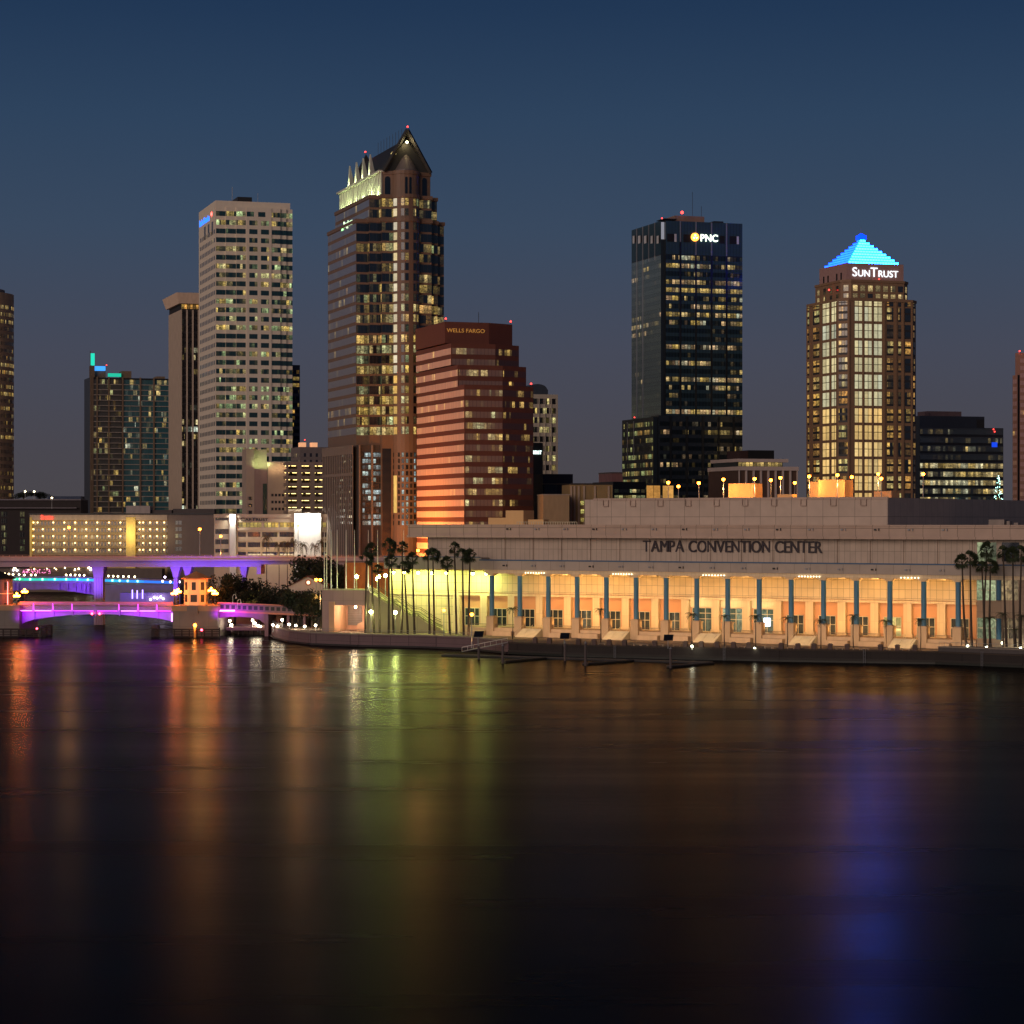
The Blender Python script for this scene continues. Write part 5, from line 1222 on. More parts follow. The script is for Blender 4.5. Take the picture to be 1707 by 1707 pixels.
# ---------------------------------------------------------------- big staircase and gateway block beside the bridge
Wf = Fr(540, 690, -12)
def gateway():
    m = panelled('gate_panel', s2l((172, 142, 140)), 3.0, 9, .08, .35, var=.12)
    o = Wf.root('gateway_block', 'mauve retaining block with lit gateway opening and flagpole terrace on top', 'building')
    a = Wf.a; zt = Wf.z(984, 6); W = a(612)
    zo = Wf.z(1009, 6); x0, x1 = a(558), a(608)
    MB().box(a(537), x0-1.6, 0, 12, 3, zt).build('wall', m, o)
    MB().box(x0-1.6, x0, -.5, 12, 3, zo+1).build('pier', plain('gate_pier', s2l((205, 160, 130)), .85), o)
    MB().box(x0-1.6, x1, 0, 12, zo, zt).build('lintel_wall', m, o)
    MB().box(x1, W+.5, 0, 12, 3, zt).build('wall', m, o)
    MB().box(x0, x1, 12, 12.5, 3, zo).build('inner_wall', plain('inner_pink', s2l((215, 165, 140)), .85), o)
    MB().box(x0+.6, a(585), 11.7, 11.95, 4.5, zo-.6).build('shutter', plain('grey_shutter', s2l((120, 110, 108)), .6), o)
    mb = MB()
    for k in range(9): mb.box(x0+.6, a(585), 11.6, 11.7, 4.6+k*.5, 4.68+k*.5)
    mb.build('shutter_slat', m_steel, o)
    MB().box(a(600), a(606), 11.8, 11.95, zo-2.3, zo-1.6).build('sign_plate', m_dark, o)
    mb = MB(); slab(mb, a(588), a(607), 5, 5.2, 3, 5.2, 3, 6.6); mb.build('ramp_wall', MATS['gate_pier'], o)
    mb = MB(); mb.box(a(537), W, -.3, 0, zt, zt+.3).box(a(537), W, .2, 12, zt, zt+.1); mb.build('coping', plain('green_coping', s2l((190, 186, 150)), .8), o)
    MB().ball((a(586.5), 4, zo-.6), .4).build('ceiling_lamp', m_lampw, o)
    lamp_light('gateway_light', (*Wf.w(a(585), 3.5), zo-1.4), (1, .72, .45), 2600, .4)
    s = Wf.root('great_staircase', 'long outdoor staircase with solid side wall descending from the flagpole terrace', 'staircase')
    pts = [(612, 984), (645.6, 1007), (657.5, 1007.6), (683.4, 1027.6), (697, 1028.8), (724, 1047), (736, 1052), (742, 1058)]
    ms = panelled('stair_side_panel', s2l((165, 150, 128)), 4.0, 9, .08, .3, var=.12)
    def profile(pp, b, b1, mat, name, par, zlo=3):
        mb = MB(); Q = [(a(x, b), Wf.z(y, a(x, b), b)) for x, y in pp]
        front = [(u, b, zz) for u, zz in Q]+[(Q[-1][0], b, zlo), (Q[0][0], b, zlo)]
        back = [(u, b1, zz) for u, zz in Q]+[(Q[-1][0], b1, zlo), (Q[0][0], b1, zlo)]
        mb.quad(front[::-1]); mb.quad(back)
        n = len(front)
        for k in range(n): j = (k+1) % n; mb.quad([front[k], front[j], back[j], back[k]])
        return mb.build(name, mat, par)
    profile(pts, 0, .5, ms, 'side_wall', s)
    up = [(x+3, y-9.5) for x, y in pts[:-1]]+[(752, 1050), (757, 1058)]
    mc = plain('stair_cream_wall', s2l((190, 182, 140)), .8)
    profile([(x, y) for x, y in [(612, 984)]+[(x+1, y-2.2) for x, y in pts[1:]]], 1.0, 5.0, plain('stair_tread', s2l((180, 172, 135)), .85), 'flight', s)
    profile(up, 5.0, 5.4, mc, 'far_parapet', s)
    mb = MB()
    for (dx, dy, b) in ((0, -3.5, .25), (0, -6.0, .25), (2, -9, 3), (4, -13.5, 5.2), (4, -16.5, 5.2)):
        P = [(a(x+dx, b), b, Wf.z(y+dy, a(x+dx, b), b)) for x, y in pts[:-1]]
        mb.tube(P, .07, 4)
    mb.build('handrail', m_dark, s)
    mb = MB()
    for k in range(len(pts)-2):
        for t in (0, .33, .66):
            x, y = pts[k][0]+(pts[k+1][0]-pts[k][0])*t, pts[k][1]+(pts[k+1][1]-pts[k][1])*t
            u = a(x, .25); zz = Wf.z(y, u, .25); mb.tube([(u, .25, zz), (u, .25, zz+1.05)], .05, 4)
    mb.build('rail_post', m_dark, s)
    # flagpoles
    fp = thing('flagpole', 'x', 'flagpole'); H = 17
    MB().tube([(0, 0, 0), (0, 0, H)], [.17, .07], 8).build('pole', plain('white_pole', (.7, .68, .62), .4), fp)
    MB().lathe((0, 0, 0), [(.4, 0), (.4, .25), (.2, .3)], 8).build('base', m_conc, fp)
    MB().ball((0, 0, H+.1), .16, 6, 4).build('finial', m_steel, fp)
    X = [540.6, 544.6, 552, 562, 577, 591, 614, 629.5, 673]
    for i, x in enumerate(X):
        b = (8, 10, 6, 9, 5, 9, 3, 8, 14)[i]; u = a(x, b); w = Wf.w(u, b)
        lab = 'bare white flagpole, %s from the bridge end of the terrace' % ORD[i] if i < 8 else 'bare white flagpole standing behind the palms, closest to the lit wing wall'
        if i == 0: fp.location = (*w, zt+.1); fp['label'] = lab; fp['group'] = 'bare flagpoles on the terrace'
        else: dup(fp, (*w, zt+.1), 0, lab, 'bare flagpoles on the terrace')
    for k in range(5): lamp_light('pole_uplight', (*Wf.w(a(545+k*20), -.8+2), zt+.9), (.9, 1, .6), 260, .2)
gateway()

# ---------------------------------------------------------------- land, seawall, water
def wp(x, y): Y = EYE*FL/(y-HZ); return ((x-CX)/FL*Y, Y)
shore = [wp(*p) for p in ((1900, 1119), (1707, 1113), (1560, 1107), (1300, 1102.7), (1100, 1098), (940, 1094), (850, 1090), (790, 1083.5), (700, 1080), (600, 1078), (520, 1075), (485, 1071), (462, 1065), (453, 1059))]
bank = [wp(*p) for p in ((395, 1057), (374, 1050), (330, 1020), (240, 987.5), (150, 986.6), (-400, 986.6))]
land = shore[::-1]
ring = [(9000, shore[0][1]+0)]+shore+bank+[(-9000, bank[-1][1]), (-9000, 14000), (9000, 14000)]
MB().prism(ring[::-1], -3, 3.0).build('ground', plain('promenade_paving', s2l((128, 112, 98)), .85, var=.2, scale=.3))['kind'] = 'structure'
MB().prism([(-400, -300), (400, -300), (400, 40), (-400, 40)], -3, 3).build('near_ground', plain('near_paving', (.08, .08, .075), .9))['kind'] = 'structure'
def ribbon(path, off0, off1, z0, z1, mb):
    for k in range(len(path)-1):
        a, b = Vector(path[k]), Vector(path[k+1]); d = (b-a).normalized(); n = Vector((d.y, -d.x))
        if n.y > 0: n = -n
        n = n if True else n
        P = [a+n*off1, b+n*off1, b+n*off0, a+n*off0]
        i = len(mb.v)
        mb.v += [(p.x, p.y, z0) for p in P]+[(p.x, p.y, z1) for p in P]
        for f in ((0,3,2,1),(4,5,6,7),(0,1,5,4),(1,2,6,5),(2,3,7,6),(3,0,4,7)): mb.f.append(tuple(i+q for q in f)); mb.u.append([(0,0)]*4)
sw = thing('seawall', 'dark straight concrete seawall along the quay before the arcade', 'seawall', (*shore[3], 0)); ZB[sw.name] = 0
def rel(path, o): return [(p[0]-o[0], p[1]-o[1]) for p in path]
pth = rel(shore[:7], shore[3])
mb = MB(); ribbon(pth, .0, .5, -3, 2.75, mb); mb.build('wall', panelled('quay_wall', s2l((42, 35, 32)), 3.0, 9, .1, .4, var=.35), sw)
mb = MB(); ribbon(pth, -.6, .75, 2.75, 3.12, mb); mb.build('coping', plain('quay_coping', s2l((64, 54, 46)), .8), sw)
mb = MB(); ribbon(pth, .45, .53, -.5, .62, mb); mb.build('tide_band', plain('wet_algae', (.010, .013, .008), .5, var=.5, scale=1.5), sw)
mb = MB()
for k in range(1, 6):
    a, b = Vector(pth[k-1]), Vector(pth[k]); p = a.lerp(b, .45); d = (b-a).normalized(); n_ = Vector((d.y, -d.x)); n_ = n_ if n_.y < 0 else -n_
    for s_ in (-.25, .25): q = p+d*s_+n_*.95; mb.tube([(q.x, q.y, -.5), (q.x, q.y, 3.6)], .05, 5)
    for r_ in range(9): q = p+n_*.95; mb.tube([tuple((q-d*.25).to_3d()+Vector((0, 0, .1+r_*.35))), tuple((q+d*.25).to_3d()+Vector((0, 0, .1+r_*.35)))], .035, 4)
mb.build('ladder', m_steel, sw)
mb = MB(); ribbon(pth, .5, .9, .55, 1.0, mb); mb.build('fender_beam', plain('wet_timber', (.03, .025, .02), .7), sw)
s2 = thing('curved_seawall', 'mauve panelled seawall curving from the bridge to the palms', 'seawall', (*shore[10], 0)); ZB[s2.name] = 0
pth = rel(shore[6:], shore[10])
mb = MB(); ribbon(pth, -.1, .55, -3, 3.35, mb); mb.build('wall', panelled('curved_wall_panel', s2l((112, 90, 92)), 3.2, 1.55, .1, .45, oz=.2, var=.2), s2)
mb = MB(); ribbon(pth, -.6, .8, 3.35, 3.65, mb); mb.build('coping', plain('curved_coping', s2l((150, 138, 122)), .8), s2)
mb = MB(); ribbon(pth, -.1, 1.1, .1, .55, mb); mb.build('ledge', plain('wet_ledge', (.03, .025, .025), .7), s2)
mb = MB()
for k in range(1, len(pth)-1):
    a, b = Vector(pth[k]), Vector(pth[k+1]); n = int((b-a).length/1.6)
    for q in range(n): p = a.lerp(b, q/n); mb.tube([(p.x, p.y+.5, 3.6), (p.x, p.y+.5, 4.7)], .035, 4)
    for zz in (4.2, 4.7): mb.tube([(a.x, a.y+.5, zz), (b.x, b.y+.5, zz)], .04, 4)
mb.build('railing', m_steel, s2)
# planter terrace under the east palms
e = T.root('planter_terrace', 'dark raised planter terrace by the water under the tall east palms', 'terrace')
mb = MB(); p0, p1 = wp(1566, 1106.5), wp(1900, 1119)
PW = Face((p0[0]-T.C[0], p0[1]-T.C[1]), (p1[0]-T.C[0], p1[1]-T.C[1]))
def tl(p): dx, dy = p[0]-T.C[0], p[1]-T.C[1]; return (dx*T.r[0]+dy*T.r[1], dx*T.l[0]+dy*T.l[1])
q0, q1 = tl(p0), tl(p1); FF = Face(q0, q1); FF.box(mb, 0, FF.len, -2, 4.05, -7.5, .7); mb.build('wall', panelled('planter_wall', s2l((82, 76, 74)), 3, 1.5, .08, .4, var=.25), e)
mb = MB(); FF.box(mb, -.1, FF.len, 4.05, 4.3, -.3, .85); mb.build('coping', MATS['curved_coping'], e)
mb = MB()
for k in range(34): u = FF.len*k/34; mb.tube([FF.pt(u, .2, 4.3), FF.pt(u, .2, 5.3)], .04, 4)
mb.tube([FF.pt(0, .2, 5.3), FF.pt(FF.len, .2, 5.3)], .05, 4); mb.build('railing', m_steel, e)

# bollards along the quay
bp = thing('bollard', 'x', 'bollard')
MB().box(-.55, .55, -.5, .5, 0, 1.15).build('post', plain('bollard_concrete', s2l((96, 78, 72)), .8), bp)
MB().box(-.62, .62, -.58, .58, 1.15, 1.3).prism([(-.55, -.5), (.55, -.5), (.55, .5), (-.55, .5)], 1.3, 1.5, [(-.3, -.25), (.3, -.25), (.3, .25), (-.3, .25)]).build('cap', plain('bollard_cap', s2l((110, 92, 84)), .8), bp)
def quayY(x, off=1.2):
    for (a, b) in zip(shore[:-1], shore[1:]):
        k = (x-CX)/FL; ka, kb = a[0]/a[1], b[0]/b[1]
        if min(ka, kb) <= k <= max(ka, kb):
            t = (k*a[1]-a[0])/((b[0]-a[0])-k*(b[1]-a[1])); return a[1]+(b[1]-a[1])*t+off
    return 600
bx = [892, 916, 964.5, 990.5, 1015.5, 1041, 1091.5, 1142.5, 1169, 1195.6, 1222.5, 1248.5, 1302, 1330, 1357, 1384, 1412, 1467.5, 1496, 1525]
for i, x in enumerate(bx):
    Y = quayY(x); p = ((x-CX)/FL*Y, Y, 3.1); rz = -.3; lab = 'stubby square bollard on the quay edge, %s from the staircase end' % ORD[i]
    if i == 0: bp.location = p; bp['label'] = lab; bp['group'] = 'square bollards along the quay'; bp.rotation_euler = (0, 0, rz)
    else: dup(bp, p, rz, lab, 'square bollards along the quay')

# water
def water():
    m, t, b = nt('river_water')
    tc = N(t, 'ShaderNodeTexCoord'); mp = N(t, 'ShaderNodeMapping'); mp.inputs['Scale'].default_value = (.006, .045, 1); mp.inputs['Rotation'].default_value = (0, 0, .2)
    t.links.new(tc.outputs['Object'], mp.inputs[0])
    n1 = N(t, 'ShaderNodeTexNoise'); n1.inputs['Scale'].default_value = 1.0; n1.inputs['Detail'].default_value = 5; n1.inputs['Roughness'].default_value = .6; t.links.new(mp.outputs[0], n1.inputs['Vector'])
    mp2 = N(t, 'ShaderNodeMapping'); mp2.inputs['Scale'].default_value = (.22, .8, 1); mp2.inputs['Rotation'].default_value = (0, 0, .12); t.links.new(tc.outputs['Object'], mp2.inputs[0])
    n2 = N(t, 'ShaderNodeTexNoise'); n2.inputs['Scale'].default_value = 1.0; n2.inputs['Detail'].default_value = 4; t.links.new(mp2.outputs[0], n2.inputs['Vector'])
    t.links.new(M(t, 'MULTIPLY_ADD', n1.outputs[0], .18, WROUGH-.09), b.inputs['Roughness'])
    bp_ = N(t, 'ShaderNodeBump'); bp_.inputs['Strength'].default_value = 1.0; bp_.inputs['Distance'].default_value = .013
    t.links.new(M(t, 'ADD', M(t, 'MULTIPLY', n1.outputs[0], 2.0), n2.outputs[0]), bp_.inputs['Height']); t.links.new(bp_.outputs[0], b.inputs['Normal'])
    b.inputs['Base Color'].default_value = (.0015, .002, .0035, 1); b.inputs['IOR'].default_value = WIOR; b.inputs['Specular IOR Level'].default_value = .5
    MB().quad([(-4000, -2000, 0), (4000, -2000, 0), (4000, 3000, 0), (-4000, 3000, 0)]).build('water', m)['kind'] = 'structure'
WROUGH, WIOR = .26, 1.036
water()
# ================================================================ street bridge with the magenta girders
Bf = Fr(288, 729, -5)
def bridge():
    o = Bf.root('drawbridge', 'low drawbridge with magenta-lit arched girders and two concrete piers', 'bridge'); ZB[o.name] = 3
    a, z = Bf.a, Bf.z
    m_g = plain('girder_paint', (.36, .32, .40), .5, var=.15); m_c = panelled('pier_concrete', s2l((128, 118, 112)), 4.5, 30, .08, .3, var=.2)
    led = emis('magenta_led', (.8, .08, 1), 2.0); ledw = emis('magenta_led_hot', (.9, .25, 1), 5)
    zt, zr, zg = z(1004.5, -10), z(1006.5, -10), z(1018, -10)
    L0, L1 = a(32), a(288)
    # main span: deck, arched girder, led line, railing
    MB().box(L0-3, L1+1, .3, 14, zg-.5, zr-.9).build('deck', m_g, o)
    low = [(32, 1043), (45, 1037), (58, 1033), (90, 1028.7), (120, 1025.5), (160, 1024), (200, 1025), (231, 1027.6), (263, 1030.5), (288, 1036)]
    mb = MB(); F = [(a(x), z(y)) for x, y in low]
    for k in range(len(F)-1): slab(mb, F[k][0], F[k+1][0], 0, .5, F[k][1], zg, F[k+1][1], zg)
    mb.build('girder', m_g, o); mb = MB()
    for k in range(len(F)-1): slab(mb, F[k][0], F[k+1][0], 13, 13.5, F[k][1], zg, F[k+1][1], zg)
    mb.build('girder', m_g, o)
    for x in (58, 90, 122, 160, 200, 232, 263):
        zb = z(1031 if x in (58, 263) else 1027); mb = MB(); u = a(x); slab(mb, u-.25, u+.25, -1.3, 0, zg-.5, zg, zg-.5, zg); slab(mb, u-.12, u+.12, -.5, 0, zb, zg, zb, zg); mb.build('bracket', m_g, o)
        mb = MB(); mb.box(u-.12, u+.12, -1.45, -1.3, zg-.2, zr); mb.build('lit_post', led if x != 160 else m_g, o)
    MB().box(L0, L1, -1.5, 0, zg-.15, zg+.12).build('walkway', m_g, o)
    segs = [(35, 56), (60, 88), (92, 121), (124, 158), (164, 198), (204, 230), (235, 261), (265, 287)]
    for i, (xa, xb) in enumerate(segs): MB().box(a(xa), a(xb), -1.56, -1.5, zg-.12, zg+.02).build('led_strip', ledw if i in (0, 1, 5, 6) else led, o)
    MB().box(a(31), a(32.5), -.6, -.3, z(1036), z(1022)).box(a(286.5), a(288), -.6, -.3, z(1036), z(1022)).build('led_strip', ledw, o)
    mb = MB(); mb.box(L0, L1, -1.45, -1.35, zr-.15, zr).box(L0, L1, -1.45, -1.35, zg+.35, zg+.42)
    u = L0
    while u < L1: mb.box(u, u+.05, -1.42, -1.37, zg+.1, zr-.1); u += .42
    mb.build('railing', m_g, o)
    MB().box(L0, L1, .3, .5, zr-.5, zt+.2).build('parapet', plain('salmon_parapet', s2l((214, 150, 130)), .7), o)
    mb = MB()
    MB().box(a(155), a(158), -.2, 0, zg-2.2, zg-1.4).build('marker_box', m_dark, o)
    for x in (154, 166.5): MB().ball((a(x), -.5, zg-.95), .38, 8, 5).build('marker_lamp', emis('marker_red', (1, .05, .1), 16) if 'marker_red' not in MATS else MATS['marker_red'], o)
    # coloured wash on girder and railing
    for k in range(7):
        x = 50+k*36; p = 900 if k in (0, 1, 5, 6) else 420
        strip_light('girder_wash', (*Bf.w(a(x), -5), zg-2.5), (0, 1, .25), 6, .4, (.40, .004, 1), p*.24, spread=100)
        strip_light('railing_wash', (*Bf.w(a(x), -5), zg-.6), (0, 1, .35), 6, .3, (.75, .01, .85), p*.08, spread=100)
    # concrete side span to the east
    R0, R1 = a(363), a(540); y0, y1 = 1004.5, 1012
    zz = lambda x, y: Bf.z(y, a(x))
    mb = MB(); slab(mb, R0, R1, 0, .5, zz(363, 1019), zz(363, 1004.5), zz(540, 1027), zz(540, 1012)); slab(mb, R0, R1, .5, 14, zz(363, 1019), zz(363, 1012), zz(540, 1027), zz(540, 1019)); mb.build('side_span_deck', plain('span_concrete', s2l((150, 116, 124)), .8), o)
    mb = MB(); slab(mb, R0, R1, -.35, .7, zz(363, 1005.5), zz(363, 1003.6), zz(540, 1013), zz(540, 1011)); slab(mb, R0, R1, -.4, 0, zz(363, 1020), zz(363, 1017), zz(540, 1028), zz(540, 1025)); mb.build('coping', plain('span_coping', s2l((214, 140, 118)), .8), o)
    for k in range(18):
        x = 367+k*9.4; t = (x-363)/177; yy = 1007.5+7.5*t; u = a(x); mb = MB(); slab(mb, u, a(x+6), -.1, .0, zz(x, yy+6.8), zz(x, yy+.5), zz(x, yy+6.8), zz(x, yy+.5)); mb.build('parapet_opening', m_dark, o)
    A = [(363, 1031), (375, 1029), (395, 1028), (415, 1029), (432, 1033), (441, 1040), (441.5, 1052)]
    mb = MB()
    for (xa, ya), (xb, yb) in zip(A[:-1], A[1:]): slab(mb, a(xa), a(xb), 0, .5, zz(xa, ya), zz(xa, 1019), zz(xb, yb), zz(xb, 1022))
    mb.build('arch_spandrel', MATS['span_concrete'], o)
    for x, w in ((441, 6), (478, 4), (505, 4), (533, 6)): MB().box(a(x), a(x+w), .2, 13, 0, zz(x, 1024)).build('pier_column', MATS['span_concrete'], o)
    MB().box(a(365), a(392), -.75, -.45, zz(365, 1019), zz(365, 1016.8)).build('led_strip', ledw, o)
    strip_light('side_wash', (*Bf.w(a(385), -5), zg-1), (0, 1, .2), 8, .5, (.45, .005, 1), 420, spread=100)
    strip_light('side_wash', (*Bf.w(a(415), -5), zg-1), (0, 1, .1), 8, .5, (.45, .01, 1), 140, spread=100)
    # piers
    for (xa, xb, nm) in ((288, 363, 'e'), (-30, 32, 'w')):
        pa, pb = a(xa, -3), a(xb, -3)
        MB().box(pa, pb, -3, 17, -3, z(1018)).build('pier', m_c, o)
        MB().box(pa-.2, pb+.2, -3.3, 17.2, z(1018), z(1009)).build('pier_cap', plain('pier_cap_stone', s2l((176, 140, 110)), .8) if 'pier_cap_stone' not in MATS else MATS['pier_cap_stone'], o)
        if xa > 0: MB().box(a(316), a(334), -3.7, -3.3, z(1022), z(1009.5)).build('balcony', m_c, o)
    # bridge keeper's houses
    mh = plain('keeper_wall', s2l((236, 214, 176)), .8, var=.1); mrf = plain('keeper_roof', s2l((214, 140, 90)), .7)  # orange lamp light is put into the roof colour
    def house(xa, xb, yt, yb, dark, nm):
        h = Bf.root(nm, 'small orange-lit bridge keeper house with pyramid roof on the east pier' if not dark else 'shadowed bridge keeper house with black eaves on the west pier', 'control house')
        pa, pb = a(xa, 0), a(xb, 0); w = pb-pa; z0, z1 = z(yb), z(yt); c = w*.25
        P = [(pa, c), (pa+c, 0), (pb-c, 0), (pb, c), (pb, w-c), (pb-c, w), (pa+c, w), (pa, w-c)]
        MB().prism(P, z0, z1).build('wall', mh if not dark else plain('keeper_wall_shaded', s2l((120, 92, 104)), .8), h)  # west house wall is a shaded copy of the wall colour
        apex = z1+w*.34; e = .9
        mb = MB(); Q = shrink(P, -e); n = len(Q)
        mb.prism(Q, z1-.1, z1+.25)
        for k in range(n): mb.quad([(*Q[k], z1+.25), (*Q[(k+1) % n], z1+.25), (pa+w/2, w/2, apex)])
        mb.build('roof', mrf if not dark else m_black, h)
        for i, fc in enumerate(faces(P, 3)):
            if fc.n.y < .1:
                for zz_, hh, nm2 in ((z1-3.4, 2.4, 'window'), (z0+1, 2.2, 'door' if i == 1 else 'window')):
                    wd = min(.62 if nm2 != 'door' else 1.1, fc.len*.3); mb = MB(); fc.box(mb, fc.len/2-wd, fc.len/2+wd, zz_, zz_+hh, .0, .06); mb.build(nm2, m_dark, h)
        mb = MB(); [fc.box(mb, 0, fc.len, z1-4.6, z1-4.3, 0, .2) for fc in faces(P)]; mb.build('string_course', mh, h)
        return h
    house(305, 341, 965, 1009, False, 'keeper_house'); house(-24, 13, 966, 1024, True, 'keeper_house')
    MB().box(a(12.8, 0), a(13.6, 0), -.4, -.1, z(1058), z(970)).build('led_strip', emis('salmon_led', (1, .3, .35), 2.2), o)
    # globe lamps in clusters
    cl = thing('cluster_lamp', 'x', 'street lamp'); MB().tube([(0, 0, 0), (0, 0, 3.2)], [.2, .12], 8).build('post', m_dark, cl)
    MB().lathe((0, 0, 0), [(.4, 0), (.4, .4), (.22, .6)], 8).build('base', m_dark, cl)
    gm = emis('globe_glow', (1, .17, .01), 110)
    for k in range(5):
        an = k*2*math.pi/5+.3; r_ = 0 if k == 4 else .75; an = k*math.pi/2+.5
        p = (r_*math.cos(an), r_*math.sin(an), 3.2+(.8 if k == 4 else .1))
        if r_: MB().tube([(0, 0, 2.9), (p[0], p[1], 2.75), (p[0], p[1], p[2]-.3)], .05, 5).build('arm', m_dark, cl)
        MB().ball(p, .34, 9, 6).build('globe', gm, cl)
    L = [(291, 990, -2, 'cluster of orange globe lamps at the west corner of the east bridge pier'), (297, 987, 14, 'cluster of orange globe lamps behind the west corner of the east pier'), (352, 985, 14, 'far cluster of orange globe lamps east of the keeper house'), (358.5, 990, -2, 'near cluster of orange globe lamps east of the keeper house'), (28, 994, -2, 'near cluster of orange globe lamps on the west bridge pier'), (41, 987, 14, 'far cluster of orange globe lamps on the west bridge pier')]
    for i, (x, y, b, lab) in enumerate(L):
        u = a(x, b); p = (*Bf.w(u, b), Bf.z(y, u, b)-3.2)
        if i == 0: cl.location = p; cl['label'] = lab; cl['group'] = 'globe lamp clusters on the bridge'
        else: dup(cl, p, 0, lab, 'globe lamp clusters on the bridge')
        lamp_light('cluster_light', (p[0], p[1]-1.6, p[2]+4.6), (1, .50, .16), 620, .3)
    # timber fenders
    def fender(xa, xb, b0, b1, lab, steps_x):
        f_ = Bf.root('timber_fender', lab, 'fender'); mt = plain('creosote_timber', (.035, .022, .02), .8) if 'creosote_timber' not in MATS else MATS['creosote_timber']
        pa, pb = a(xa, b0), a(xb, b0)
        n = max(3, int((pb-pa)/2.2))
        mb = MB()
        for k in range(n+1): u = pa+(pb-pa)*k/n; mb.tube([(u, b0, -3), (u, b0, 3.0 if k in (0, n) else 2.4)], .22, 7)
        for k in range(5): mb.box(pa-.2, pb+.2, b0-.35, b0-.2, .15+k*.5, .45+k*.5)
        mb.box(pa, pb, b0-.4, b0+.6, 2.35, 2.6)
        mb.build('piling', mt, f_)
        mb = MB(); ex = pa if steps_x < 0 else pb
        for k in range(7): mb.box(ex-.2, ex+.2+3.2*(-steps_x)*-1*0+0, b0, b1, .1+k*.5, .35+k*.5)
        mb.tube([(ex, b1, -3), (ex, b1, 3.2)], .25, 7); mb.tube([(ex, (b0+b1)/2, -3), (ex, (b0+b1)/2, 3.2)], .25, 7); mb.build('side_waler', mt, f_)
        return f_
    fender(253, 366, -9, 0, 'dark timber fender wrapped round the east bridge pier', -1)
    fender(-20, 69, -12, -1, 'dark slatted timber fender beside the west bridge pier', 1)
    f3 = Bf.root('navigation_marker', 'amber-lit post marker with a red light before the east pier', 'marker')
    MB().tube([(a(325, -10), -10, -2), (a(325, -10), -10, 3.2)], .35, 8).build('post', plain('amber_post', s2l((230, 160, 80)), .7), f3)
    MB().ball((a(325, -10), -10, 3.7), .5, 8, 5).build('lamp_globe', m_lampo, f3); MB().tube([(a(336, -10), -10, -2), (a(336, -10), -10, 2.0)], .15, 6).build('side_post', m_dark, f3)
    MB().ball((a(336, -10), -10, 2.3), .35, 8, 5).build('red_lamp', MATS['marker_red'], f3)
    lamp_light('marker_light', (*Bf.w(a(325, -10), -11.2), 3.2), (1, .5, .15), 220, .2)
    MB().ball((a(62, -12), -12.3, 2.6), .3, 8, 5).build('red_lamp', MATS['marker_red'], o)
bridge()

# ================================================================ expressway viaduct behind it
def viaduct():
    f = Fr(-60, 805, -1); o = f.root('expressway_viaduct', 'high expressway viaduct crossing in front of the hotel, its girder lit violet', 'viaduct')
    a, z = f.a, f.z; W = a(700); mc = plain('viaduct_concrete', s2l((158, 142, 148)), .75, var=.12)
    zt, zm, zb = z(926.5), z(932.5), z(945)
    m_r = plain('viaduct_rail', s2l((190, 150, 134)), .7)  # pink tone carries the orange light that runs along the rail
    MB().box(0, W, -.3, .0, zm, zt-.5).build('parapet', mc, o); MB().box(0, W, -.4, .1, zt-.5, zt-.2).build('guard_rail', m_r, o)
    mb = MB()
    for k in range(70): u = W*k/70; mb.box(u, u+.15, -.42, -.3, zt-.5, zt+.25)
    mb.box(0, W, -.42, -.36, zt+.2, zt+.28); mb.build('rail_post', m_r, o)
    MB().box(0, W, -.8, 12, zm-.5, zm).build('deck', mc, o)
    xe = a(435)
    mb = MB(); slab(mb, 0, xe, .4, 11, zb, zm-.5, zb, zm-.5); mb.build('girder', mc, o)
    MB().box(xe, W, .6, 10, z(941), zm-.5).build('girder', mc, o)
    MB().box(a(428), xe, .2, 11, z(957), zb).build('pier_cap', mc, o)
    def pier(x, w, yb, flare):
        u = a(x); h = w/2*FL and w*805/FL/2
        mb = MB(); zt_ = zb; zn = z(963); zl = 0
        mb.prism([(u-h*flare, 1), (u+h*flare, 1), (u+h*flare, 9), (u-h*flare, 9)][::1], zt_-.0, zt_+.01)
        P0 = [(u-h, 2), (u+h, 2), (u+h, 6), (u-h, 6)]; P1 = [(u-h*flare, 1), (u+h*flare, 1), (u+h*flare, 8), (u-h*flare, 8)]
        mb.prism(P0, zn, zt_, P1); mb.prism(P0, -3, zn)
        for q in (-.55, 0, .55): mb.box(u+q*h-h*.12, u+q*h+h*.12, 1.6, 2.0, -3, zn)
        mb.build('pier', mc, o)
    pier(162, 15, 1003, 1.35); pier(291, 6.5, 990, 2.6); pier(311, 5, 980, 3.0); pier(405, 6, 980, 2.0)
    vio = (.13, .03, 1)
    for x, p in ((20, 350), (60, 450), (110, 700), (160, 900), (215, 900), (270, 3000), (300, 4500), (335, 5200), (370, 5200), (400, 5200), (425, 3800)):
        strip_light('violet_wash', (*f.w(a(x), -7), zb-4.5), (0, .8, .62), 5, .5, vio if x > 200 else (.35, .04, .9), p*(.11 if x > 200 else .06), spread=110)
    for x, p in ((162, 4500), (292, 3800), (312, 2200)):
        strip_light('pier_wash', (*f.w(a(x), -5.5), z(990)), (0, .85, .5), 1.5, .5, (.20, .06, 1), p*.15, spread=90)
    for x in (60, 250, 420, 560): strip_light('rail_fill_wash', (*f.w(a(x), -14), zt+7), (0, .9, -.5), 20, .4, (1, .36, .14), 150, spread=80)  # orange fill strips added along the rail, no lamps stand there
    return f
viaduct()

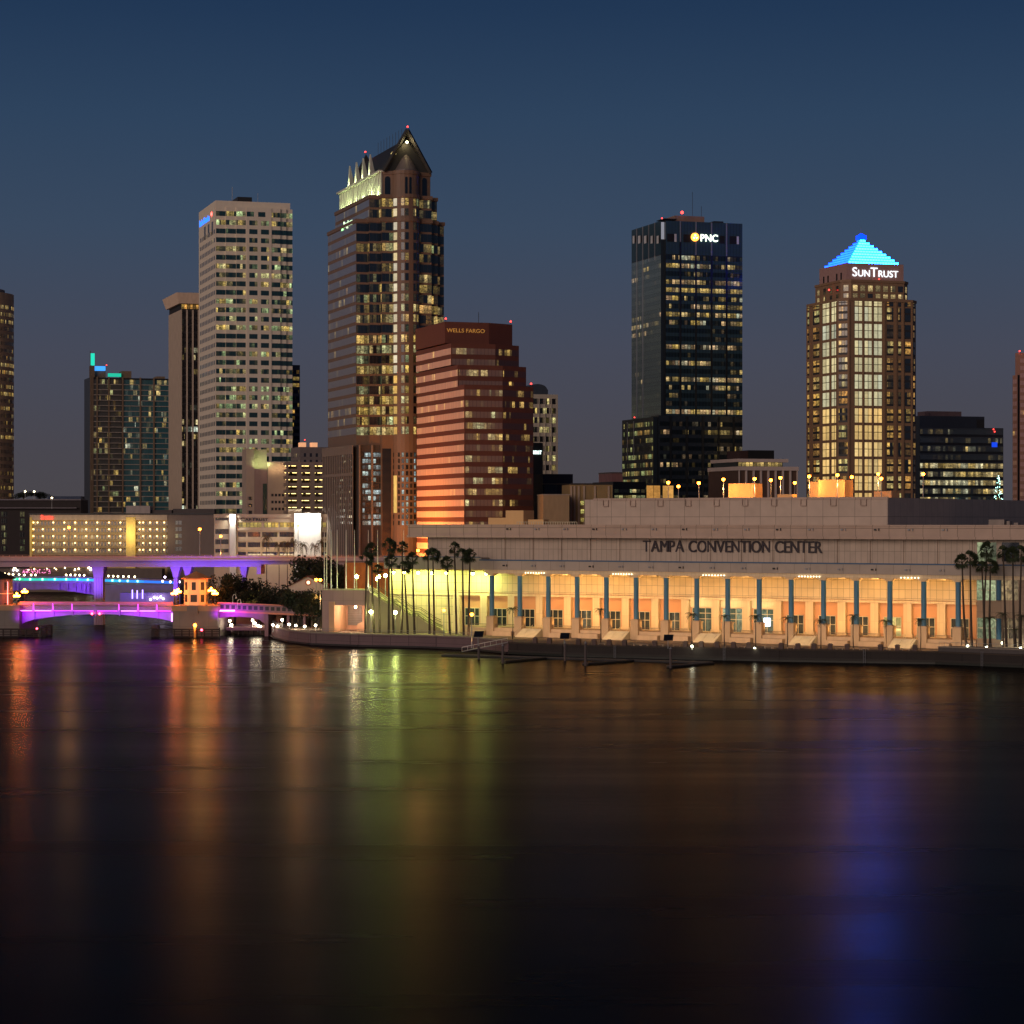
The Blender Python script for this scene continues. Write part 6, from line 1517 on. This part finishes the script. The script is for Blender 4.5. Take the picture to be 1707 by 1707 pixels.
# ================================================================ far river bridge with the teal line
def teal_bridge():
    f = Fr(-60, 1000, 0); o = f.root('teal_lit_bridge', 'far low river bridge with a green-to-blue light line and violet-lit arches', 'bridge')
    a, z = f.a, f.z; W = a(292); mc = plain('far_bridge_concrete', s2l((140, 120, 124)), .8)
    top = lambda x: 961+max(0, (x-120))*.03-max(0, (40-x))*.06
    X = [-60, 0, 40, 80, 120, 160, 200, 240, 292]
    cols = [(.02, .5, .12), (.02, .6, .2), (.02, .6, .35), (.02, .6, .5), (.02, .5, .6), (.02, .42, .75), (.02, .3, .85), (.02, .2, .9)]
    for k in range(8):
        xa, xb = X[k], X[k+1]; mb = MB(); slab(mb, a(xa), a(xb), -.5, -.2, z(top(xa)+7), z(top(xa)+3), z(top(xb)+7), z(top(xb)+3)); mb.build('led_strip', emis('bridge_led_%s' % 'abcdefgh'[k], cols[k], .9), o)
        mb = MB(); slab(mb, a(xa), a(xb), -.2, 12, z(top(xa)+11), z(top(xa)), z(top(xb)+11), z(top(xb))); mb.build('deck', mc, o)
    for x in (26, 33.5, 51, 71.5, 92, 111, 129.5, 147, 188, 200, 213.5, 230): MB().ball((a(x), -.9, z(top(x)+4.5)), .45, 7, 4).build('bridge_lamp', emis('cyan_lamp', (.3, 1, .85), 4) if 'cyan_lamp' not in MATS else MATS['cyan_lamp'], o)
    for x in (0, 7, 14, 21, 31, 40, 51, 58.5, 109.5, 117, 124.5, 132, 139.5, 172, 180, 188, 196, 205, 214, 224): MB().ball((a(x), 1, z(top(x)-2.5)), .38, 7, 4).build('parapet_lamp', m_lampw, o)
    A = [(-60, 985), (10, 986), (30, 984), (50, 983), (85, 982.5), (105, 984), (125, 987), (152, 991), (160, 993)]
    mb = MB()
    for (xa, ya), (xb, yb) in zip(A[:-1], A[1:]): slab(mb, a(xa), a(xb), .5, 11.5, z(ya), z(top(xa)+11), z(yb), z(top(xb)+11))
    mb.build('arch', mc, o)
    for x in (15, 22, 29, 97, 111, 124, 133, 140.5, 147, 154): MB().box(a(x), a(x+2.6), -.3, .5, z(top(x)+27-(4 if x < 140 else 0)), z(top(x)+11)).build('arch_rib', mc, o)
    for x, p in ((20, 1800), (60, 900), (95, 1800), (125, 4500), (145, 5500)): strip_light('arch_wash', (*f.w(a(x), -8), z(985)), (0, 1, .2), 7, .6, (.14, .02, 1), p*.15, spread=110)
    # river walk wall on the east bank, lit violet
    r = f.root('river_walk', 'violet-lit river walk wall with pale railing lights on the far east bank', 'river wall')
    MB().box(a(165, -6), a(300, -6), -6, 4, 0, z(975, 0, -6)).build('wall', plain('river_wall_panel', s2l((140, 130, 150)), .8), r)
    MB().box(a(200, -30), a(300, -30), -30, -20, 0, z(988, 0, -30)).build('lower_wall', MATS['river_wall_panel'], r)
    for x, y in ((221, 983), (229, 984), (238, 983)): MB().tube([(a(x, -30), -30.5, z(998, 0, -30)), (a(x, -30), -30.5, z(y, 0, -30))], .25, 6).build('light_post', emis('violet_post', (.4, .3, 1), 3) if 'violet_post' not in MATS else MATS['violet_post'], r)
    for i, (x, y) in enumerate(((251, 999), (257, 996), (262, 997), (268, 995), (272, 998), (284, 970), (299, 970), (271, 969), (275, 962))): MB().ball((a(x, -31), -31, z(y, 0, -31)), .42, 7, 4).build('walk_lamp', emis('violet_white', (.85, .7, 1), 12) if 'violet_white' not in MATS else MATS['violet_white'], r)
    for x, p in ((190, 3500), (235, 4500), (270, 3000)): strip_light('walk_wash', (*f.w(a(x, -38), -42), z(985)), (0, 1, .1), 8, 1, (.15, .03, 1), p*.10, spread=120)
    # far terrace of bars on the bank beyond
    t_ = thing('bank_terrace', 'low row of lit riverside kiosks on the far bank, under the viaduct', 'terrace', ((-60-CX)/FL*1176, 1176, 3)); ZB[t_.name] = 3
    k = 1176/FL; MB().box(0, 330*k, 0, 10, 3, EYE+(HZ-948)*k).build('wall', plain('kiosk_wall', s2l((110, 96, 88)), .8), t_)
    rd = random.Random(9)
    for i in range(22):
        x = rd.uniform(60, 230); y = rd.uniform(946, 951); MB().ball((x*k, -.6, EYE+(HZ-y)*k), rd.uniform(.2, .45), 6, 4).build('kiosk_lamp', rd.choice([m_lampw, m_lampw, emis('kiosk_amber', (1, .6, .25), 12) if 'kiosk_amber' not in MATS else MATS['kiosk_amber'], emis('kiosk_white', (.85, .9, 1), 16) if 'kiosk_white' not in MATS else MATS['kiosk_white']]), t_)
    mb = MB()
    for i in range(60): x = 60+rd.uniform(38, 85); y = rd.uniform(949, 956); mb.ball((x*k, -1.5, EYE+(HZ-y)*k), .16, 5, 3)
    mb.build('string_light', emis('pink_fairy', (1, .25, .55), 3), t_)
teal_bridge()

# ================================================================ palms and trees
m_trunk = plain('palm_trunk', (.075, .055, .04), .9); m_frond = plain('palm_frond', (.035, .05, .018), .7, var=.4, scale=2); m_dead = plain('dry_frond', (.11, .07, .035), .85)
def fan_crown(rad, seed, n=30):
    rd = random.Random(seed); mb = MB()
    for i in range(n):
        az = rd.uniform(0, 6.283); el = rd.uniform(-.95, 1.3) if i > 6 else rd.uniform(.7, 1.5)
        d = Vector((math.cos(az)*math.cos(el), math.sin(az)*math.cos(el), math.sin(el))); s = d.cross(Vector((0, 0, 1)))
        s = s.normalized() if s.length > .01 else Vector((1, 0, 0)); up = s.cross(d); ro = rd.uniform(-.8, .8); s, up = s*math.cos(ro)+up*math.sin(ro), up*math.cos(ro)-s*math.sin(ro)
        pl = rad*rd.uniform(.34, .5); tip = d*pl; fan = rad*rd.uniform(.42, .62)
        mb.quad([tuple(s*-.03), tuple(s*.03), tuple(tip+s*.02), tuple(tip-s*.02)])
        nb = 9
        for k in range(nb):
            an = (k/(nb-1)-.5)*2.5; v = d*math.cos(an)+s*math.sin(an); w = (s*math.cos(an)-d*math.sin(an))*fan*.085
            droop = Vector((0, 0, -fan*.22*abs(math.sin(an))-fan*.16)); m_ = tip+v*fan*.55+up*.03; e_ = tip+v*fan*rd.uniform(.85, 1.05)+droop
            mb.quad([tuple(tip), tuple(m_+w), tuple(e_), tuple(m_-w)])
    return mb
def palm(name, H, rad, lean, seed, label):
    o = thing(name, label, 'palm tree'); rd = random.Random(seed)
    P = [(lean*(t**1.5)*H, .02*math.sin(t*5)*H, t*H) for t in [i/8 for i in range(9)]]
    MB().tube(P, [.34-.16*i/8 for i in range(9)], 8).build('trunk', m_trunk, o)
    c = fan_crown(rad, seed); q = P[-1]; c.v = [(x+q[0], y+q[1], z_+q[2]) for x, y, z_ in c.v]; c.build('crown', m_frond, o)
    sk = MB()
    for i in range(26):
        az = rd.uniform(0, 6.283); r0 = .18; z0 = q[2]-rd.uniform(-.1, .9); ln = rd.uniform(.7, 1.5); r1 = r0+rd.uniform(.15, .5)
        sk.quad([(q[0]+r0*math.cos(az-.3), q[1]+r0*math.sin(az-.3), z0), (q[0]+r0*math.cos(az+.3), q[1]+r0*math.sin(az+.3), z0), (q[0]+r1*math.cos(az), q[1]+r1*math.sin(az), z0-ln)])
    sk.build('dry_skirt', m_dead, o)
    return o
protos = [palm('fan_palm', 20, 2.5, .035, 11, 'x'), palm('fan_palm', 20, 2.2, -.03, 12, 'x'), palm('fan_palm', 20, 2.7, .012, 13, 'x')]
use = [False]*3
def put_palm(k, x, yc, xb, zb, Y, lab, grp, sc_=1.0):
    X = (xb-CX)/FL*Y; H = EYE+(HZ-yc)/FL*Y-zb; lean = (x-xb)*Y/FL
    o = protos[k]
    nat = (.035, -.03, .012)[k]*20
    if use[k]: o = dup(o, (0, 0, 0))
    use[k] = True
    o.location = (X, Y, zb); s = H/20.0; o.scale = (sc_, sc_, s)
    o.rotation_euler = (0, math.atan2((lean-nat*sc_), H), random.uniform(-.15, .15)); o['label'] = lab; o['group'] = grp
    return o
LP = [(611, 932, 609), (619, 917, 624), (630, 949, 633), (649, 911, 648), (653, 935, 656), (671, 913, 669), (674, 946, 680), (688, 932, 691), (713, 926, 716), (722, 926, 724), (746, 938, 750), (757, 914, 761), (771, 927, 773), (784, 927, 781)]
for i, (x, y, xb) in enumerate(LP):
    put_palm((2, 0, 1)[i % 3], x, y, xb, 3.5, 673-(i*1.1)+(i % 3)*2.0, 'tall thin fan palm before the green-lit wing, %s from the bridge side' % ORD[i], 'tall palms before the green-lit wing')
RP = [(1603, 936, 1611), (1617, 932, 1620), (1636, 945, 1643), (1644, 917, 1641), (1650, 944, 1651), (1671, 921, 1678), (1688, 925, 1692), (1702, 924, 1700)]
for i, (x, y, xb) in enumerate(RP):
    put_palm((0, 2, 1)[i % 3], x, y, xb, 4.1, 590-i*.6, 'tall thin fan palm on the east planter terrace, %s from the arcade' % ORD[i], 'tall palms on the east planter terrace', 1.0)
# feather palms
def feather(name, H, rad, seed, mf):
    o = thing(name, 'x', 'palm tree'); rd = random.Random(seed)
    MB().tube([(0, 0, 0), (.1, 0, H*.5), (0, 0, H)], [.16, .11, .09], 7).build('trunk', m_trunk, o)
    mb = MB()
    for i in range(15):
        az = i*2.4+rd.uniform(-.3, .3); el0 = rd.uniform(.1, 1.2); L = rad*rd.uniform(.85, 1.15); pts = []
        for k in range(8):
            t = k/7; el = el0-t*1.9; 
            if k == 0: p = Vector((0, 0, H)); 
            else: p = p+Vector((math.cos(az)*math.cos(el), math.sin(az)*math.cos(el), math.sin(el)))*L/7
            pts.append(p.copy())
        sd = Vector((-math.sin(az), math.cos(az), 0))
        for k in range(7):
            a_, b_ = pts[k], pts[k+1]
            for sg in (-1, 1):
                for h in (0, .5):
                    c = a_.lerp(b_, h); w = rad*.24*(1-abs(k/7-.4)); mb.quad([tuple(c), tuple(c.lerp(b_, .35)), tuple(c+sd*sg*w+Vector((0, 0, -w*.65))+(b_-a_)*.5)])
    mb.build('crown', mf, o)
    return o
m_f2 = plain('feather_leaf', (.05, .06, .02), .7, var=.4, scale=2)
fp1, fp2 = feather('feather_palm', 7.2, 2.3, 3, m_f2), feather('feather_palm', 7.2, 2.0, 5, m_f2)
FP = [(853, 1015), (1000, 1017), (1152, 1025), (1206, 1028), (1258, 1028), (1311, 1031), (1367, 1035), (1421, 1027), (1476, 1036), (1533, 1034)]
for i, (x, y) in enumerate(FP):
    Y = quayY(x)+ (7 if x > 900 else 18); pr = (fp1, fp2)[i % 2]; H = EYE+(HZ-y)/FL*Y-3
    o = pr if i < 2 else dup(pr, (0, 0, 0))
    o.location = ((x+1.5-CX)/FL*Y, Y, 3); o.scale = (1, 1, H/7.2); o.rotation_euler = (0, 0, i*1.3); o['label'] = 'small feather palm on the quay before the arcade, %s from the staircase end' % ORD[i]; o['group'] = 'small palms along the arcade'
for i, (x, y, zb) in enumerate(((1649, 1031, 4.1), (1672, 1024, 4.1), (1694, 1049, 4.1), (1703, 1027, 4.1))):
    Y = 587; H = EYE+(HZ-y)/FL*Y-zb; o = dup((fp1, fp2)[i % 2], ((x-CX)/FL*Y, Y, zb), i*.9, 'small feather palm under the tall east palms, %s from the arcade' % ORD[i], 'small palms on the east terrace'); o.scale = (1.1, 1.1, H/7.2)
P3 = feather('street_palm', 8, 2.4, 8, plain('lit_leaf', (.10, .075, .03), .75, var=.4, scale=2))
BP = [(444, 897), (465, 909), (479, 907), (490, 903), (505, 908), (525, 910), (536, 904)]
for i, (x, y) in enumerate(BP):
    Y = 838+i*2; zb = 15; zt = EYE+(HZ-y)/FL*Y; o = P3 if i == 0 else dup(P3, (0, 0, 0)); o.location = ((x-CX)/FL*Y, Y, zb-7); o.scale = (1.15, 1.15, (zt-zb+7)/8); o.rotation_euler = (0, 0, i*.8)
    o['label'] = 'shaggy orange-lit palm before the white office, %s from its light column' % ORD[i]; o['group'] = 'shaggy palms before the white office'
# broad trees
m_leaf = plain('tree_leaf', (.014, .022, .010), .75, var=.5, scale=1.5); m_bark = MATS['bark']
def tree(seed, R_, H):
    rd = random.Random(seed); o = thing('broad_tree', 'x', 'tree')
    mb = MB().tube([(0, 0, 0), (.2, .1, H*.35), (.1, 0, H*.55)], [.5, .35, .2], 8)
    lobes = []
    for i in range(9):
        a = rd.uniform(0, 6.283); r = R_*rd.uniform(.2, .75); c = Vector((r*math.cos(a), r*math.sin(a), H*rd.uniform(.42, .86))); lobes.append((c, R_*rd.uniform(.28, .5)))
        mb.tube([(.15, .05, H*.35), tuple(c*.6+Vector((0, 0, H*.18))), tuple(c)], [.22, .12, .04], 5)
    mb.build('trunk', m_bark, o); lf = MB()
    for c, r in lobes:
        for k in range(230):
            v = Vector((rd.gauss(0, 1), rd.gauss(0, 1), rd.gauss(0, 1))).normalized()*r*rd.uniform(.55, 1.12); p = c+v
            d = Vector((rd.uniform(-1, 1), rd.uniform(-1, 1), rd.uniform(-1, 1)))*.33; e = Vector((rd.uniform(-1, 1), rd.uniform(-1, 1), rd.uniform(-1, 1)))*.33
            lf.quad([tuple(p-d), tuple(p+e), tuple(p+d), tuple(p-e)])
    lf.build('crown', m_leaf, o); return o
tp = [tree(1, 6, 12), tree(2, 6, 12), tree(3, 6, 12)]; tu = [False]*3
TR = [(372, 955, 752, 5, 'dark tree beside the keeper house, by the river'), (392, 975, 745, 6, 'low dark tree behind the bridge parapet near the river'), (412, 962, 765, 6, 'dark round tree under the end of the violet viaduct'), (432, 985, 742, 6, 'low dark tree behind the arched side span'), (452, 972, 752, 7, 'dark tree between viaduct end and gabled house'), (474, 985, 738, 6, 'low dark tree just west of the gabled house'),
      (508, 926, 778, 7, 'tallest dark tree rising behind the gabled house'), (526, 938, 768, 7, 'dense dark tree standing just behind the flagpoles'), (540, 932, 782, 6, 'dark tree behind the first flagpoles'), (560, 940, 775, 6, 'dark tree between flagpoles and sodium lamps'), (497, 988, 728, 5, 'low dark bush-like tree before the gabled house'), (521, 990, 722, 5, 'low dark tree by the sodium lamps at the bridge end'), (628, 938, 735, 4, 'small tree behind the flagpoles next to the lit wing'),
      (40, 818, 1284, 6, 'round tree on the roof garden of the dark flat block'), (66, 820, 1290, 5, 'smaller tree on the roof of the dark flat block'),
      (488, 983, 727, 5, 'low dark tree at the west eave of the gabled house'), (535, 982, 724, 5, 'low dark tree at the east eave of the gabled house'), (512, 984, 728, 5, 'low dark tree before the middle of the gabled house')]
for i, (x, y, Y, R_, lab) in enumerate(TR):
    k = i % 3; o = tp[k] if not tu[k] else dup(tp[k], (0, 0, 0)); tu[k] = True
    zt = EYE+(HZ-y)/FL*Y; zb = 3.0 if Y < 900 else 45.0; H = zt-zb
    o.location = ((x-CX)/FL*Y, Y, zb); o.scale = (R_/5.0, R_/5.0, H/12); o.rotation_euler = (0, 0, i*.7); o['label'] = lab; o['group'] = 'dark broad trees'
# shrubs lit green near the bridge
sh = thing('shrub', 'small shrub lit yellow-green beside the river, under the viaduct end', 'shrub', ((421-CX)/FL*738, 738, 3)); rd = random.Random(5); mb = MB()
for k in range(300):
    p = Vector((rd.gauss(0, 1.2), rd.gauss(0, .8), 5.5+rd.gauss(0, 1.4))); d = Vector((rd.uniform(-1, 1), rd.uniform(-1, 1), rd.uniform(-1, 1)))*.3; e = Vector((rd.uniform(-1, 1), rd.uniform(-1, 1), rd.uniform(-1, 1)))*.3; mb.quad([tuple(p-d), tuple(p+e), tuple(p+d), tuple(p-e)])
mb.build('foliage', plain('bright_leaf', (.16, .2, .05), .7), sh); MB().tube([(0, 0, 0), (0, 0, 6)], .15, 6).build('stem', m_bark, sh)
lamp_light('shrub_light', ((421-CX)/FL*738, 734, 7.5), (.9, 1, .4), 160, .2)
# gabled house with a round window
def gable_house():
    f = Fr(485, 735, -3); o = f.root('gabled_house', 'small pale gabled house with glowing round window among dark trees', 'house'); a, z = f.a, f.z
    W = a(541); zb, ze, za = 3, z(975.5), z(961.5); mw = plain('house_white', s2l((190, 176, 170)), .8)
    mb = MB(); fr = [(0, 0, zb), (W, 0, zb), (W, 0, ze), (W/2, 0, za), (0, 0, ze)]; bk = [(x, 10, zz) for x, y, zz in fr]; mb.quad(fr); mb.quad(bk[::-1])
    for k in range(5): j = (k+1) % 5; mb.quad([fr[k], bk[k], bk[j], fr[j]])
    mb.build('wall', mw, o)
    mb = MB()
    for s0, s1 in (((-.8, ze-.4), (W/2, za+.1)), ((W+.8, ze-.4), (W/2, za+.1))):
        mb.quad([(s0[0], -.6, s0[1]), (s1[0], -.6, s1[1]), (s1[0], 10.5, s1[1]), (s0[0], 10.5, s0[1])]); mb.quad([(s0[0], -.6, s0[1]+.25), (s1[0], -.6, s1[1]+.25), (s1[0], 10.5, s1[1]+.25), (s0[0], 10.5, s0[1]+.25)]); mb.quad([(s0[0], -.6, s0[1]), (s1[0], -.6, s1[1]), (s1[0], -.6, s1[1]+.25), (s0[0], -.6, s0[1]+.25)])
    mb.build('roof', plain('house_roof', s2l((96, 52, 44)), .8), o)
    c = (a(514), -.05, z(971)); n = 20; r1, r2 = .55, .95
    MB().quad([(c[0]+r1*math.cos(6.283*i/n), -.12, c[2]+r1*math.sin(6.283*i/n)) for i in range(n)]).build('round_window', emis('round_glow', (1, .75, .5), 1.6), o)
    mb = MB()
    for i in range(n):
        j = i+1; p = lambda q, r, y: (c[0]+r*math.cos(6.283*q/n), y, c[2]+r*math.sin(6.283*q/n)); mb.quad([p(i, r1, -.16), p(j, r1, -.16), p(j, r2, -.16), p(i, r2, -.16)])
    mb.build('window_frame', plain('orange_frame', (.5, .16, .06), .6), o)
    lamp_light('house_light', (*f.w(W/2, -8), 9), (1, .7, .5), 500, .3)
gable_house()
# amber-lit garden wall behind the flagpoles
wl = Wf.root('garden_wall', 'orange-lit rough garden wall behind the flagpoles', 'wall'); MB().box(Wf.a(575, 40), Wf.a(650, 40), 40, 41, 3, Wf.z(938, 10, 40)).build('wall', plain('amber_masonry', s2l((150, 90, 50)), .9, var=.5, scale=1.2), wl)
for x in (583, 598, 612): lamp_light('garden_light', (*Wf.w(Wf.a(x, 36), 36), Wf.z(965, 10, 36)), (1, .40, .08), 60, .3)

# ================================================================ riverside terrace below the side span
def cafe():
    o = thing('cafe_deck', 'wooden cafe deck at the water under the arched side span', 'deck', ((420-CX)/FL*738, 738, 0)); ZB[o.name] = 0
    k = 738/FL; m = plain('deck_timber', s2l((130, 104, 92)), .8)
    MB().box(-38*k, 36*k, -8, 4, 2.2, 2.6).box(-38*k, 36*k, -8.2, -8, 1.6, 2.6).build('deck', m, o)
    mb = MB()
    for q in range(9): mb.tube([(-36*k+q*1.6, -7.5, -3), (-36*k+q*1.6, -7.5, 2.3)], .15, 6)
    mb.build('piling', MATS['creosote_timber'], o)
    mb = MB(); mb.box(-30*k, 120*k, 6, 6.3, 3, 6.0).build('brick_wall', plain('red_brick', s2l((150, 96, 78)), .85, var=.3, scale=2), o)
cafe()
Pc = lamp_proto('cafe_lamp', 2.2, emis('cafe_lamp_glow', (1, .85, .6), 40), .36)
CL = [(383, 1034), (386, 1041), (388, 1046), (421, 1033), (425, 1038), (430, 1042), (434, 1043.5), (455, 1041), (462.5, 1043), (470.5, 1032.5), (482, 1040), (493, 1042), (508, 1043.5), (526, 1041.5)]
for i, (x, y) in enumerate(CL):
    Y = 731 if x < 440 else 708
    lampx(x, y, Y, 'small warm lamp on the waterside cafe terrace, %s from the bridge pier' % ORD[i], 2.2, 130, 'lamps on the cafe terrace', (1, .8, .55), Pc)
# hooked lamp posts on the side span
hk = thing('hooked_lamp', 'white hooked lamp post on the bridge side span', 'street lamp', ((388-CX)/FL*722, 722, 10))
MB().tube([(0, 0, 0), (0, 0, 2.2), (.3, 0, 2.8), (.8, 0, 2.8), (1.0, 0, 2.2)], .09, 6).build('post', m_white, hk); MB().lathe((1.0, 0, 1.6), [(.32, 0), (.1, .6)], 8).build('lamp_shade', m_white, hk)
dup(hk, ((396-CX)/FL*720, 720, 8.6), 0, 'darker hooked lamp post standing lower beside the white one')
hk['group'] = 'hooked lamp posts'

# ================================================================ floating docks, pilings and sign boards
def docks():
    m = plain('dock_deck', s2l((84, 76, 70)), .8, var=.3); mu = plain('dock_float', (.012, .012, .014), .6)
    def dock(p0, p1, w, lab):
        a, b = Vector(wp(*p0)), Vector(wp(*p1)); d = b-a; o = thing('floating_dock', lab, 'dock', (*a, 0), math.atan2(d.y, d.x), 'floating docks off the quay'); ZB[o.name] = 0
        MB().box(0, d.length, -w/2, w/2, .35, .55).build('deck', m, o); MB().box(.1, d.length-.1, -w/2+.1, w/2-.1, -.3, .35).build('float', mu, o)
    dock((738, 1093.5), (1186, 1106.5), 2.2, 'long thin floating dock lying off the quay')
    dock((838, 1105), (905, 1099), 2.0, 'short floating finger dock nearest the curved seawall')
    dock((975, 1109), (1052, 1103), 2.0, 'middle short floating finger dock')
    dock((1116, 1113.5), (1186, 1107.5), 2.0, 'short floating finger dock at the east end of the long dock')
    pp = thing('mooring_pile', 'x', 'piling'); MB().tube([(0, 0, -2), (0, 0, 4.3)], .3, 9).build('pile', plain('pile_concrete', s2l((92, 82, 80)), .8), pp); MB().lathe((0, 0, 4.3), [(.34, 0), (.05, .5)], 9).build('pile_cap', m_steel, pp)
    for i, (x, y, lab) in enumerate(((838, 1106, 'mooring pile at the tip of the first finger dock'), (976, 1110, 'mooring pile at the tip of the middle finger dock'), (1118, 1114, 'mooring pile at the tip of the east finger dock'), (798, 1098, 'mooring pile by the gangway'), (942, 1102, 'mooring pile under the second dark board'))):
        X, Y = wp(x, y); H = (4.3, 5.4, 4.6, 3.2, 4.4)[i]
        o = pp if i == 0 else dup(pp, (0, 0, 0)); o.location = (X, Y, 0); o.scale = (1, 1, H/4.3); o['label'] = lab; o['group'] = 'mooring piles'
    bd = thing('solar_board', 'x', 'panel'); MB().tube([(0, 0, -2), (0, 0, .05)], .12, 6).build('post', m_steel, bd)
    mb = MB(); mb.prism([(-1.15, 0), (1.0, 0), (1.25, .1), (-.9, .1)], 0, 1.5, [(-.9, .9), (1.25, .9), (1.5, 1.0), (-.65, 1.0)]); mb.build('panel', plain('solar_black', (.008, .009, .014), .3), bd)
    for i, (x, y, lab) in enumerate(((797, 1062, 'tilted dark board on a post above the gangway'), (940.5, 1065, 'tilted dark board on a post above the long dock'), (1113.5, 1068, 'tilted dark board on a post near the east finger dock'))):
        Y = 618-i*6; o = bd if i == 0 else dup(bd, (0, 0, 0)); zz = EYE+(HZ-y)/FL*Y; o.location = ((x-CX)/FL*Y, Y, zz); o['label'] = lab; o['group'] = 'tilted dark boards'
    g = thing('gangway', 'sloping gangway from the quay down to the long dock', 'gangway', (*wp(770, 1090), 0)); ZB[g.name] = 0
    mb = MB(); slab(mb, 0, 12, 0, 1.4, .5, .7, 2.9, 3.1); mb.build('walkway', m_steel, g); mb = MB()
    for y_ in (0, 1.4): mb.tube([(0, y_, 1.7), (12, y_, 4.1)], .05, 5); [mb.tube([(q*1.5, y_, .6+q*.3), (q*1.5, y_, 1.7+q*.3)], .04, 4) for q in range(9)]
    mb.build('handrail', MATS['white_pole'], g)
    lampx(786.5, 1064.5, 628, 'small orange lamp on a post by the gangway head', 2.5, 60, 'quay path lights', (1, .5, .15), P_or)
docks()
# quayside furniture, lit signs on the quay
pb = thing('bench', 'x', 'bench'); MB().box(-1.1, 1.1, -.3, .3, .42, .5).build('seat', MATS['pedestal_stone'], pb)
for s in (-.8, .8): MB().box(s-.12, s+.12, -.25, .25, 0, .42).build('leg', MATS['pedestal_stone'], pb)
BX = [1003, 1062, 1074, 1100, 1128, 1236, 1281, 1294, 1318, 1399, 1428, 1442, 1478, 1510]
for i, x in enumerate(BX):
    Y = quayY(x, 2.6); o = pb if i == 0 else dup(pb, (0, 0, 0)); o.location = ((x-CX)/FL*Y, Y, 3); o.rotation_euler = (0, 0, -.3); o['label'] = 'low stone bench on the quay behind the bollards, %s from the staircase end' % ORD[i]; o['group'] = 'stone benches on the quay'

# ================================================================ sky, sun, camera
w = bpy.data.worlds.new('World'); sc.world = w; w.use_nodes = True; t = w.node_tree; bg = t.nodes['Background']
tc = N(t, 'ShaderNodeTexCoord'); sp = N(t, 'ShaderNodeSeparateXYZ'); t.links.new(tc.outputs['Generated'], sp.inputs[0])
ramp = N(t, 'ShaderNodeValToRGB'); r = ramp.color_ramp
stops = [(0, (74, 70, 74)), (.03, (73, 71, 79)), (.07, (69, 73, 88)), (.12, (57, 73, 95)), (.165, (46, 67, 93)), (.21, (33, 55, 84)), (.35, (24, 42, 72)), (.6, (14, 28, 56)), (1, (10, 20, 44))]
r.elements[0].position = 0; r.elements[0].color = (*s2l(stops[0][1]), 1); r.elements[1].position = 1; r.elements[1].color = (*s2l(stops[-1][1]), 1)
for p, c in stops[1:-1]: e = r.elements.new(p); e.color = (*s2l(c), 1)
t.links.new(sp.outputs[2], ramp.inputs[0])
# afterglow low in the south-west, behind the camera
dot = N(t, 'ShaderNodeVectorMath'); dot.operation = 'DOT_PRODUCT'; t.links.new(tc.outputs['Generated'], dot.inputs[0]); dot.inputs[1].default_value = (-.97, -.24, .0)
gl = M(t, 'POWER', M(t, 'MAXIMUM', dot.outputs['Value'], 0.0), 1.7)
gl = M(t, 'MULTIPLY', gl, M(t, 'POWER', M(t, 'SUBTRACT', 1.0, M(t, 'ABSOLUTE', sp.outputs[2])), 3.0))
col = mixc(t, M(t, 'MULTIPLY', gl, .9, clamp=True), ramp.outputs[0], (.42, .35, .33))
t.links.new(col, bg.inputs[0]); bg.inputs[1].default_value = 1.0
sun = bpy.data.lights.new('afterglow', 'SUN'); sun.energy = 1.2; sun.angle = R(40); sun.color = (1, .76, .64)
so = bpy.data.objects.new('afterglow', sun); COL.objects.link(so)
so.rotation_euler = Vector((-.50, -.86, .16)).to_track_quat('Z', 'Y').to_euler()
cam = bpy.data.cameras.new('camera'); co = bpy.data.objects.new('camera', cam); COL.objects.link(co)
co.location = (0, 0, EYE); co.rotation_euler = (R(90), 0, 0); cam.sensor_width = 36; cam.lens = 36*FL/1707; cam.shift_y = (HZ-CX)/1707; cam.clip_start = .5; cam.clip_end = 30000
sc.camera = co
sc.view_settings.view_transform = 'Standard'; sc.view_settings.look = 'None'; sc.view_settings.exposure = 0; sc.view_settings.gamma = 1
sc.render.engine = 'CYCLES'; sc.cycles.use_denoising = True; sc.cycles.max_bounces = 6; sc.cycles.diffuse_bounces = 2; sc.cycles.glossy_bounces = 4; sc.cycles.sample_clamp_indirect = 8; sc.cycles.use_light_tree = True
for o in list(bpy.data.objects):
    if 'placed' in o: del o['placed']
